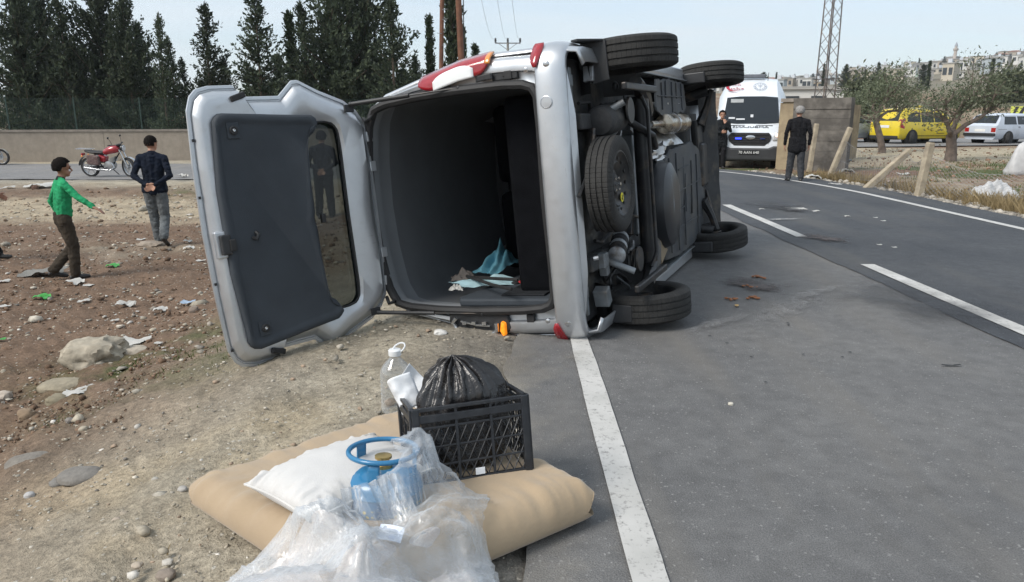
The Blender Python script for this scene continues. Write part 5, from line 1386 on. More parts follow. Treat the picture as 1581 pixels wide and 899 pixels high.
def cushion(name, P, th, z0, m, pw, seed, label, cat, n=64, corner=.03, wr=.012, piping=None, er=None):
    """P: four ground corners; puffed cushion with wrinkled edges"""
    P = [Vector((p[0], p[1], 0)) for p in P]
    c = sum(P, Vector()) / 4
    us = np.linspace(-1, 1, n); uu, vv = np.meshgrid(us, us)
    # denser towards the edges
    uu = np.sign(uu) * (1 - (1 - np.abs(uu)) ** 1.6); vv = np.sign(vv) * (1 - (1 - np.abs(vv)) ** 1.6)
    if er:
        sz = (P[1] - P[0]).length / 2, (P[3] - P[0]).length / 2
        qx, qy = np.maximum(np.abs(uu) * sz[0] - sz[0] + er, 0), np.maximum(np.abs(vv) * sz[1] - sz[1] + er, 0)
        cr = er * .9; qx, qy = np.maximum(np.abs(uu) * sz[0] - sz[0] + cr, 0), np.maximum(np.abs(vv) * sz[1] - sz[1] + cr, 0); hyp = np.hypot(qx, qy); kk = np.where(hyp > cr, cr / np.maximum(hyp, 1e-6), 1.0)
        uu = np.sign(uu) * (np.minimum(np.abs(uu) * sz[0], sz[0] - cr) + qx * kk) / sz[0]; vv = np.sign(vv) * (np.minimum(np.abs(vv) * sz[1], sz[1] - cr) + qy * kk) / sz[1]
    pinch = 1 - corner * (1 - np.abs(uu) ** 2) * np.abs(vv) ** 6; pinch2 = 1 - corner * (1 - np.abs(vv) ** 2) * np.abs(uu) ** 6
    a, b_ = (uu * pinch2 + 1) / 2, (vv * pinch + 1) / 2
    X = (1 - a) * (1 - b_) * P[0].x + a * (1 - b_) * P[1].x + a * b_ * P[2].x + (1 - a) * b_ * P[3].x
    Y = (1 - a) * (1 - b_) * P[0].y + a * (1 - b_) * P[1].y + a * b_ * P[2].y + (1 - a) * b_ * P[3].y
    prof = np.clip((1 - np.abs(uu) ** pw) * (1 - np.abs(vv) ** pw), 0, 1) ** .5
    if er:
        sz = (P[1] - P[0]).length / 2, (P[3] - P[0]).length / 2
        fx = np.clip((1 - np.abs(uu)) * sz[0] / er, 0, 1); fy = np.clip((1 - np.abs(vv)) * sz[1] / er, 0, 1)
        prof = np.sqrt(1 - (1 - fx) ** 2) * np.sqrt(1 - (1 - fy) ** 2)
        thin = 1 - .30 * np.clip(-(uu + vv) / 2 * .9 + .15, 0, 1)      # flatter towards the far left corner
        prof = prof * thin
    edge = np.clip(np.maximum(np.abs(uu), np.abs(vv)), 0, 1)
    along = np.where(np.abs(uu) > np.abs(vv), vv, uu)
    w1 = fbm(along * 11 + seed, edge * 2, seed, 3) * sst(.55, .95, edge) * wr * 2.4
    w2 = fbm(X * 5 + seed, Y * 5, seed, 4) * wr
    crn = (np.abs(uu) * np.abs(vv)) ** 4
    w3 = np.sin((np.abs(uu) - np.abs(vv)) * 30) * crn * wr * 1.2
    top = z0 + (th * .5 * (1 + prof) if not er else th * .35 + th * .65 * prof) + (w1 + w2 + w3) * prof ** .5
    bot = z0 + (th * .5 - th * .5 * prof if not er else th * .35 * (1 - prof))
    bot = np.maximum(bot, z0 + .002)
    V = np.vstack([np.stack([X, Y, top], -1).reshape(-1, 3), np.stack([X, Y, bot], -1).reshape(-1, 3)])
    idx = np.arange(n * n).reshape(n, n)
    q = np.stack([idx[:-1, :-1], idx[:-1, 1:], idx[1:, 1:], idx[1:, :-1]], -1).reshape(-1, 4)
    F = np.vstack([q, q[:, ::-1] + n * n])
    me = np_mesh(name, V - np.array([c.x, c.y, z0]), F, m, True)
    bm = bmesh.new(); bm.from_mesh(me); bmesh.ops.remove_doubles(bm, verts=bm.verts, dist=.0004); bmesh.ops.recalc_face_normals(bm, faces=bm.faces); bm.to_mesh(me); bm.free()
    if piping is None:
        o = link(name, me); o.location = (c.x, c.y, z0); return tag(o, label, cat)
    e = empty(name, (c.x, c.y, z0), 0, label, cat)
    link('cover', me, e)
    ring_ = list(range(0, n)) 
    idxs = [idx[0, i] for i in range(n)] + [idx[i, n - 1] for i in range(1, n)] + [idx[n - 1, i] for i in range(n - 2, -1, -1)] + [idx[i, 0] for i in range(n - 2, 0, -1)]
    MB().tube([Vector(V[i]) - Vector((c.x, c.y, z0)) for i in idxs], .0042, 6, closed=True).build('piping', piping, e, True)
    return e
CUSH = [(-1.21, 2.48), (-.43, 1.83), (.325, 2.40), (-.45, 3.16)]
cushion('floor_cushion', CUSH, .175, .0, m_mat, 7, 3, 'thick tan floor cushion lying on the dirt shoulder beside the white line', 'cushion', 110, .0, .006, er=.085)
cushion('pillow', [(-.885, 2.25), (-.61, 2.02), (-.26, 2.38), (-.53, 2.63)], .145, .155, m_pil, 2.6, 9, 'plump white pillow with piped edge on the tan cushion', 'pillow', 64, .06, .012, piping=mat('white_piping', (.55, .54, .52), .85))

# ---- blue gas cylinder
m_blue, N, L, b = new_mat('blue_enamel')
n1_ = noise_node(N, L, 6, 5, .6); n2_ = noise_node(N, L, 30, 5, .65)
c_ = ramp(N, L, n1_.outputs['Fac'], .3, (.016, .135, .28), .7, (.026, .185, .36)).outputs['Color']
c_ = mixc(N, L, ramp(N, L, n2_.outputs['Fac'], .66, (0, 0, 0), .74, (.6,) * 3).outputs['Color'], c_, (.11, .10, .09))
L.new(c_, b.inputs['Base Color']); b.inputs['Roughness'].default_value = .32; b.inputs['Coat Weight'].default_value = .4
m_print, N, L, b = new_mat('cylinder_print')     # printed band: yellow flowers, green leaves, darker blue cartouche
tc = N.new('ShaderNodeTexCoord'); sx = N.new('ShaderNodeSeparateXYZ'); L.new(tc.outputs['Object'], sx.inputs[0])
mpz = N.new('ShaderNodeMapRange'); mpz.inputs['From Min'].default_value = .015; mpz.inputs['From Max'].default_value = .05; mpz.inputs['To Min'].default_value = 1; mpz.inputs['To Max'].default_value = 0; L.new(sx.outputs['Z'], mpz.inputs['Value'])
vf = N.new('ShaderNodeTexVoronoi'); vf.inputs['Scale'].default_value = 52; L.new(tc.outputs['Object'], vf.inputs['Vector'])
nf = noise_node(N, L, 16, 3, .5)
fl_ = ramp(N, L, vf.outputs['Distance'], .33, (1, 1, 1), .40, (0, 0, 0)).outputs['Color']
gate_ = ramp(N, L, nf.outputs['Fac'], .47, (0, 0, 0), .53, (1, 1, 1)).outputs['Color']
bz = ramp(N, L, mpz.outputs[0], .05, (0, 0, 0), .30, (1, 1, 1)).outputs['Color']
f_ = mixc(N, L, 1.0, mixc(N, L, 1.0, fl_, gate_, 'MULTIPLY'), bz, 'MULTIPLY')
base_ = ramp(N, L, noise_node(N, L, 7, 4).outputs['Fac'], .35, (.012, .085, .24), .6, (.026, .17, .34)).outputs['Color']
gl_ = ramp(N, L, noise_node(N, L, 45, 3).outputs['Fac'], .56, (0, 0, 0), .62, (.7,) * 3).outputs['Color']
base_ = mixc(N, L, mixc(N, L, 1.0, gl_, bz, 'MULTIPLY'), base_, (.05, .13, .07))
L.new(mixc(N, L, f_, base_, (.62, .47, .06)), b.inputs['Base Color']); b.inputs['Roughness'].default_value = .35; b.inputs['Coat Weight'].default_value = .3
m_brass = mat('brass', (.50, .36, .14), .35, .9, var=.2)
CY = Vector((-.425, 2.235, .150))
gc = empty('gas_cylinder', CY, R(25), 'small blue gas cylinder with ring handle and yellow flower print, half under clear plastic', 'gas cylinder')
gc.rotation_euler = (R(-4), R(3), R(25))
rb = .128
MB().lathe([(.085, -.012), (.10, -.010), (.10, .0), (.118, .010), (rb, .026), (rb, .072)], n=48, cap1=False).build('lower_shell', m_print, gc, 50)
MB().lathe([(rb, .072), (rb + .002, .074), (rb + .002, .079), (rb, .081), (rb - .002, .098), (.118, .116), (.10, .130), (.07, .139), (.035, .143)], n=48, cap0=False).build('upper_shell', m_blue, gc, 50)
MB().lathe([(.03, 0), (.03, .014), (.02, .016), (.02, .032), (.028, .034), (.028, .042), (.012, .044)], (0, 0, .14), n=16).build('valve', m_brass, gc, 40)
ring_pts = [Vector((.112 * math.cos(t), .112 * math.sin(t), .198)) for t in np.linspace(0, 2 * math.pi, 48, endpoint=False)]
MB().tube(ring_pts, .0085, 10, closed=True).build('ring_handle', m_blue, gc, True)
for k in range(3):
    t0 = R(118 + 120 * k)
    m_ = MB(); m_.grid(lambda p, q: Vector((.109 * math.cos(t0 + (p - .5) * .36), .109 * math.sin(t0 + (p - .5) * .36), .112 + .082 * q)), 6, 4)
    o = m_.build('handle_strap', m_blue, gc, True); sd = o.modifiers.new('s', 'SOLIDIFY'); sd.thickness = .004

# ---- black plastic crate
m_crate = mat('black_crate_plastic', (.016, .018, .022), .42, var=.3, scale=12, bs=.08, bscale=60, col2=(.04, .042, .045), dscale=9, amt=.62)
cr0, cr1 = Vector((-.325, 2.335, .155)), Vector((.075, 2.455, .140))
cx_ = (cr1 - cr0); CWd = cx_.length; 
CDp, CHt = .30, .285
crate = empty('plastic_crate', cr0, 0, 'open black plastic lattice crate holding a tied rubbish bag, standing on the tan cushion', 'crate')
ex = cx_.normalized(); ez = (Vector((-.30, .10, 1.0)) * 0 + Vector((ex.x * -.075, .16, 1))).normalized(); ez = (ez - ex * ez.dot(ex) + ex * -.06).normalized(); ex = (ex - ez * ex.dot(ez)).normalized(); ey = ez.cross(ex)
Mc = Matrix((ex, ey, ez)).transposed().to_4x4(); Mc.translation = cr0; crate.matrix_world = Mc
def cpart(name, mb, bev=.002): return mb.build(name, m_crate, crate, False, bev)
def side_wall(org, dx, dn, Wd, name):
    """one lattice wall: org corner, dx along, dn inward"""
    org, dx, dn = Vector(org), Vector(dx), Vector(dn); up = Vector((0, 0, 1)); t = .006
    rails = [(0, .022), (.075, .083), (.140, .147), (.208, .216), (.232, .258), (.272, CHt)]
    m_ = MB()
    for z0, z1 in rails:
        big = (z1 - z0) > .012
        m_.prism([(0, z0), (Wd, z0), (Wd, z1), (0, z1)], org - dn * (.004 if big else 0), dx, up, dn * (.016 if big else .006))
    o = cpart(name, m_)
    posts_ = MB()
    for f in (.0, 1.0):
        x0 = f * (Wd - .026); posts_.prism([(x0, .0), (x0 + .026, 0), (x0 + .026, CHt), (x0, CHt)], org - dn * .008, dx, up, dn * .022)
    posts_.build('corner_post', m_crate, o, bevel=.003)
    mid = MB(); 
    for f in (.36, .66): mid.prism([(Wd * f, 0), (Wd * f + .009, 0), (Wd * f + .009, CHt - .01), (Wd * f, CHt - .01)], org - dn * .002, dx, up, dn * .008)
    mid.build('stile', m_crate, o)
    lt_ = MB()
    n_ = int(Wd / .032)
    zlo, zhi = .022, .208
    for i in range(-6, n_ + 2):
        for sgn in (1, -1):
            x0 = i * .032 + (.0 if sgn > 0 else .095); x1 = x0 + sgn * .095
            a, bq = (x0, zlo), (x1, zhi)
            # clip in x
            def clip(a, bq):
                (xa, za), (xb, zb) = a, bq; pts = []
                for lim in (0, Wd): pass
                t0, t1 = 0.0, 1.0; d = xb - xa
                for lo, hi in ((0, Wd),):
                    ta, tb = (lo - xa) / d, (hi - xa) / d
                    if ta > tb: ta, tb = tb, ta
                    t0, t1 = max(t0, ta), min(t1, tb)
                if t1 - t0 < .04: return None
                return (xa + d * t0, za + (zb - za) * t0), (xa + d * t1, za + (zb - za) * t1)
            r_ = clip(a, bq)
            if r_:
                P0, P1 = [org + dx * q[0] + up * q[1] + dn * (.002 if sgn > 0 else .0045) for q in r_]
                lt_.tube([P0, P1], .0022, 4, True)
    lt_.build('lattice', m_crate, o)
    return o
side_wall((0, 0, 0), (1, 0, 0), (0, 1, 0), CWd, 'front_wall')
side_wall((CWd, CDp, 0), (-1, 0, 0), (0, -1, 0), CWd, 'back_wall')
side_wall((0, CDp, 0), (0, -1, 0), (1, 0, 0), CDp, 'side_wall')
side_wall((CWd, 0, 0), (0, 1, 0), (-1, 0, 0), CDp, 'side_wall')
fl_ = MB(); fl_.bb(.006, CWd - .006, .006, CDp - .006, .0, .006); fl_.build('floor', m_crate, crate)
m_paper = mat('white_paper', (.72, .74, .76), .85, var=.04, scale=5, bs=.2, bscale=40)
lab_ = MB().bb(CWd * .50, CWd * .58, -.006, -.004, .026, .05).build('paper_label', m_paper, crate)

# ---- black rubbish bag
m_bin, N, L, b = new_mat('black_film')
n1_ = noise_node(N, L, 9, 6, .6, dist=.6); n2_ = noise_node(N, L, 34, 5, .6, dist=1.2)
b.inputs['Base Color'].default_value = (.012, .012, .013, 1)
L.new(ramp(N, L, n1_.outputs['Fac'], .3, (.010, .010, .011), .75, (.028, .025, .024)).outputs['Color'], b.inputs['Base Color'])
b.inputs['Roughness'].default_value = .22; b.inputs['Specular IOR Level'].default_value = .6
h_ = bump(N, L, n1_.outputs['Fac'], None, .5, .02); bump(N, L, n2_.outputs['Fac'], b, .35, .006, h_)
kn = np.array([-.03, -.045, .205])        # knot, off centre
def tri(x): return np.abs((x % 1.0) - .5) * 2
def bag_mesh(nu=150, nv=90):
    th = np.linspace(0, 2 * math.pi, nu, endpoint=False); tv = np.linspace(0, 1, nv)
    T, Vv = np.meshgrid(th, tv)
    # from knot (v=0) over the bulge to the bottom (v=1)
    ph = math.pi * Vv ** .85
    rx = .178 * np.sin(ph) ** np.where(ph > math.pi / 2, .30, .75); rz = -np.cos(ph)
    X = rx * np.cos(T) * 1.06; Y = rx * np.sin(T) * .86; Z = np.where(rz < 0, .0, 0) - .175 * np.cos(math.pi - ph) * 1.0
    Z = .175 * np.cos(ph)
    lob = 1 + .16 * np.exp(-((np.angle(np.exp(1j * (T - .35)))) / .75) ** 2) * np.sin(ph) * (Z > -.1)
    X *= lob; Y *= lob; Z = Z + .035 * (lob - 1) / .16 * np.sin(ph)
    fold = (tri(T * 15 / (2 * math.pi) + .7 * fbm(np.cos(T) * 2, np.sin(T) * 2, Vv * 1.5, 3)) - .5) * .030 * np.exp(-Vv * 4.2) * sst(.0, .05, Vv)
    fold += (tri(T * 27 / (2 * math.pi) + 1.2 * fbm(np.cos(T) * 3 + 4, np.sin(T) * 3, Vv * 2, 3)) - .5) * .016 * np.exp(-Vv * 3.0) * sst(.0, .05, Vv)
    big = .020 * fbm(X * 9, Y * 9, Z * 9, 4) + .010 * np.abs(fbm(X * 22, Y * 22, Z * 22, 3))
    rr_ = np.sqrt(X ** 2 + Y ** 2) + 1e-6
    k = 1 + (fold * 2.4 + big) / np.maximum(rr_, .06)
    X *= k; Y *= k; Z = Z + fold * .8 + big * .6
    blend = np.exp(-Vv * 6.5)[..., None]
    P = np.stack([X, Y, Z], -1); P = P * (1 - blend) + (P * np.array([.35, .35, .2]) + kn * np.array([1, 1, .98])) * blend
    idx = np.arange(nu * nv).reshape(nv, nu); nx = np.roll(idx, -1, 1)
    F = np.stack([idx[:-1], nx[:-1], nx[1:], idx[1:]], -1).reshape(-1, 4)[:, ::-1]
    P[..., 2] += .03
    low = sst(.15, .07, P[..., 2])
    P[..., 0] = P[..., 0] * (1 - low) + np.clip(P[..., 0], -.175, .175) * low
    P[..., 1] = P[..., 1] * (1 - low) + np.clip(P[..., 1], -.125, .125) * low
    P[..., 2] = np.maximum(P[..., 2], -.165)
    return P.reshape(-1, 3), F
P_, F_ = bag_mesh()
bagc = cr0 + ex * (CWd * .50) + ey * (CDp * .50) + ez * .175
bbag = empty('rubbish_bag', bagc, 0, 'full black plastic rubbish bag with a knotted top sitting in the black crate', 'rubbish bag')
_mb = Mc.copy(); _mb.translation = bagc; bbag.matrix_world = _mb @ Matrix.Diagonal((.92, .95, 1, 1))
link('film', np_mesh('film', P_, F_, m_bin, True), bbag)
kt = MB()
for k in range(3):
    ph = k * 2.1
    kt.tube([Vector(kn) + Vector((.028 * math.cos(t * 1.0 + ph) * (1 + .3 * math.sin(2 * t)), .022 * math.sin(t + ph), .004 + .012 * math.sin(1.5 * t + ph))) for t in np.linspace(0, 5.6, 16)], [.008 + .009 * math.sin(math.pi * q / 15) for q in range(16)], 8)
kt.build('knot', m_bin, bbag, True)
for (dx, dy, dz_, tw) in ((-.05, .01, .022, .4), (.045, -.02, .026, 1.7), (.02, .04, .03, 2.9)):
    e_ = MB(); rs = np.random.RandomState(int(tw * 10))
    e_.grid(lambda p, q: Vector(kn) + Vector((dx * p * 1.2 + (q - .5) * .05 * p * math.sin(tw), dy * p + (q - .5) * .055 * p * math.cos(tw), .004 + dz_ * p - .015 * p * p + .008 * math.sin(q * 11 + tw) * p)), 10, 14)
    e_.build('tie_end', m_bin, bbag, True)

# ---- paper sheets stuck behind the crate
def sheet(name, pts_px, Y, bend, label, seed):
    """curved sheet: quad given by four photograph pixels at distance Y (real size about A4)"""
    q = [AT(px, py, Y + dy) for px, py, dy in pts_px]
    m_ = MB(); c = sum(q, Vector()) / 4
    nrm = (q[1] - q[0]).cross(q[3] - q[0]).normalized()
    def f(p, v):
        r_ = q[0].lerp(q[1], p).lerp(q[3].lerp(q[2], p), v)
        return r_ + nrm * (bend * math.sin(p * math.pi) * (1 - .4 * v) + .010 * float(fbm(p * 3 + seed, v * 3, 0, 3))) - c
    m_.grid(f, 18, 18)
    o = m_.build(name, m_paper, None, True); o.location = c
    s_ = o.modifiers.new('s', 'SOLIDIFY'); s_.thickness = .0008
    return tag(o, label, 'paper')
sheet('paper_sheet', ((632, 561, .0), (662, 592, .0), (645, 632, -.04), (604, 604, -.04)), 2.82, .03, 'white paper sheet standing up behind the crate, folded at its top corner', 2)
sheet('paper_sheet', ((597, 592, .0), (634, 574, -.02), (652, 622, -.06), (622, 642, -.06)), 2.66, -.05, 'curled white paper sheet bulging out at the left corner of the crate', 5)

# ---- five litre water jug
m_pet, N, L, b = new_mat('clear_pet')
gl = N.new('ShaderNodeBsdfGlossy'); gl.inputs['Roughness'].default_value = .08
tr = N.new('ShaderNodeBsdfTransparent'); tr.inputs['Color'].default_value = (.93, .945, .95, 1)
df = N.new('ShaderNodeBsdfDiffuse'); df.inputs['Color'].default_value = (.75, .77, .78, 1)
lw = N.new('ShaderNodeLayerWeight'); lw.inputs['Blend'].default_value = .35
nz = noise_node(N, L, 12, 4)
m1 = N.new('ShaderNodeMixShader'); m1.inputs[0].default_value = .45; L.new(gl.outputs[0], m1.inputs[1]); L.new(df.outputs[0], m1.inputs[2])
fr_ = ramp(N, L, lw.outputs['Facing'], .05, (.12,) * 3, .95, (.75,) * 3)
m2 = N.new('ShaderNodeMixShader'); L.new(fr_.outputs['Color'], m2.inputs[0]); L.new(tr.outputs[0], m2.inputs[1]); L.new(m1.outputs[0], m2.inputs[2])
out = next(q for q in N if q.type == 'OUTPUT_MATERIAL'); L.new(m2.outputs[0], out.inputs['Surface'])
bn = N.new('ShaderNodeBump'); bn.inputs['Strength'].default_value = .3; bn.inputs['Distance'].default_value = .01; L.new(nz.outputs['Fac'], bn.inputs['Height']); L.new(bn.outputs[0], gl.inputs['Normal'])
m_cap = mat('white_cap', (.68, .70, .71), .45, var=.06)
J = G(613, 634)
jug = empty('water_jug', J, 0, 'empty clear plastic water jug with white cap and carrying loop behind the paper', 'water jug')
prof = [(.055, .002), (.072, .006), (.075, .02)]
for k in range(7): prof += [(.075, .03 + k * .021), (.0715, .038 + k * .021), (.0715, .042 + k * .021), (.075, .049 + k * .021)]
prof += [(.075, .19), (.072, .21), (.060, .235), (.042, .256), (.028, .270), (.024, .280), (.024, .292)]
MB().lathe(prof, n=36, cap1=False).build('bottle', m_pet, jug, 50)
MB().lathe([(.030, .286), (.031, .290), (.031, .312), (.027, .316), (.004, .317)], n=24).build('cap', m_cap, jug, 40)
MB().tube([Vector((.020 + .030 * math.cos(t), .010 * math.sin(t), .322 + .020 * math.sin(t) + .012 * math.cos(t))) for t in np.linspace(0, 2 * math.pi, 20, endpoint=False)], .0040, 6, closed=True).build('carry_loop', m_cap, jug, True)

# ---- big clear plastic sack and what it holds
m_film, N, L, b = new_mat('clear_film')
geo = N.new('ShaderNodeNewGeometry')
tr = N.new('ShaderNodeBsdfTransparent'); tr.inputs['Color'].default_value = (.97, .98, .985, 1)
gl = N.new('ShaderNodeBsdfGlossy'); gl.inputs['Roughness'].default_value = .24; gl.inputs['Color'].default_value = (.95, .97, 1, 1)
df = N.new('ShaderNodeBsdfDiffuse'); df.inputs['Color'].default_value = (.80, .83, .86, 1)
tl_ = N.new('ShaderNodeBsdfTranslucent'); tl_.inputs['Color'].default_value = (.80, .83, .86, 1)
na = noise_node(N, L, 16, 6, .62, dist=1.4); nb2 = noise_node(N, L, 5, 5, .6, dist=.8)
vr_ = N.new('ShaderNodeTexVoronoi'); vr_.feature = 'DISTANCE_TO_EDGE'; vr_.inputs['Scale'].default_value = 16
tco = N.new('ShaderNodeTexCoord'); dv = mixc(N, L, .22, tco.outputs['Object'], na.outputs['Color']); L.new(dv, vr_.inputs['Vector'])
cre = ramp(N, L, vr_.outputs['Distance'], .0, (1, 1, 1), .10, (0, 0, 0)).outputs['Color']
h1 = bump(N, L, cre, None, .35, .006); h2 = bump(N, L, na.outputs['Fac'], None, .22, .012, h1)
for q in (gl, df, tl_): L.new(h2, q.inputs['Normal'])
d1 = N.new('ShaderNodeMixShader'); d1.inputs[0].default_value = .5; L.new(df.outputs[0], d1.inputs[1]); L.new(tl_.outputs[0], d1.inputs[2])
d2 = N.new('ShaderNodeMixShader'); d2.inputs[0].default_value = .30; L.new(d1.outputs[0], d2.inputs[1]); L.new(gl.outputs[0], d2.inputs[2])
lw = N.new('ShaderNodeLayerWeight'); lw.inputs['Blend'].default_value = .5; L.new(h2, lw.inputs['Normal'])
a1 = ramp(N, L, lw.outputs['Facing'], .18, (.15,) * 3, .92, (.82,) * 3).outputs['Color']
a2 = ramp(N, L, nb2.outputs['Fac'], .36, (.0,) * 3, .74, (.18,) * 3).outputs['Color']
fac = mixc(N, L, 1.0, a1, a2, 'ADD')
ms = N.new('ShaderNodeMixShader'); L.new(fac, ms.inputs[0]); L.new(tr.outputs[0], ms.inputs[1]); L.new(d2.outputs[0], ms.inputs[2])
out = next(q for q in N if q.type == 'OUTPUT_MATERIAL'); L.new(ms.outputs[0], out.inputs['Surface'])

def crumple(x, y, seed, amps=((.020, .24), (.012, .12), (.004, .055))):
    rs = np.random.RandomState(seed); z = 0
    for a, lam in amps:
        for k in range(4):
            t = rs.rand() * math.pi; w = .35 * fbm(x / lam * .35 + seed, y / lam * .35 + k, seed, 3)
            z = z + a * .5 * (tri((x * math.cos(t) + y * math.sin(t)) / lam + w + rs.rand()) ** 1.6 - .4)
    return z
def gauss(x, y, cx, cy, sx, sy, rot=0):
    c, s = math.cos(rot), math.sin(rot); u = (x - cx) * c + (y - cy) * s; v = -(x - cx) * s + (y - cy) * c
    return np.exp(-((u / sx) ** 2 + (v / sy) ** 2) ** 1.1)
def base_z(x, y):
    """what lies under the sack: cushion top inside its outline, else ground"""
    P = CUSH; ins = np.ones_like(x)
    for i in range(4):
        (xa, ya), (xb, yb) = P[i], P[(i + 1) % 4]; d = ((xb - xa) * (y - ya) - (yb - ya) * (x - xa)) / math.hypot(xb - xa, yb - ya)
        ins = np.minimum(ins, sst(-.02, .07, d))
    return .165 * ins + .004
SC0 = (-.50, 1.88)
sack = empty('plastic_sack', SC0 + (0,), 0, 'large crumpled clear plastic sack draped over the cushion and the gas cylinder', 'plastic sack')
# ---- the sack is a real sheet dropped over the pile: cloth simulation with slack, so that it buckles into creases
def pile_h(x, y):
    rc = np.hypot(x - CY.x, y - CY.y)
    cyl = np.where(rc < .138, .15 + .215, 0.0) 
    pl = sst(.30, .20, np.hypot((x + .57) * .95, (y - 2.35) * 1.0)) * .13
    return np.maximum(base_z(x, y) + np.maximum(sheap(x, y), pl), cyl)
def sheap(x, y):
    h = .165 * gauss(x, y, -.63, 2.03, .17, .13)
    h = np.maximum(h, .10 * gauss(x, y, -.17, 2.02, .13, .16)); h = np.maximum(h, .10 * gauss(x, y, CY.x + .16, CY.y + .02, .10, .13))
    h = np.maximum(h, .19 * gauss(x, y, -.55, 1.78, .40, .16)); h = np.maximum(h, .21 * gauss(x, y, -.50, 1.50, .40, .22))
    return h
ng = 96
gx_, gy_ = np.meshgrid(np.linspace(-1.25, .35, ng), np.linspace(1.15, 2.75, ng))
kk_ = np.arange(ng * ng).reshape(ng, ng)
cme = np_mesh('collider', np.stack([gx_, gy_, pile_h(gx_, gy_)], -1).reshape(-1, 3), np.stack([kk_[:-1, :-1], kk_[:-1, 1:], kk_[1:, 1:], kk_[1:, :-1]], -1).reshape(-1, 4))
cob = link('collider', cme)
cm_ = cob.modifiers.new('c', 'COLLISION'); cob.collision.thickness_outer = .006; cob.collision.cloth_friction = 12
def drop_sheet(name, x0, x1, y0, y1, nx, ny, slack, z0, seed, frames, cut=None):
    u, v = np.meshgrid(np.linspace(0, 1, nx), np.linspace(0, 1, ny))
    X = x0 + (x1 - x0) * u; Y = y0 + (y1 - y0) * v
    Hs = 0
    for dx, dy in ((0, 0), (.05, 0), (-.05, 0), (0, .05), (0, -.05), (.035, .035), (-.035, .035), (.035, -.035), (-.035, -.035)): Hs = np.maximum(Hs, pile_h(X + dx, Y + dy))
    Z = Hs + z0 + .03 * fbm(X * 6 + seed, Y * 6, seed, 4) + .02 * fbm(X * 16, Y * 16 + seed, seed, 3)
    k = np.arange(nx * ny).reshape(ny, nx); F = np.stack([k[:-1, :-1], k[:-1, 1:], k[1:, 1:], k[1:, :-1]], -1).reshape(-1, 4)
    keep = np.ones(nx * ny, bool) if cut is None else ~cut(X, Y).reshape(-1)
    F = F[keep[F].all(1)]; used = np.unique(F); mp = -np.ones(nx * ny, int); mp[used] = np.arange(len(used)); F = mp[F]
    P = np.stack([X, Y, Z], -1).reshape(-1, 3)[used]
    me = np_mesh(name, P, F, m_film, True); o = link(name, me)
    o.shape_key_add(name='basis'); rk = o.shape_key_add(name='rest')
    cx, cy = (x0 + x1) / 2, (y0 + y1) / 2
    Rst = P.copy(); Rst[:, 0] = cx + (P[:, 0] - cx) * slack; Rst[:, 1] = cy + (P[:, 1] - cy) * slack; Rst[:, 2] = z0
    rk.data.foreach_set('co', Rst.astype(np.float32).ravel())
    pins = [i for i, p in enumerate(P) if any((p[0] - q[0]) ** 2 + (p[1] - q[1]) ** 2 < .012 ** 2 for q in PINS)]
    vg = o.vertex_groups.new(name='pin'); vg.add(pins, 1.0, 'REPLACE')
    m = o.modifiers.new('cloth', 'CLOTH'); st = m.settings
    st.quality = 6; st.mass = .12; st.tension_stiffness = 18; st.compression_stiffness = 14; st.shear_stiffness = 8; st.bending_stiffness = .8; st.tension_damping = 6; st.compression_damping = 6; st.bending_damping = .5; st.air_damping = 1.2
    st.vertex_group_mass = 'pin'
    st.rest_shape_key = o.data.shape_keys.key_blocks['rest']
    m.collision_settings.distance_min = .006; m.collision_settings.collision_quality = 2; m.collision_settings.use_self_collision = False
    m.point_cache.frame_start = 1; m.point_cache.frame_end = frames
    return o
PINS = [(-.355, 2.335), (-.32, 2.35), (-.365, 2.14), (-.36, 2.24)]
fr_n = 26
SC.frame_start = 1; SC.frame_end = fr_n
def cutter(X, Y): return ((X < -.375 + .03 * np.sin(Y * 30)) & (Y > 2.055 + .02 * np.sin(X * 23))) | (Y > 2.40 + .12 * np.sin(X * 14)) | (X > -.03 - .34 * np.clip(Y - 2.10, 0, 1) + .015 * np.sin(Y * 20)) | (X < -1.0 + .42 * np.clip(Y - 1.75, 0, 1))
sh = [drop_sheet('outer_film', -1.02, .02, 1.30, 2.46, 96, 108, 1.20, .02, 3, fr_n, cut=cutter),
      drop_sheet('inner_film', -.98, -.02, 1.36, 2.10, 84, 64, 1.25, .035, 8, fr_n, cut=lambda X, Y: cutter(X, Y))]
for f in range(1, fr_n + 1): SC.frame_set(f)
dg = bpy.context.evaluated_depsgraph_get()
for o in sh:
    me = bpy.data.meshes.new_from_object(o.evaluated_get(dg)); me.name = o.name
    me.polygons.foreach_set('use_smooth', [True] * len(me.polygons))
    nm_ = o.name.split('.')[0]; bpy.data.objects.remove(o); me.transform(Matrix.Translation((-SC0[0], -SC0[1], 0))); o2 = link(nm_, me, sack)
bpy.data.objects.remove(cob)
SC.frame_set(1)
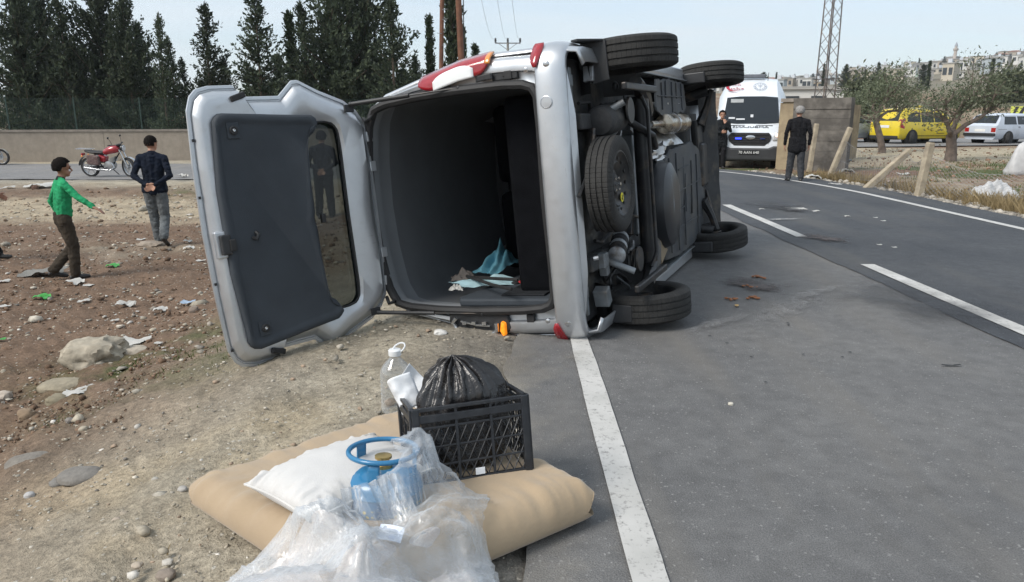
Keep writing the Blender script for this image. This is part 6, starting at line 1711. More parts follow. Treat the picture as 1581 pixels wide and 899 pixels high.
# bundle of pale clothes inside
m_cl = mat('pale_cloth', (.52, .42, .36), .95, var=.15, scale=6, bs=.4, bscale=70, col2=(.62, .56, .51), dscale=4, amt=.5)
us = np.linspace(0, 1, 90); A_, B_ = np.meshgrid(us, us)
X = -.95 + .85 * A_; Y = 1.38 + .70 * B_
Z = base_z(X, Y) + (sheap(X, Y) * .86 + .02 * fbm(X * 9, Y * 9, 3, 4) + .012 * np.abs(fbm(X * 16, Y * 16, 5, 3))) * sst(2.12, 2.02, Y) * sst(-.95, -.80, X) * sst(-.10, -.25, X) - .03
k = np.arange(90 * 90).reshape(90, 90); FQ2 = np.stack([k[:-1, :-1], k[:-1, 1:], k[1:, 1:], k[1:, :-1]], -1).reshape(-1, 4)
o = link('clothes_bundle', np_mesh('clothes_bundle', np.stack([X, Y, Z], -1).reshape(-1, 3) - np.array([-.53, 1.7, 0]), FQ2, m_cl, True)); o.location = (-.53, 1.7, 0)
s_ = o.modifiers.new('s', 'SOLIDIFY'); s_.thickness = .03; s_.offset = -1
tag(o, 'beige and pinkish clothes seen through the clear plastic sack', 'clothes')
m_leaf = mat('printed_leaflet', (.62, .66, .74), .6, var=.25, scale=40, col2=(.25, .33, .55), dscale=22, amt=.6)
ql = AT(603, 822, 1.98)
o = MB().grid(lambda p, q: Vector(((p - .5) * .075, (q - .5) * .05 - .0, .006 * math.sin(p * 3))), 6, 5).build('leaflet', m_leaf, None, True); o.location = ql + Vector((0, 0, -.004)); o.rotation_euler = (R(28), R(6), R(-8))
tag(o, 'small printed leaflet showing through the clear plastic below the gas cylinder', 'leaflet')
# ================================================================== VEHICLES
def paint(name, col, rough=.3): return mat(name, col, rough, .0, var=.06, scale=3, coat=.6, col2=tuple(c * .78 + .03 for c in col), dscale=2.2, amt=.6)
m_tyre2 = mat('car_tyre', (.022, .022, .022), .85, var=.3, scale=9)
m_alloy = mat('alloy', (.42, .43, .44), .35, .8, var=.2)
m_black = mat('black_gloss', (.012, .012, .014), .25, var=.1)
m_blackm = mat('black_matt', (.016, .016, .017), .7, var=.2)
m_lamp = mat('lamp_glass', (.62, .64, .66), .12, .3, var=.15, coat=.6)
m_carglass = glass_mat('car_glass', (.018, .022, .026), .16, .03)
m_plate = mat('number_plate', (.70, .70, .68), .5, var=.05)
def section(x, zt, w, b, zb=.24):
    g = min(1, max(0, (zt - b) / .55))
    lo = [(zb, w * .86), (zb + .08, w * .965), (zb + .30, w)]
    bb = min(b, zt - .05)
    up = [(bb, w * .985), (bb + (zt - bb) * .55, w * (.985 - .11 * g)), (bb + (zt - bb) * .88, w * (.985 - .19 * g)), (zt - .012 * g, w * (.985 - .30 * g - .05)), (zt + .012, w * .45), (zt + .018, 0)]
    P = [Vector((x, y, z)) for z, y in lo + up]
    return P + [Vector((p.x, -p.y, p.z)) for p in reversed(P[:-1])]
class Car:
    def __init__(s, name, loc, rz, label, st, belt, m_body, zb=.24):
        s.e = empty(name, loc, rz, label, 'car'); s.st = st; s.b = belt; s.zb = zb
        secs = [section(x, zt, w, belt, zb) for x, zt, w in st]; n = len(secs[0]); m_ = MB()
        m_.add([p for q in secs for p in q], [(k * n + i, k * n + i + 1, (k + 1) * n + i + 1, (k + 1) * n + i) for k in range(len(secs) - 1) for i in range(n - 1)] + [tuple(range(n)), tuple(len(secs) * n - 1 - i for i in range(n))] + [(k * n + n - 1, k * n, (k + 1) * n, (k + 1) * n + n - 1) for k in range(len(secs) - 1)])
        s.body = m_.build('body', m_body, s.e, 42)
    def top(s, x): return float(np.interp(x, [q[0] for q in s.st], [q[1] for q in s.st])), float(np.interp(x, [q[0] for q in s.st], [q[2] for q in s.st]))
    def ysurf(s, x, z):
        zt, w = s.top(x); g = min(1, max(0, (zt - s.b) / .55)); bb = min(s.b, zt - .05)
        zs = [s.zb, s.zb + .08, s.zb + .30, bb, bb + (zt - bb) * .55, bb + (zt - bb) * .88, zt]; ys = [w * .86, w * .965, w, w * .985, w * (.985 - .11 * g), w * (.985 - .19 * g), w * (.985 - .30 * g)]
        return float(np.interp(z, zs, ys))
    def side(s, name, poly, m, off=.006, both=True, par=None, sub=None):
        for sd_ in ((1, -1) if both else (1,)):
            P = [Vector((x, sd_ * (s.ysurf(x, z) + off), z)) for x, z in poly]; n = len(P); m_ = MB()
            m_.add(P + [p - Vector((0, sd_ * .02, 0)) for p in P], [tuple(range(n)), tuple(range(2 * n - 1, n - 1, -1))] + [(i, i + n, (i + 1) % n + n, (i + 1) % n) for i in range(n)])
            m_.build(name, m, par or s.e)
    def quad(s, name, P, m, thick=.01, off=None):
        P = [Vector(p) for p in P]; nn = (P[1] - P[0]).cross(P[2] - P[0]).normalized(); n = len(P); m_ = MB()
        m_.add(P + [p - nn * thick for p in P], [tuple(range(n)), tuple(range(2 * n - 1, n - 1, -1))] + [(i, i + n, (i + 1) % n + n, (i + 1) % n) for i in range(n)])
        return m_.build(name, m, s.e)
    def wheels(s, xs, r=.315, w=.19, inset=.02):
        for x in xs:
            for sd_ in (1, -1):
                zt, wd = s.top(x); y = wd - inset - w / 2
                a = MB(); a.lathe([(r * 1.20, -w * .8), (r * 1.20, w * .5 + inset + .004), (r * .6, w * .5 + inset + .005)], (x, sd_ * y, r), (0, sd_, 0), 28); a.build('wheel_arch', m_blackm, s.e, 40)
                we = bpy.data.objects.new('wheel', None); COL.objects.link(we); we.parent = s.e; we.location = (x, sd_ * (y + .012), r); we.rotation_euler = (R(-90 * sd_), 0, random.uniform(0, 1))
                MB().lathe([(r * .62, -w / 2), (r * .9, -w / 2), (r, -w * .36), (r, w * .36), (r * .9, w / 2 + .02), (r * .64, w / 2 + .03), (r * .60, w / 2)], n=28, closed=True).build('tyre', m_tyre2, we, 40)
                rm = MB().lathe([(r * .64, w / 2 + .012), (r * .58, w / 2 + .010), (r * .52, w / 2 - .02), (r * .2, w / 2 - .0), (r * .12, w / 2 + .015), (.01, w / 2 + .016)], n=28, cap0=False).build('rim', m_alloy, we, 40)
                sp_ = MB()
                for k in range(6):
                    t = k * math.pi / 3; sp_.box((r * .38 * math.cos(t), r * .38 * math.sin(t), w / 2 - .005), (r * .30, r * .10, .03), Matrix.Rotation(t, 3, 'Z'))
                sp_.build('rim_spokes', m_blackm, rm)
def heading(px, py, ang): return G(px, py), R(90) - ang        # compass angle -> rotation of local +x

# ---- yellow taxi
m_taxi = paint('taxi_yellow', (.62, .47, .012))
p, rz = heading(1413, 222, R(66))
tx = Car('taxi', p, rz, 'yellow taxi with black lower sill driving away behind the olive trees', [(-2.24, .62, .78), (-2.21, .98, .83), (-2.10, 1.22, .855), (-1.98, 1.48, .86), (-1.84, 1.62, .865), (-1.1, 1.69, .87), (0, 1.69, .87), (.55, 1.63, .87), (.95, 1.40, .87), (1.35, 1.12, .868), (1.75, 1.03, .85), (2.05, .92, .80), (2.2, .72, .70)], .99, m_taxi)
tx.side('side_window', [(-1.75, 1.06), (-.88, 1.04), (-.86, 1.50), (-1.30, 1.49), (-1.62, 1.38)], m_carglass)
tx.side('side_window', [(-.80, 1.04), (.02, 1.03), (.02, 1.51), (-.80, 1.50)], m_carglass)
tx.side('side_window', [(.09, 1.03), (.95, 1.05), (.70, 1.36), (.45, 1.48), (.09, 1.51)], m_carglass)
tx.side('sill_cladding', [(-1.05, .25), (.95, .25), (.95, .40), (-1.05, .42)], m_blackm, .012)
tx.side('door_line', [(-.84, .42), (-.83, .42), (-.83, 1.0), (-.84, 1.0)], m_blackm, .002); tx.side('door_line', [(.05, .42), (.06, .42), (.06, 1.0), (.05, 1.0)], m_blackm, .002)
tx.side('door_handle', [(-.74, .90), (-.56, .90), (-.56, .94), (-.74, .94)], m_black, .02); tx.side('door_handle', [(.15, .89), (.33, .89), (.33, .93), (.15, .93)], m_black, .02)
tx.side('tail_light', [(-2.20, .80), (-1.95, .74), (-1.90, 1.0), (-1.86, 1.22), (-2.02, 1.18), (-2.14, 1.0)], m_red, .012)
for sd_ in (1, -1): tx.quad('tail_light', [(-2.222, sd_ * .80, .74), (-2.222, sd_ * .62, .80), (-2.20, sd_ * .64, 1.0), (-2.13, sd_ * .72, 1.18), (-2.12, sd_ * .83, 1.16), (-2.20, sd_ * .84, .98)][::sd_], m_red, .03)
tx.quad('rear_window', [(-2.165, -.66, 1.10), (-2.165, .66, 1.10), (-1.945, .60, 1.55), (-1.945, -.60, 1.55)][::-1], m_carglass, .01)
tx.quad('number_plate', [(-2.245, -.26, .78), (-2.245, .26, .78), (-2.245, .26, .90), (-2.245, -.26, .90)][::-1], m_plate, .01)
tx.quad('windscreen', [(.62, -.68, 1.615), (.62, .68, 1.615), (1.30, .74, 1.16), (1.30, -.74, 1.16)][::-1], m_carglass)
MB().bb(-2.30, -2.0, -.78, .78, .25, .42).build('rear_bumper', m_blackm, tx.e, bevel=.04)
MB().bb(-.28, -.08, -.22, .22, 1.705, 1.80).build('roof_sign', m_taxi, tx.e, bevel=.02)
for sd_ in (1, -1):
    MB().bb(.80, .95, sd_ * .86, sd_ * 1.02, 1.06, 1.20).build('door_mirror', m_black, tx.e, bevel=.03)
    MB().tube([Vector((-1.6, sd_ * .60, 1.68)), Vector((-1.5, sd_ * .60, 1.73)), Vector((.2, sd_ * .60, 1.74)), Vector((.4, sd_ * .60, 1.68))], .018, 6).build('roof_rail', m_black, tx.e, True)
for k in range(6):
    x0 = -.42 + k * .055 + (.05 if k > 2 else 0); z0 = .72 - k * .022
    tx.side('door_print', [(x0, z0), (x0 + .035, z0 - .014), (x0 + .045, z0 + .05), (x0 + .01, z0 + .064)], m_blackm, .004)
for k in range(4): tx.side('door_print', [(.32 + k * .11, .62 + .02 * (k % 2)), (.38 + k * .11, .62 + .02 * (k % 2)), (.38 + k * .11, .70), (.32 + k * .11, .70)], m_blackm, .004)
tx.side('door_print', [(.28, .50), (.80, .50), (.80, .525), (.28, .525)], m_blackm, .004)
tx.wheels((-1.38, 1.42), .32)

# ---- white station wagon
m_white_car = paint('white_car_paint', (.50, .55, .63))
p, rz = heading(1556, 222, R(67))
wg = Car('station_wagon', p, rz, 'boxy white station wagon at the right edge behind the olive tree', [(-2.15, .55, .76), (-2.14, .86, .79), (-2.02, .92, .80), (-1.72, 1.33, .80), (-1.60, 1.41, .80), (-.6, 1.44, .80), (.35, 1.42, .80), (.55, 1.36, .80), (1.0, .95, .80), (1.5, .90, .80), (2.05, .84, .78), (2.14, .62, .76)], .88, m_white_car)
wg.side('side_window', [(-1.60, .93), (-.72, .93), (-.72, 1.30), (-1.50, 1.30)], m_carglass); wg.side('side_window', [(-.62, .93), (-.02, .93), (-.04, 1.31), (-.62, 1.31)], m_carglass); wg.side('side_window', [(.06, .93), (.85, .93), (.50, 1.26), (.40, 1.31), (.06, 1.31)], m_carglass)
wg.quad('rear_window', [(-1.99, -.62, 1.00), (-1.99, .62, 1.00), (-1.735, .58, 1.345), (-1.735, -.58, 1.345)][::-1], m_carglass, .012)
for sd_ in (1, -1):
    wg.quad('tail_light', [(-2.152, sd_ * .77, .58), (-2.152, sd_ * .55, .58), (-2.152, sd_ * .55, .78), (-2.152, sd_ * .77, .78)][::sd_], m_red, .03)
    MB().bb(.78, .9, sd_ * .80, sd_ * .93, .93, 1.03).build('door_mirror', m_black, wg.e, bevel=.02)
wg.quad('number_plate', [(-2.156, -.26, .60), (-2.156, .26, .60), (-2.156, .26, .72), (-2.156, -.26, .72)][::-1], m_plate)
wg.quad('windscreen', [(.60, -.64, 1.345), (.60, .64, 1.345), (.985, .70, .985), (.985, -.70, .985)][::-1], m_carglass)
MB().bb(-2.24, -2.10, -.78, .78, .40, .54).build('rear_bumper', m_blackm, wg.e, bevel=.03)
wg.side('door_line', [(-.67, .34), (-.66, .34), (-.66, .88), (-.67, .88)], m_blackm, .002); wg.side('door_line', [(.02, .34), (.03, .34), (.03, .88), (.02, .88)], m_blackm, .002)
wg.side('waist_strip', [(-2.0, .70), (2.0, .70), (2.0, .715), (-2.0, .715)], m_blackm, .003)
wg.side('door_handle', [(-.60, .80), (-.46, .80), (-.46, .83), (-.60, .83)], m_black, .015); wg.side('door_handle', [(.10, .80), (.24, .80), (.24, .83), (.10, .83)], m_black, .015)
wg.wheels((-1.22, 1.30), .29, .165)

# ---- silver saloon passing behind the block wall
m_silv2 = mat('pale_silver_paint', (.42, .47, .53), .32, .5, var=.08, scale=3, coat=.5)
p, rz = heading(1296, 221, R(66))
sl = Car('saloon_car', p, rz, 'pale silver saloon with its bonnet showing past the block wall', [(-2.1, .60, .76), (-2.05, .92, .82), (-1.5, 1.0, .85), (-.95, 1.36, .85), (-.4, 1.44, .85), (.25, 1.43, .85), (.6, 1.30, .85), (1.05, 1.02, .85), (1.5, .93, .84), (1.95, .80, .78), (2.12, .60, .66)], .93, m_silv2)
sl.side('side_window', [(-1.15, .97), (-.35, .97), (-.35, 1.32), (-.75, 1.28)], m_carglass); sl.side('side_window', [(-.28, .97), (.85, .98), (.52, 1.24), (.2, 1.33), (-.28, 1.34)], m_carglass)
sl.quad('windscreen', [(.58, -.66, 1.33), (.58, .66, 1.33), (1.05, .72, 1.04), (1.05, -.72, 1.04)][::-1], m_carglass)
sl.side('headlight', [(1.75, .66), (2.05, .62), (1.98, .74), (1.78, .80)], m_lamp, .010)
for sd_ in (1, -1): MB().bb(.72, .86, sd_ * .84, sd_ * 1.0, .98, 1.10).build('door_mirror', m_black, sl.e, bevel=.02)
sl.side('door_line', [(-.32, .34), (-.31, .34), (-.31, .93), (-.32, .93)], m_blackm, .002)
sl.wheels((-1.28, 1.32), .305)

# ---- ambulance, facing the camera
m_amb = paint('ambulance_white', (.66, .69, .72), .3)
m_abump = mat('ambulance_bumper', (.028, .029, .031), .55, var=.2, scale=5)
m_wred = mat('deep_red', (.36, .012, .03), .5, var=.08)
m_navy = mat('dark_lettering', (.03, .035, .05), .5)
m_bluelamp = mat('blue_flash', (.03, .06, 1.0), .3, var=.2, emit=2.0)
m_headon = mat('headlight_on', (1.0, .72, .62), .3, var=.2, scale=30, emit=.55)
ap = G(1154, 261)
ab = empty('ambulance', ap, math.atan2(-.955, -.297), 'white ambulance with red crescent facing the camera beside the far edge of the road', 'ambulance')
def asec(x, zt, w, top_w, zb=.32):
    P = [(zb, w * .90), (zb + .1, w * .985), (.75, w), (min(1.25, zt - .06), w * .99), (max(min(1.25, zt - .06) + .01, zt - .55), w * .97 if zt > 1.9 else w * .96), (zt - .16 if zt > 1.5 else zt - .03, top_w * 1.12), (zt - .03 if zt > 1.5 else zt - .01, top_w), (zt, top_w * .6), (zt + .01, 0)]
    P = [Vector((x, y, z)) for z, y in P]; return P + [Vector((p.x, -p.y, p.z)) for p in reversed(P[:-1])]
ast = [(.02, .72, .86, .70), (-.03, .98, .93, .78), (-.22, 1.08, .98, .80), (-.80, 1.26, 1.01, .83), (-1.62, 2.02, 1.02, .74), (-1.80, 2.18, 1.02, .72), (-2.05, 2.40, 1.02, .70), (-2.35, 2.56, 1.025, .70), (-2.8, 2.64, 1.03, .72), (-4.0, 2.66, 1.03, .74), (-5.9, 2.62, 1.03, .74), (-5.98, 2.4, 1.0, .7)]
secs = [asec(*q) for q in ast]; n = len(secs[0]); m_ = MB()
m_.add([p for q in secs for p in q], [(k * n + i, k * n + i + 1, (k + 1) * n + i + 1, (k + 1) * n + i) for k in range(len(secs) - 1) for i in range(n - 1)] + [tuple(range(n)), tuple(len(secs) * n - 1 - i for i in range(n))] + [(k * n + n - 1, k * n, (k + 1) * n, (k + 1) * n + n - 1) for k in range(len(secs) - 1)])
m_.build('body', m_amb, ab, 35)
def azt(x): return float(np.interp(-x, [-q[0] for q in ast], [q[1] for q in ast]))
def fprism(name, poly, x, d, m, par=None, bev=0):
    """polygon in the (y, z) plane at x, thickness d towards the front"""
    mb = MB(); mb.prism(poly, (x, 0, 0), (0, 1, 0), (0, 0, 1), (d, 0, 0)); return mb.build(name, m, par or ab, bevel=bev)
def slope(name, poly, m, off=.012, d=.012, par=None):
    """panel lying on the sloping front: poly in (y, x); height follows the body profile"""
    P = [Vector((x + off * .6, y, azt(x) + off)) for y, x in poly]; n = len(P); mb = MB()
    mb.add(P + [p - Vector((d * .5, 0, d)) for p in P], [tuple(range(n)), tuple(range(2 * n - 1, n - 1, -1))] + [(i, i + n, (i + 1) % n + n, (i + 1) % n) for i in range(n)]); return mb.build(name, m, par or ab)
ws = slope('windscreen', [(-.80, -.84), (-.4, -.80), (.4, -.80), (.80, -.84), (.735, -1.62), (.35, -1.66), (-.35, -1.66), (-.735, -1.62)], m_carglass, .02)
dash = MB().bb(-.95, -.86, -.7, .7, 1.15, 1.22).build('dashboard', m_blackm, ab)
for (y, x, w_, h_) in ((-.55, -.93, .18, .03), (-.30, -.90, .25, .025), (.02, -.98, .08, .05)):
    fprism('dash_papers', [(y - w_ / 2, azt(x) + .03), (y + w_ / 2, azt(x) + .03), (y + w_ / 2, azt(x) + .03 + h_ * 1.6), (y - w_ / 2, azt(x) + .03 + h_ * 1.6)], x + .035, .01, m_paper)
slope('visor_screen', [(-.62, -1.45), (-.25, -1.45), (-.25, -1.56), (-.62, -1.56)], mat('sun_visor', (.30, .31, .31), .8), .03)
for sd_ in (-1, 1): slope('wiper_slot', [(sd_ * .15, -.70), (sd_ * .62, -.68), (sd_ * .62, -.63), (sd_ * .15, -.65)], m_blackm, .008)
fprism('grille', [(-.42, .66), (.42, .66), (.56, .78), (.60, .92), (.52, 1.03), (-.52, 1.03), (-.60, .92), (-.56, .78)], -.02, .055, m_blackm, None, .02)
for z in (.74, .80, .86, .95): fprism('grille_bar', [(-.52, z), (.52, z), (.52, z + .018), (-.52, z + .018)], .036, .008, m_black)
em = MB(); em.lathe([(.13, 0), (.13, .012), (.11, .016), (.02, .017)], (.042, .02, .90), (1, 0, 0), 24); emo = em.build('oval_emblem', m_chrome, ab, True); emo.scale = (1, 1, .45); emo.location = (0, 0, .90 * .55)
fprism('front_bumper', [(-.95, .34), (-.80, .24), (.80, .24), (.95, .34), (.99, .52), (.97, .66), (.66, .66), (.52, .60), (-.52, .60), (-.66, .66), (-.97, .66), (-.99, .52)], -.30, .36, m_abump, None, .05)
for sd_ in (-1, 1):
    fprism('fog_lamp', [(sd_ * .78, .40), (sd_ * .92, .42), (sd_ * .93, .50), (sd_ * .80, .49)][::sd_], .05, .025, m_lamp)
    hl = fprism('headlight', [(sd_ * .62, .80), (sd_ * .90, .84), (sd_ * .965, .98), (sd_ * .95, 1.08), (sd_ * .70, 1.04), (sd_ * .63, .96)][::sd_], -.16, .20, m_lamp, None, .03)
    MB().lathe([(.055, 0), (.05, .03), (.02, .04)], (.03, sd_ * .74, .955), (1, 0, 0), 16).build('lit_bulb', m_headon, hl, True)
    MB().bb(-1.12, -.95, sd_ * 1.03, sd_ * 1.22, 1.32, 1.68).build('door_mirror', m_blackm, ab, bevel=.05)
    MB().bb(-1.06, -1.0, sd_ * .96, sd_ * 1.06, 1.40, 1.46).build('mirror_arm', m_blackm, ab)
    slope('red_flash', [(sd_ * .84, -.72), (sd_ * .93, -.80), (sd_ * .92, -.62), (sd_ * .80, -.42)], m_wred, .010)
    for xw in (-.95, -4.6):
        MB().lathe([(.20, -.11), (.31, -.12), (.35, -.08), (.35, .08), (.31, .12), (.20, .11), (.02, .09)], (xw, sd_ * .88, .35), (0, sd_, 0), 24).build('wheel', m_tyre2, ab, 40)
        MB().lathe([(.42, -.22), (.42, .155), (.3, .156)], (xw, sd_ * .87, .37), (0, sd_, 0), 24).build('wheel_arch', m_blackm, ab, 40)
MB().bb(-5.6, -.25, -.80, .80, .24, .40).build('underbody', m_blackm, ab)
fprism('number_plate', [(-.27, .415), (.27, .415), (.27, .53), (-.27, .53)], .055, .02, m_black)
def front_text(s, size, y, z, x, m, mirror=False, tilt=90.0, par=None, name='lettering'):
    o = link(name, text_mesh(s, size, .008), par or ab, m)
    t = R(tilt); o.matrix_local = Matrix.Translation((x, y, z)) @ Matrix(((0, -math.cos(t), math.sin(t), 0), (1, 0, 0, 0), (0, math.sin(t), math.cos(t), 0), (0, 0, 0, 1)))
    if mirror: o.scale = (-1, 1, 1)
    return o
front_text('70 AAN 640', .11, .0, .472, .078, m_plate, name='plate_lettering')
front_text('AMBULANS', .20, .0, azt(-.50) + .016, -.47, m_navy, True, math.degrees(math.atan2(.18, .58)))
tl_ = math.degrees(math.atan2(2.56 - 2.18, .55))
xr = -2.02
front_text('ACİL', .125, -.50, azt(xr - .06) + .022, xr - .03, m_wred, False, tl_); front_text('SAĞLIK', .125, -.46, azt(xr + .10) + .022, xr + .13, m_wred, False, tl_)
cres = MB(); pts = []
Ro, Ri, off_ = .245, .232, .055
for k in range(29):
    t = R(42 + 276 * k / 28); f_ = math.sin(math.pi * k / 28)
    pts.append(((Ro * math.cos(t), Ro * math.sin(t)), ((Ro - .004 - .085 * f_ ** 1.5) * math.cos(t), (Ro - .004 - .085 * f_ ** 1.5) * math.sin(t))))
t = R(tl_)
m_c = Matrix.Translation((xr + .03, -.56, azt(xr + .03) + .022)) @ Matrix(((0, -math.cos(t), math.sin(t), 0), (1, 0, 0, 0), (0, math.sin(t), math.cos(t), 0), (0, 0, 0, 1)))
cres.add([Vector((*q, .006)) for pr_ in pts for q in pr_], [(2 * k, 2 * k + 1, 2 * k + 3, 2 * k + 2) for k in range(28)]); o = cres.build('red_crescent', m_wred, ab); o.matrix_local = m_c
m_emb = mat('pale_emblem', (.42, .45, .50), .6, var=.1)
em = MB(); em.lathe([(.20, 0), (.20, .006), (.185, .006), (.185, 0)], n=32, closed=True)
for k in range(12): t_ = k * math.pi / 6; em.box((.145 * math.cos(t_), .145 * math.sin(t_), .003), (.05, .03, .006), Matrix.Rotation(t_, 3, 'Z'))
em.box((0, 0, .003), (.018, .16, .006)); em.box((0, .03, .003), (.13, .03, .006))
o = em.build('round_emblem', m_emb, ab); o.matrix_local = Matrix.Translation((xr + .02, .20, azt(xr + .02) + .022)) @ Matrix(((0, -math.cos(t), math.sin(t), 0), (1, 0, 0, 0), (0, math.sin(t), math.cos(t), 0), (0, 0, 0, 1)))
MB().bb(-2.75, -2.45, -.62, .35, 2.645, 2.76).build('light_bar', mat('light_bar_grey', (.12, .13, .15), .4), ab, bevel=.03)
MB().cyl((-2.3, .42, 2.55), (-2.35, .43, 2.80), .008, n=6).build('aerial', m_blackm, ab)
MB().bb(.03, .075, -.40, -.22, .845, .885).build('blue_flasher', m_bluelamp, ab, bevel=.012); MB().bb(.03, .06, .28, .42, .845, .875).build('dark_flasher', mat('blue_off', (.02, .04, .16), .2), ab, bevel=.01)

# ---- motorcycles by the wall
def motorcycle(loc, rz, label, body, bagm, fairing=None, name='motorcycle', steer=14):
    e = empty(name, loc, rz, label, 'motorcycle')
    def W(x, st=0):
        w = bpy.data.objects.new('wheel', None); COL.objects.link(w); w.parent = e; w.location = (x, 0, .30); w.rotation_euler = (R(90), 0, 0)
        if st: w.rotation_euler = (R(90), 0, R(st))
        MB().lathe([(.235, -.04), (.285, -.045), (.302, -.02), (.302, .02), (.285, .045), (.235, .04)], n=32, closed=True).build('tyre', m_tyre2, w, 40)
        MB().lathe([(.225, -.022), (.240, -.028), (.240, .028), (.225, .022)], n=32, closed=True).build('rim', m_alloy, w, 40)
        s_ = MB()
        for k in range(6):
            t = k * math.pi / 3; s_.cyl((.03 * math.cos(t), .03 * math.sin(t), 0), (.23 * math.cos(t), .23 * math.sin(t), 0), .014, .010, 6)
        s_.cyl((0, 0, -.06), (0, 0, .06), .035, n=10); s_.cyl((0, 0, .03), (0, 0, .036), .10, n=18); s_.build('spokes', m_alloy, w)
        return w
    W(-.64); W(.64, steer)
    P = lambda nm, m, mb, sm=True, bev=0: mb.build(nm, m, e, sm, bev)
    P('frame', m_black, MB().tube([Vector(q) for q in ((.46, 0, .80), (.25, 0, .55), (.12, 0, .28), (-.20, 0, .26), (-.35, 0, .55), (-.10, 0, .72), (.42, 0, .86))], .022, 8))
    for s in (-1, 1):
        P('swing_arm', m_black, MB().cyl((-.15, s * .09, .32), (-.64, s * .09, .30), .022, n=8)); P('rear_shock', m_chrome, MB().cyl((-.56, s * .11, .34), (-.40, s * .11, .66), .028, n=10))
        P('fork_leg', m_chrome, MB().cyl((.66, s * .085, .30), (.47, s * .085, .86), .026, .022, 10))
        P('handlebar', m_black, MB().tube([Vector(q) for q in ((.44, 0, .92), (.42, s * .12, 1.0), (.36, s * .34, 1.02))], .012, 6)); P('grip', m_rub, MB().cyl((.36, s * .26, 1.02), (.33, s * .38, 1.02), .018, n=8))
        P('mirror_stalk', m_black, MB().tube([Vector(q) for q in ((.38, s * .24, 1.03), (.36, s * .27, 1.14), (.33, s * .30, 1.22))], .006, 5)); P('mirror', m_black, MB().sphere((.33, s * .31, 1.24), .05, 10, 6, (.3, 1, .7)))
        P('indicator', m_amber, MB().sphere((-.74, s * .16, .66), .03, 8, 6)); P('foot_peg', m_rub, MB().cyl((.0, s * .12, .30), (.0, s * .22, .30), .014, n=6))
        P('saddle_bag', bagm, MB().box((-.36, s * .19, .55), (.40, .12, .30), Matrix.Rotation(R(4), 3, 'Y')), False, .04)
        P('exhaust', m_chrome, MB().tube([Vector(q) for q in ((.16, s * .1, .46), (.24, s * .12, .32), (.10, s * .14, .22), (-.30, s * .15, .25), (-.72, s * .17, .31))], [.018, .02, .022, .035, .04], 10)) if s < 0 else None
    tk = MB(); tk.rings([[Vector((x, w_ * math.cos(t), z + h_ * math.sin(t))) for t in np.linspace(0, 2 * math.pi, 14, endpoint=False)] for x, w_, h_, z in ((-.10, .07, .06, .76), (-.02, .12, .10, .79), (.12, .15, .125, .83), (.28, .15, .125, .86), (.40, .11, .10, .87), (.46, .05, .05, .87))])
    P('fuel_tank', body, tk, 50)
    P('side_cover', body, MB().box((-.16, 0, .58), (.26, .24, .20), Matrix.Rotation(R(20), 3, 'Y')), False, .05)
    se = MB(); se.rings([[Vector((x, w_ * math.cos(t), z + .05 * math.sin(t))) for t in np.linspace(0, 2 * math.pi, 12, endpoint=False)] for x, w_, z in ((-.06, .08, .77), (-.15, .13, .76), (-.45, .14, .77), (-.62, .12, .80), (-.70, .06, .81))]); P('seat', m_rub, se, 50)
    P('engine', m_alloy, MB().lathe([(.06, -.14), (.14, -.12), (.15, 0), (.14, .12), (.06, .14)], (.05, 0, .36), (0, 1, 0), 18)); 
    cyl_ = MB()
    for k in range(6): cyl_.box((.14 + .012 * k, 0, .46 + .03 * k), (.20, .20, .016), Matrix.Rotation(R(-20), 3, 'Y'))
    P('cylinder_fins', m_alloy, cyl_, False)
    P('headlamp', m_black, MB().lathe([(.03, 0), (.08, .03), (.10, .09), (.095, .12)], (.46, 0, .90), (1, 0, -.05), 18)); P('headlamp_glass', m_lamp, MB().lathe([(.093, 0), (.08, .02), (.02, .03)], (.575, 0, .895), (1, 0, -.05), 18)); P('instruments', m_black, MB().box((.44, 0, .99), (.08, .2, .07)), False, .02)
    P('front_mudguard', m_chrome if not fairing else fairing, MB().grid(lambda p, q: Vector((.64 + .325 * math.cos(math.pi * (.15 + .62 * p)), (q - .5) * .11, .30 + .325 * math.sin(math.pi * (.15 + .62 * p)))), 14, 4))
    P('rear_mudguard', m_black, MB().grid(lambda p, q: Vector((-.64 + .335 * math.cos(math.pi * (.35 + .62 * p)), (q - .5) * .14, .32 + .335 * math.sin(math.pi * (.35 + .62 * p)))), 14, 4))
    rk = MB()
    for s in (-.1, 0, .1): rk.tube([Vector((-.45, s, .86)), Vector((-.95, s, .87))], .010, 6)
    rk.tube([Vector((-.95, -.12, .87)), Vector((-.95, .12, .87))], .010, 6); P('rear_rack', m_chrome, rk); P('tail_lamp', m_red, MB().box((-.80, 0, .70), (.06, .14, .08)), False, .015)
    P('side_stand', m_black, MB().cyl((-.02, .12, .26), (.06, .32, .01), .014, n=6))
    if fairing:
        P('leg_shield', fairing, MB().grid(lambda p, q: Vector((.30 + .16 * p - .1 * (q - .5) ** 2, (q - .5) * .46, .28 + .60 * p)), 8, 8)); P('front_panel', fairing, MB().sphere((.44, 0, .88), .16, 14, 8, (.7, 1.1, .9)))
    return e
m_mred = mat('red_tank_paint', (.30, .014, .022), .25, var=.12, scale=8, coat=.6)
m_sbag = mat('maroon_saddlebag', (.085, .045, .042), .85, var=.3, scale=12, col2=(.16, .12, .11), dscale=14)
mp_ = G(172, 273)
mc = motorcycle(mp_, R(4), 'red motorcycle with maroon saddle bags parked on its stand near the beige wall', m_mred, m_sbag, steer=-24)
mc.rotation_euler = (R(6), 0, R(-6))
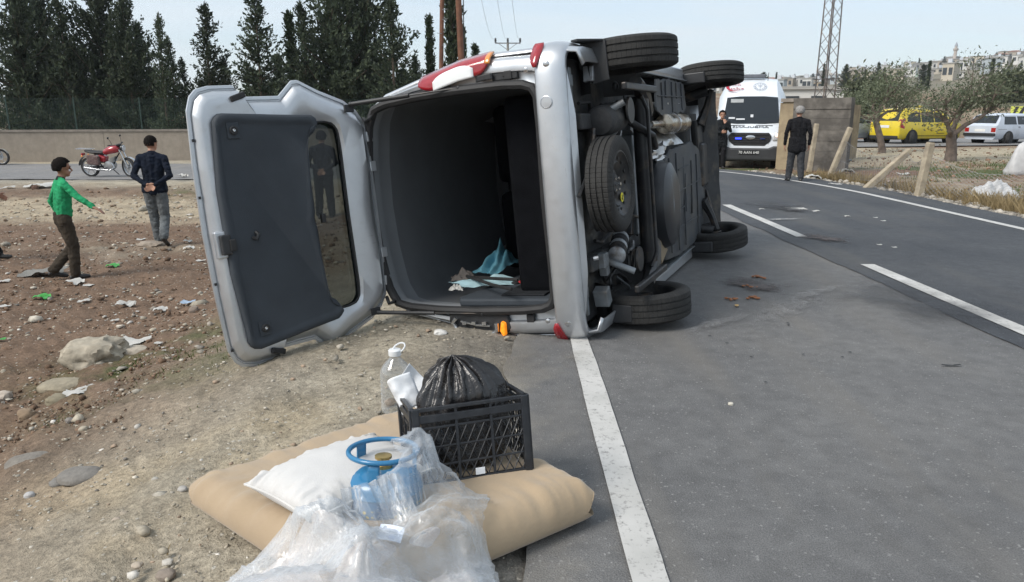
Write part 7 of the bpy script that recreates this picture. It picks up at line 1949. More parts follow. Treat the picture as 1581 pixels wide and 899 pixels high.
motorcycle(G(-22, 255), R(0), 'cream and dark scooter at the left edge, only its front wheel in the picture', mat('cream_plastic', (.40, .38, .32), .4, var=.1, coat=.3), m_blackm, mat('cream_shield', (.40, .38, .33), .4, var=.1), 'scooter', 8)
# ================================================================== PEOPLE
m_skin = mat('skin', (.36, .19, .125), .6, var=.12, scale=9, bs=.1, bscale=60)
m_skin_d = mat('skin_tanned', (.27, .135, .085), .6, var=.12, scale=9)
def cloth(name, col, var=.16): return mat(name, col, .92, var=var + .12, scale=9, bs=.6, bscale=22, spec=.2, col2=tuple(c * .6 for c in col), dscale=5, amt=.56)
m_hair_b = mat('black_hair', (.010, .008, .007), .9, var=.4, scale=40, bs=.5, bscale=90, spec=.1)
m_hair_g = mat('grey_hair', (.26, .25, .24), .9, var=.3, scale=40, bs=.5, bscale=90, spec=.1)
m_shoe = mat('dark_shoe', (.022, .020, .019), .5, var=.3, scale=12)
m_eye = mat('dark_eye', (.01, .008, .007), .3)
HEADC = {}
class Fig:
    def __init__(s): s.c = []           # capsules: p0, p1, r0, r1, tag
    def cap(s, p0, p1, r0, r1, t): s.c.append((Vector(p0), Vector(p1), r0, r1, t)); return s
    def chain(s, pts, rr, t):
        for i in range(len(pts) - 1): s.cap(pts[i], pts[i + 1], rr[i], rr[i + 1], t)
    def hand(s, w, d, n, curl, tag, k=1.0, side=1):
        """w wrist, d pointing direction, n palm normal, curl 0..1"""
        w, d, n = Vector(w), Vector(d).normalized(), Vector(n).normalized(); n = (n - d * n.dot(d)).normalized(); a = d.cross(n) * side
        for f in (-.024, -.008, .008, .024): s.cap(w + a * f * .7 * k, w + d * .085 * k + a * f * 1.15 * k, .016 * k, .013 * k, tag)
        for f, ln in zip((-.030, -.010, .010, .029), (.066, .078, .083, .072)):
            p = w + d * .088 * k + a * f * k; dd = d.copy()
            for sg, rr in ((.45, .0105), (.32, .0095), (.23, .0085)):
                ang = curl * 1.15; dd = (dd * math.cos(ang * .75) + n * math.sin(ang * .75)).normalized(); n2 = n
                q = p + dd * ln * sg * k; s.cap(p, q, rr * k, rr * .92 * k, tag); p = q
        p = w + d * .025 * k + a * .028 * k; q = p + (d * .6 + a * .75 + n * .25).normalized() * .042 * k; r_ = q + (d * .9 + a * .25 + n * .35).normalized() * .036 * k
        s.cap(p, q, .0135 * k, .0115 * k, tag); s.cap(q, r_, .011 * k, .009 * k, tag)
    def mesh(s, name, mats, tags, vox=.0085, fold=.010, seed=1):
        mb = MB()
        for p0, p1, r0, r1, t in s.c:
            ax = p1 - p0; L_ = ax.length; ax = ax.normalized() if L_ > 1e-6 else Vector((0, 0, 1))
            rs_ = []
            for k in range(1, 5): a = math.pi / 2 * k / 5; rs_.append((r0 * math.sin(a), -r0 * math.cos(a)))
            rs_.append((r0, 0)); rs_.append((r1, L_))
            for k in range(1, 5): a = math.pi / 2 * k / 5; rs_.append((r1 * math.cos(a), L_ + r1 * math.sin(a)))
            mb.lathe(rs_, p0, ax, 12)
        me = mb.mesh(name, None)
        o = bpy.data.objects.new(name, me); COL.objects.link(o)
        rm = o.modifiers.new('r', 'REMESH'); rm.mode = 'VOXEL'; rm.voxel_size = vox; rm.use_smooth_shade = True
        sm = o.modifiers.new('s', 'SMOOTH'); sm.factor = .5; sm.iterations = 3
        bpy.context.view_layer.update()
        dg = bpy.context.evaluated_depsgraph_get()
        me2 = bpy.data.meshes.new_from_object(o.evaluated_get(dg)); bpy.data.objects.remove(o)
        n = len(me2.vertices); V = np.empty(n * 3, np.float32); me2.vertices.foreach_get('co', V); V = V.reshape(-1, 3).astype(float)
        best = np.full(n, 9.0); tg = np.zeros(n, int)
        for p0, p1, r0, r1, t in s.c:
            a, b_ = np.array(p0), np.array(p1); d = b_ - a; L2 = max(d @ d, 1e-9)
            f = np.clip(((V - a) @ d) / L2, 0, 1); dist = np.linalg.norm(V - (a + f[:, None] * d), axis=1) - (r0 + (r1 - r0) * f)
            m = dist < best; best[m] = dist[m]; tg[m] = tags.index(t)
        # cloth folds
        cl = np.array([t not in ('skin', 'shoe') for t in tags])[tg]
        nn = np.empty(n * 3, np.float32); me2.vertices.foreach_get('normal', nn); nn = nn.reshape(-1, 3)
        fo = fold * (np.abs(fbm(V[:, 0] * 10 + seed, V[:, 1] * 10, V[:, 2] * 17, 3)) * 2 - .5) + fold * .6 * fbm(V[:, 0] * 24, V[:, 1] * 24 + seed, V[:, 2] * 30, 2)
        V = V + nn * (fo * cl)[:, None]
        me2.vertices.foreach_set('co', V.astype(np.float32).ravel())
        me2.materials.clear()
        for t in tags: me2.materials.append(mats[t])
        lv = np.empty(len(me2.loops), np.int32); me2.loops.foreach_get('vertex_index', lv)
        ls = np.empty(len(me2.polygons), np.int32); me2.polygons.foreach_get('loop_start', ls)
        me2.polygons.foreach_set('material_index', tg[lv[ls]].astype(np.int32)); me2.polygons.foreach_set('use_smooth', np.ones(len(ls), bool))
        me2.update(); me2.name = name
        return me2
def rotz(v, a): return Vector((v[0] * math.cos(a) - v[1] * math.sin(a), v[0] * math.sin(a) + v[1] * math.cos(a), v[2]))
def person(loc, heading, H, mats, label, arms, legs, head_turn=0, head_tilt=0, lean_=(0, 0), sleeve='top', hair=m_hair_b, hair_len=.0, build=1.0, coat=0.0, group=None, collar=None, face=True, seed=1, hs=1.0):
    """heading: angle of facing from +Y clockwise; local +y is forward, +x to the person's right"""
    f = Fig(); k = H / 1.72; tags = ['skin', 'top', 'legs', 'shoe', 'sleeve', 'collar']
    mats = dict(mats); mats.setdefault('sleeve', mats['top']); mats.setdefault('collar', mats['top'])
    lx, ly = lean_
    def up(p): # lean the upper body
        t = max(0, (p[2] - .92)) ; return Vector((p[0] + lx * t, p[1] + ly * t, p[2]))
    B = build
    for sx in (-1, 1):
        f.cap(up((sx * .055 * B, -.005, .96)), up((sx * .075 * B, .0, 1.22)), .105 * B, .105 * B, 'top')
        f.cap(up((sx * .075 * B, 0, 1.22)), up((sx * .10 * B, -.01, 1.36)), .105 * B, .075 * B, 'top')
        f.cap(up((sx * .06, -.015, 1.40)), up((sx * .175, -.01, 1.385)), .058, .058, 'top')
        f.cap(up((sx * .02, -.012, 1.44)), up((sx * .12, -.012, 1.405)), .045, .05, 'top')
        f.cap((sx * .075, -.02, .90), (sx * .08, -.01, .84), .105 * B, .098 * B, 'legs')
        if coat: f.cap(up((sx * .075, -.01, .96)), (sx * .085, -.012, .96 - coat), .118 * B, .118 * B, 'top')
    if coat: f.cap((0, -.02, .95), (0, -.02, .96 - coat), .125 * B, .125 * B, 'top')
    f.cap((0, -.03, .93), (0, -.035, .88), .11 * B, .10 * B, 'legs')
    f.cap(up((0, -.012, 1.0)), up((0, -.018, 1.38)), .105 * B, .085 * B, 'top')
    f.cap(up((0, -.01, 1.42)), up((0, .01, 1.50)), .054, .052, 'skin')
    f.cap(up((0, -.012, 1.435)), up((0, -.005, 1.455)), .063, .060, 'collar')
    # head
    hc = up((0, .02, 1.60)); 
    def hd(x, y, z): 
        v = Vector((x, y, z)) * hs; c, s = math.cos(head_tilt), math.sin(head_tilt); v = Vector((v.x, v.y * c - v.z * s, v.y * s + v.z * c)); return hc + rotz(v, -head_turn)
    f.cap(hd(0, -.018, .018), hd(0, .018, .028), .083, .078, 'skin'); f.cap(hd(0, .0, -.02), hd(0, .03, -.055), .070, .058, 'skin'); f.cap(hd(0, .045, -.078), hd(0, .058, -.082), .034, .030, 'skin')
    f.cap(hd(0, .088, .005), hd(0, .108, -.026), .011, .015, 'skin'); f.cap(hd(-.02, .086, -.052), hd(.02, .086, -.052), .012, .012, 'skin'); f.cap(hd(-.03, .082, .02), hd(.03, .082, .02), .014, .014, 'skin')
    for sx in (-1, 1): f.cap(hd(sx * .080, -.012, .012), hd(sx * .082, -.006, -.028), .013, .009, 'skin')
    for A, sx in ((arms[0], -1), (arms[1], 1)):     # left, right: elbow, wrist, hand dir, palm normal, curl
        sh = up((sx * .185 * (B * .5 + .5), -.008, 1.375)); el, wr, hdir, hn, cu = A
        el, wr = Vector(el), Vector(wr)
        f.chain([sh, sh.lerp(el, .5), el], [.062 * B, .054 * B, .047 * B], 'sleeve')
        f.chain([el, el.lerp(wr, .4), el.lerp(wr, .93)], [.047 * B, .043 * B, .036 * B], 'sleeve')
        f.cap(el.lerp(wr, .9), wr, .027, .025, 'skin'); f.hand(wr, hdir, hn, cu, 'skin', 1.0, side=sx)
    for Lg, sx in ((legs[0], -1), (legs[1], 1)):    # knee, ankle, toe direction
        hp = Vector((sx * .085, -.015, .86)); kn_, an, td = Vector(Lg[0]), Vector(Lg[1]), Vector(Lg[2]).normalized()
        f.chain([hp, hp.lerp(kn_, .5), kn_], [.102 * B, .094 * B, .080 * B], 'legs')
        f.chain([kn_, kn_.lerp(an, .35), an + Vector((0, 0, .02))], [.080 * B, .078 * B, .070], 'legs')
        f.cap(an + Vector((0, 0, -.015)), an + td * .03, .045, .042, 'shoe')
        f.cap(an - td * .05 + Vector((0, 0, -.045)), an + td * .13 + Vector((0, 0, -.05)), .034, .036, 'shoe'); f.cap(an + td * .13 + Vector((0, 0, -.05)), an + td * .165 + Vector((0, 0, -.052)), .036, .028, 'shoe')
    me = f.mesh('person', mats, tags, seed=seed)
    zmin = min(v.co.z for v in me.vertices)
    e = link('person', me)
    e.location = Vector(loc) - Vector((0, 0, zmin * k)); e.scale = (k, k, k); e.rotation_euler = (0, 0, -heading)
    tag(e, label, 'person', group)
    # hair: cap over skull, back and sides
    hm = MB(); n_, m_ = 28, 14; V = []
    for j in range(m_ + 1):
        for i in range(n_):
            t = 2 * math.pi * i / n_; ph = j / m_
            front = math.cos(t - math.pi / 2)          # 1 at the face
            low = 1.05 if front > .55 else (1.62 if front > -.1 else 2.15 + hair_len)
            low = .85 + (low - .85) if front > .55 else low
            a = ph * low
            rr_ = .098 + .004 * math.sin(7 * t + 3 * j) + .005 * math.sin(13 * t - 5 * j)
            V.append(hd(math.sin(a) * math.cos(t) * rr_ * .94, -.004 + math.sin(a) * math.sin(t) * rr_ * 1.04, .024 + math.cos(a) * rr_ * 1.04))
    hm.add(V, [(j * n_ + i, j * n_ + (i + 1) % n_, (j + 1) * n_ + (i + 1) % n_, (j + 1) * n_ + i) for j in range(m_) for i in range(n_)])
    ho = hm.build('hair', hair, e, 'all'); sd = ho.modifiers.new('s', 'SOLIDIFY'); sd.thickness = .012; sd.offset = -1
    if face:
        ey_ = MB()
        for sx in (-1, 1): ey_.sphere(hd(sx * .031, .083, .006), .0105, 8, 6); ey_.box(hd(sx * .032, .090, .026), (.034, .012, .007))
        ey_.build('eyes_and_brows', m_eye, e, True)
    return e
def G3(px, py): return G(px, py)
std_leg = lambda sx, dx=0, dy=0: ((sx * .09 + dx * .5, .01 + dy * .5, .49), (sx * .095 + dx, -.02 + dy, .09), (sx * .15, 1, 0))
# boy in green: seen from his back left, facing right, right arm swung out
person(G(112, 431), R(46), 1.50, {'skin': m_skin_d, 'top': cloth('green_jumper', (.022, .28, .115), .12), 'legs': cloth('olive_trousers', (.048, .038, .028)), 'shoe': m_shoe, 'collar': cloth('dark_collar', (.02, .03, .03))},
       'boy in a green jumper and dark trousers walking across the red soil', 
       (((-.27, -.07, 1.12), (-.28, .02, .86), (0, .15, -1), (1, 0, 0), .5), ((.34, .14, 1.20), (.52, .27, 1.07), (.75, .55, -.38), (0, -.3, -1), .22)),
       (((-.08, .09, .48), (-.10, -.20, .14), (-.1, 1, -.25)), ((.09, .05, .48), (.07, .03, .09), (.1, 1, 0))), head_turn=R(10), head_tilt=R(-3), lean_=(.0, .06), build=.98, seed=2, hs=1.1)
# man in navy, hands clasped behind his back
clasp = (((-.27, -.09, 1.11), (-.05, -.20, .98), (.8, -.1, -.45), (0, -1, .1), .55), ((.27, -.09, 1.11), (.06, -.20, .97), (-.8, -.1, -.45), (0, -1, .1), .55))
person(G(249, 380), R(-8), 1.70, {'skin': m_skin, 'top': cloth('navy_jacket', (.007, .011, .022)), 'legs': cloth('grey_jeans', (.12, .13, .135)), 'shoe': m_shoe},
       'man in a navy jacket and grey jeans walking away with hands behind his back', clasp,
       (((-.08, .07, .49), (-.06, .10, .09), (-.1, 1, 0)), ((.10, .02, .47), (.12, -.20, .16), (.1, 1, -.7))), head_turn=R(28), lean_=(0, .03), build=.98, seed=3, coat=.06)
# man seen through the tailgate window
person(G(503, 338), R(-5), 1.66, {'skin': m_skin, 'top': cloth('charcoal_shirt', (.018, .020, .028)), 'legs': cloth('black_trousers', (.014, .014, .016)), 'shoe': m_shoe},
       'man in dark clothes standing beyond the van, seen through the tinted tailgate window', clasp, (std_leg(-1, -.02), std_leg(1, .04)), build=1.02, seed=4, coat=.05)
# older man in a dark suit
hang = lambda sx, o=0: ((sx * .27, -.04 + o, 1.11), (sx * .27, .03 + o, .85), (0, .1, -1), (-sx, 0, 0), .45)
person(G(1226, 280), R(10), 1.58, {'skin': m_skin, 'top': cloth('black_suit', (.011, .011, .013)), 'legs': cloth('charcoal_trousers', (.045, .047, .052)), 'shoe': m_shoe},
       'older man with grey hair in a black jacket standing by the road facing the ambulance', (hang(-1), hang(1)), (std_leg(-1, -.04, .06), std_leg(1, .03, -.06)), head_turn=R(-14), hair=m_hair_g, build=1.06, coat=.20, seed=5)
# man with a hand at his chin between the van and the ambulance
person(G(1110, 261), R(186), 1.66, {'skin': m_skin, 'top': cloth('dark_coat', (.014, .016, .018)), 'legs': cloth('black_trousers', (.014, .014, .016)), 'shoe': m_shoe},
       'man in a dark coat, hand at chin, half hidden between van and ambulance', (((-.25, .10, 1.13), (-.06, .20, 1.36), (.2, -.3, 1), (0, -1, .2), .8), ((.24, .09, 1.12), (.03, .20, 1.10), (-1, .1, .1), (0, -1, 0), .5)), (std_leg(-1), std_leg(1)), build=1.05, coat=.22, seed=6)
# person mostly outside the left edge, arm swinging into the picture
person(G(-37, 405), R(80), 1.62, {'skin': m_skin_d, 'top': cloth('maroon_jumper', (.10, .022, .028)), 'legs': cloth('black_trousers', (.014, .014, .016)), 'shoe': m_shoe},
       'person in maroon at the left edge with only an arm and foot in the picture', (((-.28, .05, 1.13), (-.27, .32, .98), (0, 1, -.5), (1, 0, 0), .5), ((.27, -.08, 1.12), (.28, .02, .86), (0, .2, -1), (-1, 0, 0), .4)), (((-.09, .12, .50), (-.10, .27, .11), (0, 1, 0)), std_leg(1, 0, -.12)), build=.95, seed=7)
# ================================================================== GROUND DETAIL
ico_v, ico_f = None, None
def ico():
    bm = bmesh.new(); bmesh.ops.create_icosphere(bm, subdivisions=1, radius=1.0)
    v = np.array([p.co[:] for p in bm.verts]); f = np.array([[q.index for q in t.verts] for t in bm.faces]); bm.free(); return v, f
ico_v, ico_f = ico()
m_stn, N, L, b = new_mat('stones')
at_ = N.new('ShaderNodeAttribute'); at_.attribute_name = 'soil'
n_ = noise_node(N, L, 30, 5, .65, coord='Object')
L.new(mixc(N, L, 1.0, at_.outputs['Color'], ramp(N, L, n_.outputs['Fac'], .3, (.7,) * 3, .7, (1.25,) * 3).outputs['Color'], 'MULTIPLY'), b.inputs['Base Color']); b.inputs['Roughness'].default_value = .95; b.inputs['Specular IOR Level'].default_value = .2
bump(N, L, n_.outputs['Fac'], b, .4, .01)
def scatter(name, X, Y, S, C, label, cat, flat=.6, seed=0, sink=.25):
    rs = np.random.RandomState(seed); n = len(X); Z = hz(X, Y)
    sc = S[:, None] * rs.uniform(.55, 1.3, (n, 3)); sc[:, 2] *= flat
    a = rs.rand(n) * 6.28; ca, sa = np.cos(a), np.sin(a)
    base = ico_v[None] * (1 + .22 * rs.normal(size=(n, len(ico_v), 1)).clip(-1.5, 1.5)) * sc[:, None]
    x = base[..., 0] * ca[:, None] - base[..., 1] * sa[:, None] + X[:, None]; y = base[..., 0] * sa[:, None] + base[..., 1] * ca[:, None] + Y[:, None]
    z = base[..., 2] + (Z + sc[:, 2] * (1 - 2 * sink) + .004)[:, None]
    V = np.stack([x, y, z], -1).reshape(-1, 3); F = (ico_f[None] + (np.arange(n) * len(ico_v))[:, None, None]).reshape(-1, 3)
    me = np_mesh(name, V, F, m_stn, False, np.repeat(C, len(ico_v), axis=0))
    return tag(link(name, me), label, cat, kind='stuff')
def polar(n, r0, r1, a0, a1, seed):
    rs = np.random.RandomState(seed); r = r0 * (r1 / r0) ** rs.rand(n); a = np.radians(rs.uniform(a0, a1, n)); return r * np.sin(a), r * np.cos(a), r, rs
pal = np.array([(.40, .355, .28), (.31, .285, .24), (.48, .44, .37), (.33, .25, .185), (.55, .52, .47), (.22, .20, .175)])
X, Y, r, rs = polar(17000, 1.7, 22, -44, 8, 3); s_, t_ = road_st(X, Y)
nse = fbm(X * 1.2, Y * 1.2, 3, 3)
keep = (s_ < -.30 + .35 * nse) & (rs.rand(len(X)) < np.where(s_ > -3, .55 + .5 * nse, 1.0)) & (Y < 21.8)
X, Y, r = X[keep], Y[keep], r[keep]; s_ = s_[keep]
S = rs.lognormal(math.log(.0040), .60, len(X)).clip(.0025, .035) * (r / 3) ** .75
C = pal[rs.choice(6, len(X), p=[.34, .22, .14, .12, .05, .13])] * rs.uniform(.75, 1.15, (len(X), 1))
scatter('gravel', X, Y, S, C, 'loose gravel strewn over the shoulder and the field', 'gravel', .55, 4)
X, Y, r, rs = polar(15000, 4.5, 23, -42, -4, 8); s_, t_ = road_st(X, Y)
keep = (s_ < -2.4 + .6 * fbm(X * .8, Y * .8, 1, 3)) & (Y < 21.5); X, Y, r = X[keep], Y[keep], r[keep]
S = rs.lognormal(math.log(.0075), .6, len(X)).clip(.004, .05) * (r / 9) ** .5
tanb = (sst(13.6, 15.2, Y) * (1 - sst(17.5, 19.5, Y)))[:, None]
C = np.array([(.15, .098, .066)]) * rs.uniform(.55, 1.5, (len(X), 1)); C = C * (1 - tanb) + np.array([(.27, .21, .15)]) * rs.uniform(.7, 1.2, (len(X), 1)) * tanb
pale = rs.rand(len(X)) < .10; C[pale] = np.array([(.36, .32, .27)]) * rs.uniform(.7, 1.2, (pale.sum(), 1))
scatter('soil_clods', X, Y, S, C, 'red brown clods of ploughed soil covering the field', 'soil', .7, 9)
# rubble along the right road edge
rs = np.random.RandomState(14); n = 1500
t_ = rs.uniform(8, 18, n); s2 = 6.72 + np.abs(rs.normal(0, .35, n)); P = np.array([road_pt(a, b_) for a, b_ in zip(s2, t_)]); X, Y = P[:, 0], P[:, 1]
S = rs.lognormal(math.log(.02), .6, n).clip(.006, .07); C = np.array([(.33, .31, .28)]) * rs.uniform(.45, 1.35, (n, 1)) * np.array([1, .97, .92])
scatter('verge_rubble', X, Y, S, C, 'grey rubble and stones along the right edge of the road', 'rubble', .6, 15)
n = 2600; X = rs.uniform(6.5, 22, n); Y = rs.uniform(11, 32, n); s2, _ = road_st(X, Y); k = s2 > 7.1; X, Y = X[k], Y[k]
scatter('waste_ground_clods', X, Y, rs.lognormal(math.log(.02), .6, len(X)).clip(.006, .07), np.array([(.22, .14, .095)]) * rs.uniform(.5, 1.5, (len(X), 1)), 'reddish clods on the waste ground below the olive trees', 'soil', .6, 17)

# ---- dry grass and weeds
m_straw = leaf_mat('dry_straw', (.22, .165, .085), (.40, .31, .17), .3)
m_weed = leaf_mat('green_weed', (.05, .075, .02), (.12, .15, .045), .3)
def blades(name, X, Y, hgt, m, label, seed, width=.008, per=9, spread=.07):
    rs = np.random.RandomState(seed); n = len(X)
    X = np.repeat(X, per) + rs.normal(0, spread, n * per); Y = np.repeat(Y, per) + rs.normal(0, spread, n * per); H = np.repeat(hgt, per) * rs.uniform(.4, 1.2, n * per)
    Z = hz(X, Y) - .02; a = rs.rand(n * per) * 6.28; ln = rs.normal(0, .28, (n * per, 2)) * H[:, None]
    w = width * rs.uniform(.6, 1.5, n * per); dx, dy = np.cos(a) * w, np.sin(a) * w
    p0 = np.stack([X - dx, Y - dy, Z], -1); p1 = np.stack([X + dx, Y + dy, Z], -1); p2 = np.stack([X + ln[:, 0] * .4 + dx * .7, Y + ln[:, 1] * .4 + dy * .7, Z + H * .55], -1); p3 = np.stack([X + ln[:, 0], Y + ln[:, 1], Z + H], -1)
    V = np.stack([p0, p1, p2, p3], 1).reshape(-1, 3); F = np.arange(len(V)).reshape(-1, 4)
    return tag(link(name, np_mesh(name, V, F, m)), label, 'grass', kind='stuff')
rs = np.random.RandomState(23); n = 1500
t_ = rs.uniform(8.5, 16.8, n); s2 = 7.15 + np.abs(rs.normal(0, .75, n)); P = np.array([road_pt(a, b_) for a, b_ in zip(s2, t_)])
k = fbm(P[:, 0] * .8, P[:, 1] * .8, 4, 3) > -.15; P = P[k]
blades('dry_grass', P[:, 0], P[:, 1], rs.uniform(.08, .28, len(P)), m_straw, 'tall dry straw coloured grass along the leaning fence posts', 24, .0045, 12, .09)
n = 500; X = rs.uniform(8.5, 20, n); Y = rs.uniform(14, 27, n); k = (fbm(X * .6, Y * .6, 12, 3) > .0); X, Y = X[k], Y[k]
blades('weeds', X, Y, rs.uniform(.06, .18, len(X)), m_weed, 'low green weeds on the waste ground behind the posts', 26, .008, 14, .16)
Xs, Ys = [], []
for (px, py, rd, cnt) in ((300, 545, .5, 90), (215, 556, .3, 60), (190, 548, .25, 40), (60, 590, .4, 25), (285, 300, .8, 50), (270, 560, .5, 60), (1240, 274, .5, 60)):
    q = G(px, py); Xs.append(q.x + rs.normal(0, rd, cnt)); Ys.append(q.y + rs.normal(0, rd, cnt))
X, Y = np.concatenate(Xs), np.concatenate(Ys); s2, _ = road_st(X, Y); k = (s2 < -.8) | (s2 > 6.8); X, Y = X[k], Y[k]
blades('short_grass', X, Y, rs.uniform(.015, .05, len(X)), m_weed, 'short green grass in patches beside the boulder and the wall', 28, .003, 14, .06)
n = 900; X = rs.uniform(-9, -.8, n); Y = rs.uniform(2, 14, n); k = (fbm(X * .9, Y * .9, 21, 3) > .12); X, Y = X[k], Y[k]
blades('dry_stubble', X, Y, rs.uniform(.01, .035, len(X)), m_straw, 'sparse dry stubble on the dirt shoulder', 29, .0022, 5, .05)

# ---- single stones one can point at
def rock(px, py, w_px, h_px, col, label, seed, cat='rock', name='rock', sub=3, flat=1.0, rough=.42):
    p = G(px, py); s = (AT(px + 1, py, p.y) - AT(px, py, p.y)).length; w, h = w_px * s, h_px * s
    bm = bmesh.new(); bmesh.ops.create_icosphere(bm, subdivisions=sub, radius=1.0)
    V = np.array([v.co[:] for v in bm.verts])
    d = 1 + rough * fbm(V[:, 0] * 1.6 + seed, V[:, 1] * 1.6, V[:, 2] * 1.6, 4) + rough * .4 * fbm(V[:, 0] * 5 + seed, V[:, 1] * 5, V[:, 2] * 5, 3)
    V = V * d[:, None]; V = np.sign(V) * np.abs(V) ** .85; V = V + .06 * np.round(V * 3) / 3
    V = V * np.array([w / 2, w * .42, h / 2]); V[:, 2] += h * .26
    for v, c in zip(bm.verts, V): v.co = c
    me = bpy.data.meshes.new(name); bm.to_mesh(me); bm.free()
    m = mat('rock_%d_%d_%d' % tuple(int(q * 100) for q in col), col, .95, var=.3, scale=9, bs=.7, bscale=28, col2=tuple(q * .6 for q in col), dscale=7, amt=.58)
    o = link(name, me, None, m); o.location = p; o.rotation_euler = (0, 0, 0); me.polygons.foreach_set('use_smooth', [True] * len(me.polygons)); me.set_sharp_from_angle(angle=R(45))
    return tag(o, label, cat, 'stones lying on the field and shoulder')
rock(150, 560, 78, 46, (.34, .30, .235), 'large pale boulder at the edge of the red soil', 1, sub=4, rough=.6)
rock(96, 600, 62, 17, (.29, .25, .18), 'long squared stone block left of and below the boulder', 5, rough=.1)
rock(7, 617, 20, 17, (.42, .36, .30), 'round pale stone with a dark hole at the left edge', 7)
rock(42, 646, 24, 20, (.24, .175, .115), 'brown stone below the squared block near the left edge', 9)
rock(88, 622, 30, 16, (.22, .19, .13), 'dark brown stone under the squared block', 11)
rock(45, 716, 58, 14, (.20, .18, .155), 'flat grey stone slab near the left edge of the shoulder', 13)
rock(40, 722, 20, 9, (.30, .24, .16), 'small tan stone lying in front of the flat slab', 15)
rock(46, 768, 14, 11, (.42, .41, .40), 'small light grey stone at the lower left', 17)
rock(123, 738, 60, 16, (.20, .185, .165), 'long grey stone half buried at the left of the shoulder', 19, rough=.2)
rock(92, 748, 26, 12, (.19, .18, .165), 'grey stone beside the half buried long one', 21)
rock(181, 806, 16, 9, (.36, .30, .24), 'small pinkish stone in the middle of the dirt shoulder', 23); rock(192, 796, 12, 9, (.33, .28, .22), 'small tan stone just behind the pinkish one', 24)
rock(259, 870, 16, 8, (.46, .43, .38), 'pale pebble at the bottom left of the shoulder', 25); rock(257, 892, 26, 16, (.24, .20, .165), 'brown stone at the very bottom of the shoulder', 27)
rock(212, 875, 16, 8, (.40, .34, .27), 'tan pebble at the bottom of the dirt shoulder', 29); rock(240, 742, 10, 7, (.36, .34, .30), 'tiny pale stone above the tan cushion corner', 31)
rock(108, 652, 12, 9, (.22, .20, .18), 'small dark stone right of the brown one', 33); rock(129, 665, 12, 9, (.36, .32, .25), 'small tan stone below the litter near the block', 35); rock(282, 757, 14, 7, (.38, .36, .33), 'flat pale pebble left of the tan cushion', 37)
rock(205, 545, 40, 12, (.40, .35, .28), 'broken pale stone fragments right of the boulder', 39); rock(680, 516, 18, 9, (.62, .61, .58), 'white scrap of stone under the lower tail lamp of the van', 41)
rock(300, 482, 14, 12, (.21, .17, .14), 'dark stone left of the lower tailgate edge', 43); rock(235, 380, 34, 10, (.30, .25, .2), 'flat stone beside the feet of the man in navy', 45)
rock(55, 293, 9, 9, (.12, .07, .05), 'small dark brown ball of earth by the far road', 47); rock(1128, 625, 8, 5, (.5, .47, .4), 'single pale pebble on the near asphalt', 49)

# ---- litter
m_lit = mat('white_litter', (.46, .45, .42), .8, var=.12, scale=20, bs=.4, bscale=30)
def scrap_mesh(seed, fl=.25):
    rs = np.random.RandomState(seed); n = 9; us = np.linspace(-1, 1, n); A_, B_ = np.meshgrid(us, us)
    X = A_ * (1 + .2 * fbm(B_ * 2 + seed, A_, 1, 2)) ; Y = B_ * .6 * (1 + .3 * fbm(A_ * 2, B_ + seed, 2, 2)); Z = fl * (.5 + fbm(A_ * 1.8 + seed, B_ * 1.8, 3, 3)) 
    Z = np.maximum(Z, .01)
    k = np.arange(n * n).reshape(n, n); F = np.stack([k[:-1, :-1], k[:-1, 1:], k[1:, 1:], k[1:, :-1]], -1).reshape(-1, 4)
    return np_mesh('scrap', np.stack([X, Y, Z], -1).reshape(-1, 3), F, m_lit, False)
SCR = [scrap_mesh(k, .12 + .14 * k) for k in range(5)]
def scrap(px, py, w_px, label, k=0, m=None, name='litter_scrap', ang=0.0, zs=1.0, grp='pieces of litter on the field and verge', cat='litter'):
    p = G(px, py); s = (AT(px + 1, py, p.y) - AT(px, py, p.y)).length * w_px / 2 * .85
    me = SCR[k % 5]
    if m is not None: me = me.copy(); me.materials.clear(); me.materials.append(m)
    o = link(name, me); o.location = p + Vector((0, 0, .02 if p.x < -2.5 else .008)); o.scale = (s, s * 1.3, s * zs); o.rotation_euler = (0, 0, ang)
    return tag(o, label, cat, grp)
m_lgreen = mat('green_bottle_plastic', (.05, .30, .05), .3, var=.15); m_lgrey = mat('grey_rag', (.19, .185, .17), .9, var=.2, scale=20); m_lblue = mat('blue_sheet', (.28, .36, .46), .7, var=.2); m_lpink = mat('pinkish_rag', (.45, .36, .34), .9, var=.2)
rs = np.random.RandomState(31)
for px, py, w, lab in ((62, 290, 42, 'crumpled white cloth on the field left of the motorcycle'), (15, 291, 16, 'flat white scrap left of the crumpled white cloth'), (282, 274, 16, 'white block of litter right of the man in navy by the road'), (195, 476, 30, 'flat white strip of litter on the red soil'), (130, 468, 18, 'white paper scrap above the boulder'), (8, 476, 16, 'white strip of litter at the left edge'), (248, 482, 22, 'white crumpled litter right of the flat strip'), (178, 498, 12, 'tiny white scrap above the boulder'), (118, 612, 40, 'crumpled foil wrapper below the squared block'), (141, 600, 10, 'tiny white chip right of the foil wrapper'), (115, 440, 30, 'flat pale stone-like litter at the feet of the boy'), (137, 443, 18, 'white scrap beside the boy foot'), (5, 438, 20, 'pale green-white scrap at the left edge'), (292, 386, 18, 'white litter between the man in navy and the tailgate'), (290, 376, 14, 'small white litter behind the larger one near the tailgate'), (310, 405, 14, 'white scrap touching the tailgate edge'), (218, 372, 14, 'white crumpled scrap left of the navy man feet'), (90, 300, 14, 'pale scrap right of the crumpled white cloth'), (245, 533, 14, 'small white scrap right of the boulder'), (205, 533, 50, 'torn pale sheet lying behind the boulder')):
    scrap(px, py, w, lab, rs.randint(5), ang=rs.uniform(-.4, .4))
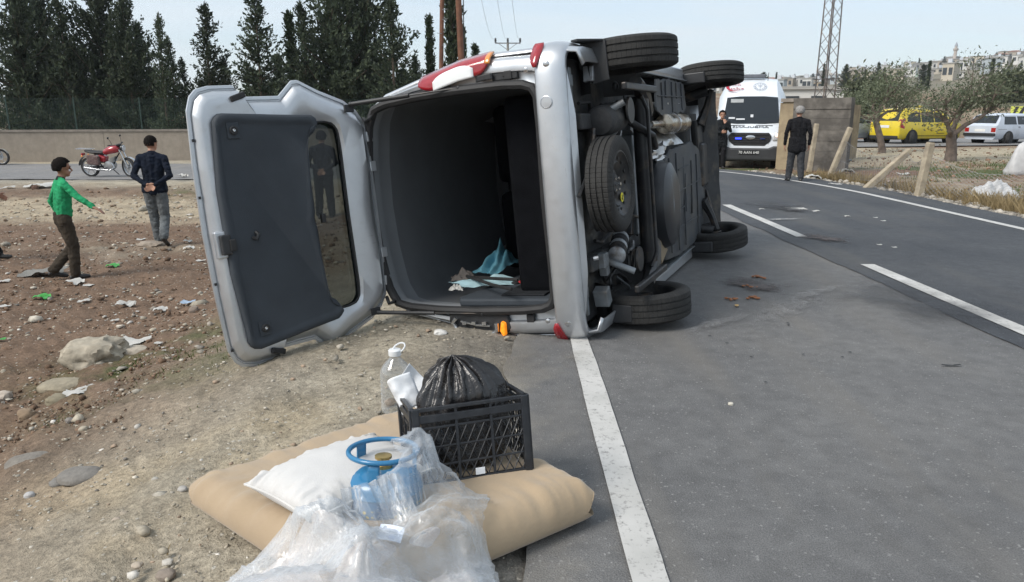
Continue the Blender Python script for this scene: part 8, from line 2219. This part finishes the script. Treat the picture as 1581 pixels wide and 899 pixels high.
scrap(65, 463, 26, 'crushed green bottle on the red soil at the left', 3, m_lgreen, 'crushed_bottle', cat='bottle'); scrap(174, 414, 20, 'crushed green bottle right of the boy in green', 3, m_lgreen, 'crushed_bottle', cat='bottle'); scrap(2, 528, 14, 'green plastic scrap at the left edge above the boulder', 2, m_lgreen)
scrap(68, 426, 62, 'long grey rag lying beside the boy feet', 2, m_lgrey, 'rag', cat='rag'); scrap(290, 470, 22, 'pale blue plastic scrap left of the tailgate', 1, m_lblue)
for px, py, w, lab, m in ((1292, 253, 44, 'pale blue plastic sheet caught in the weeds behind the posts', m_lblue), (1307, 268, 26, 'grey white plastic behind the leaning post', m_lgrey), (1388, 282, 34, 'pinkish rag among the rubble by the fallen post', m_lpink), (1365, 290, 22, 'dark stone-like rag by the fallen post', m_lgrey), (1434, 306, 16, 'white scrap at the foot of the rightmost post', None), (1575, 322, 26, 'white scrap by the road at the right edge', None), (1255, 277, 26, 'white sheet at the roadside near the old man', None), (1395, 270, 20, 'white scrap in the grass by the fallen post', None), (1290, 285, 20, 'pale stone-like scrap at the foot of the leaning post', None)):
    scrap(px, py, w, lab, rs.randint(5), m, ang=rs.uniform(-.5, .5), zs=1.2)
for i in range(60):      # tiny pale bits that nothing tells apart
    px, py = rs.uniform(0, 330), 290 + 260 * rs.rand() ** 1.4
    p = G(px, py); s2, _ = road_st(p.x, p.y)
    if s2 > -2: continue
    scrap(px, py, rs.uniform(3, 7), 'tiny pale scrap of litter lying on the red soil', rs.randint(5), ang=rs.uniform(0, 3), grp='tiny pale scraps on the red soil')
# crumpled plastic and the white sack at the right edge
def crumpled(name, px, py, w_px, h_px, label, seed, m):
    p = G(px, py); s = (AT(px + 1, py, p.y) - AT(px, py, p.y)).length; n = 40
    us = np.linspace(-1, 1, n); A_, B_ = np.meshgrid(us, us); rr_ = np.hypot(A_, B_)
    Z = np.clip(1 - rr_ ** 2.2, 0, 1) * (.75 + .35 * fbm(A_ * 2 + seed, B_ * 2, 2, 3)) + crumple(A_, B_, seed, ((.30, .9), (.18, .4), (.08, .2))) * np.clip(1.15 - rr_, 0, 1)
    Z = np.maximum(Z, 0) * h_px * s
    k = np.arange(n * n).reshape(n, n); F = np.stack([k[:-1, :-1], k[:-1, 1:], k[1:, 1:], k[1:, :-1]], -1).reshape(-1, 4)
    msk = (rr_ < 1.02).reshape(-1); F = F[msk[F].all(1)]
    o = link(name, np_mesh(name, np.stack([A_ * w_px * s / 2, B_ * w_px * s * .35, Z], -1).reshape(-1, 3), F, m, False)); o.location = p
    return tag(o, label, 'plastic')
m_wpl = mat('white_woven_plastic', (.45, .45, .45), .5, var=.1, scale=8, bs=.3, bscale=60)
crumpled('plastic_heap', 1532, 312, 84, 40, 'heap of crumpled white plastic in the dry grass at the right edge', 41, m_wpl)
sp_ = G(1572, 270); s = (AT(1573, 270, sp_.y) - AT(1572, 270, sp_.y)).length
sk = MB(); rs2 = np.random.RandomState(6)
sk.rings([[Vector(((w + .10 * w * math.sin(3 * t + k) + .06 * w * math.sin(7 * t + 2 * k)) * s * math.cos(t) + ox * s, (w * .6 + .08 * w * math.sin(5 * t + k)) * s * math.sin(t), z * s)) for t in np.linspace(0, 2 * math.pi, 26, endpoint=False)] for k, (w, z, ox) in enumerate(((20, -2, 0), (21, 6, 0), (18, 18, 1), (16, 28, 2), (13, 38, 3), (9, 46, 4), (4, 50, 5)))])
o = sk.build('woven_sack', m_wpl, None, 'all'); o.location = sp_; tag(o, 'full white woven sack standing at the right edge behind the dry grass', 'sack')

# ---- marks and spills on the asphalt
def decal_mat(name, col, dens, scale, rough=.8):
    m, N, L, b = new_mat(name); tc = N.new('ShaderNodeTexCoord'); 
    n1 = noise_node(N, L, scale, 7, .68, coord='Object'); gr = N.new('ShaderNodeTexGradient'); gr.gradient_type = 'QUADRATIC_SPHERE'
    mp = N.new('ShaderNodeMapping'); mp.inputs['Location'].default_value = (-1, -1, 0); mp.inputs['Scale'].default_value = (2, 2, 1); L.new(tc.outputs['Generated'], mp.inputs['Vector']); 
    mp.inputs['Location'].default_value = (-1, -1, 0); L.new(mp.outputs[0], gr.inputs['Vector'])
    ad = N.new('ShaderNodeMath'); ad.operation = 'MULTIPLY_ADD'; ad.inputs[1].default_value = 1.5; L.new(gr.outputs['Fac'], ad.inputs[0]); L.new(n1.outputs['Fac'], ad.inputs[2])
    f = ramp(N, L, ad.outputs[0], .62, (0, 0, 0), .62 + .6 / dens, (min(1, dens * .45),) * 3)
    n2 = noise_node(N, L, scale * 4, 4); L.new(ramp(N, L, n2.outputs['Fac'], .3, tuple(q * .7 for q in col), .7, tuple(min(1, q * 1.3) for q in col)).outputs['Color'], b.inputs['Base Color']); b.inputs['Roughness'].default_value = rough
    tr = N.new('ShaderNodeBsdfTransparent'); mx = N.new('ShaderNodeMixShader'); L.new(f.outputs['Color'], mx.inputs[0]); L.new(tr.outputs[0], mx.inputs[1]); L.new(b.outputs[0], mx.inputs[2])
    L.new(mx.outputs[0], next(q for q in N if q.type == 'OUTPUT_MATERIAL').inputs['Surface']); return m
def decal(px, py, w, l, ang, m, label, dz=.014, name='road_stain', cat='stain'):
    p = G(px, py); mb = MB(); mb.add([(-w / 2, -l / 2, 0), (w / 2, -l / 2, 0), (w / 2, l / 2, 0), (-w / 2, l / 2, 0)], [(0, 1, 2, 3)])
    o = mb.build(name, m); o.location = (p.x, p.y, float(zroad(p.y)) + dz); o.rotation_euler = (0, 0, ang); return tag(o, label, cat, kind='structure')
m_oil = decal_mat('oil_stain', (.022, .018, .016), 2.0, 3.5, .5); m_rust = decal_mat('brown_stain', (.045, .026, .018), 2.2, 5, .55); m_scf = decal_mat('pale_scuff', (.27, .265, .26), 1.2, 6); m_wht = decal_mat('white_scuff', (.46, .46, .44), 1.5, 8); m_dark = decal_mat('damp_patch', (.035, .036, .040), 1.5, 1.6, .6); m_dust = decal_mat('dust_patch', (.23, .20, .16), 1.0, 2.0, .95)
decal(1164, 442, .8, 1.3, .2, m_rust, 'brown wet spill right of the rear wheels'); decal(1272, 370, .75, 1.5, .3, m_rust, 'dark brown spill at the end of the centre dash', .020); decal(1190, 318, 1.6, 2.6, .1, m_dark, 'dark damp patch on the far lane', .018); decal(1220, 325, .9, 1.6, .1, m_oil, 'black stain beside the white litter on the far lane', .022)
decal(1215, 480, .5, 2.4, -.75, m_scf, 'pale scuff marks on the grey lane', .016); decal(1255, 455, .35, 1.9, -.9, m_scf, 'second pale scuff mark nearer the seam', .018); decal(1110, 500, .3, 1.6, -.9, m_scf, 'faint pale scuff beside the rear wheel', .015)
decal(1205, 341, .30, 1.5, -1.35, m_wht, 'smeared white paint mark across the far lane', .024); decal(1420, 470, 1.8, 3.2, .1, m_dark, 'dark patch on the newer asphalt', .019)
decal(700, 560, 2.2, 1.5, .3, m_dust, 'dusty patch where the asphalt meets the dirt below the van', .0125)
m_food = mat('orange_food', (.24, .095, .035), .6, var=.4, scale=30, bs=.5, bscale=60); m_food2 = mat('tan_food', (.42, .28, .12), .7, var=.3, scale=30)
def food(px, py, w_px, label, m, seed):
    p = G(px, py); s = (AT(px + 1, py, p.y) - AT(px, py, p.y)).length * w_px / 2; mb = MB(); rs = np.random.RandomState(seed)
    for k in range(7): mb.sphere((rs.normal() * s * .5, rs.normal() * s * .5, .008), s * rs.uniform(.2, .42), 7, 5, (1, 1, .45))
    o = mb.build('food_scrap', m, None, True); o.location = p + Vector((0, 0, .006)); return tag(o, label, 'food', 'spilled food right of the rear wheel')
food(1160, 445, 18, 'orange brown food scraps in the middle of the spill', m_food, 1); food(1163, 461, 24, 'bright orange food scraps at the near end of the spill', m_food, 2); food(1129, 464, 20, 'orange food scrap left of the spill', m_food, 3); food(1137, 474, 11, 'round tan food scrap nearest the camera', m_food2, 4); food(1172, 430, 22, 'dark brown food crumbs at the far end of the spill', m_food, 5)
for px, py, w, lab in ((1230, 323, 34, 'white plastic scrap lying on the far lane beside the black stain'), (1260, 327, 14, 'small white scrap right of the larger one on the far lane'), (1176, 324, 10, 'tiny white scrap left of the larger one on the far lane'), (1352, 337, 8, 'left one of two tiny white scraps near the far line'), (1364, 342, 9, 'right one of two tiny white scraps near the far line'), (1358, 379, 9, 'left white scrap on the dark lane above the centre dash'), (1381, 383, 9, 'right white scrap on the dark lane above the centre dash'), (1308, 335, 10, 'brownish scrap on the far lane')):
    scrap(px, py, w, lab, rs.randint(4), grp='scraps of litter on the road', zs=.5)
o = scrap(1469, 566, 34, 'thin black rubber strip lying on the near lane', 1, m_rub, 'rubber_strip', grp=None, cat='debris', zs=.3); o.scale.y *= .18
for k, (px, py) in enumerate(((1096, 520), (1217, 503), (1182, 592), (1122, 531), (1300, 553), (1312, 545), (1216, 500), (1240, 549), (1160, 553))): scrap(px, py, 5, 'tiny dark crumb of debris on the near lane', k % 5, m_rub, 'debris_crumb', grp='dark crumbs on the near lane', cat='debris', zs=.6)

# ================================================================== THINGS INSIDE THE VAN
def VL(px, py, w_loc):
    """point inside the van on the plane z = w_loc of its frame, seen at a pixel"""
    d = Vector(pray(px, py)); o = Vector(_CAM); Mi = M_VAN.inverted(); a = Mi @ o; dd = Mi.to_3x3() @ d; k = (w_loc - a.z) / dd.z; return a + dd * k
def drape(name, px, py, w_loc, sx, sy, hgt, seed, m, label, cat, ang=0):
    q = M_VAN @ VL(px, py, w_loc); n = 26; us = np.linspace(-1, 1, n); A_, B_ = np.meshgrid(us, us)
    Z = hgt * np.clip(.45 + fbm(A_ * 1.6 + seed, B_ * 1.6, 2, 3) + .5 * tri(A_ * 1.4 + B_ + .6 * fbm(A_ + seed, B_, 4, 2)), .03, 2) * np.clip(1.3 - np.hypot(A_, B_), .1, 1)
    k = np.arange(n * n).reshape(n, n); F = np.stack([k[:-1, :-1], k[:-1, 1:], k[1:, 1:], k[1:, :-1]], -1).reshape(-1, 4)
    o = link(name, np_mesh(name, np.stack([A_ * sx * (1 + .3 * fbm(B_ * 2, A_ + seed, 1, 2)), B_ * sy * (1 + .3 * fbm(A_ * 2 + seed, B_, 1, 2)), Z], -1).reshape(-1, 3), F, m, True)); o.location = q; o.rotation_euler = (0, 0, ang); return tag(o, label, cat)
m_teal = mat('light_blue_cloth', (.16, .42, .52), .85, var=.12, scale=10, bs=.3, bscale=60)
drape('cloth', 770, 412, -.60, .10, .30, .16, 3, m_teal, 'light blue cloth lying inside the van', 'cloth', -.3); drape('cloth', 752, 438, -.63, .22, .10, .06, 5, mat('pale_blue_cloth', (.34, .50, .54), .85, var=.15, scale=12), 'pale blue cloth spread on the lower side of the van', 'cloth', .2)
drape('cloth', 818, 436, -.62, .07, .07, .07, 7, mat('red_cloth', (.32, .012, .015), .85), 'small red cloth beside the seat inside the van', 'cloth'); drape('shoe', 842, 436, -.63, .06, .10, .12, 9, mat('tan_leather', (.38, .22, .12), .7), 'tan shoe at the edge of the opening inside the van', 'shoe', .4); drape('paper_scrap', 705, 447, -.63, .05, .05, .04, 11, m_lit, 'white paper scrap inside the van near the seal', 'paper'); drape('dark_bag', 715, 432, -.60, .09, .08, .07, 13, mat('grey_brown_fabric', (.12, .105, .095), .9), 'small grey brown bag inside the van left of the cloth', 'bag')
st_ = MB()
for pts_ in (((722, 428), (760, 430), (800, 432)), ((720, 426), (760, 440), (790, 447)), ((800, 432), (812, 426), (822, 424))):
    st_.tube([M_VAN @ (VL(a, b_, -.57)) for a, b_ in pts_], .012, 6)
o0 = M_VAN @ VL(760, 432, -.57); st_.v = [tuple(Vector(v) - o0) for v in st_.v]
o = st_.build('strap', m_rub, None, True); o.location = o0; tag(o, 'black strap lying over the blue cloth inside the van', 'strap')
# ================================================================== HAZE IN THE AIR
hzm = bpy.data.materials.new('haze'); hzm.use_nodes = True
hn, hl_ = hzm.node_tree.nodes, hzm.node_tree.links; hn.clear()
ho_ = hn.new('ShaderNodeOutputMaterial'); pv = hn.new('ShaderNodeVolumePrincipled')
pv.inputs['Color'].default_value = (.86, .91, .97, 1); pv.inputs['Density'].default_value = .00034; pv.inputs['Anisotropy'].default_value = .3
hl_.new(pv.outputs[0], ho_.inputs['Volume'])
haze = MB().bb(-1040, 1040, -1040, 1040, -14, 130).build('haze', hzm)
tag(haze, 'pale haze fading the distant hillside town', 'haze', kind='stuff')
print('objects', len(bpy.data.objects))
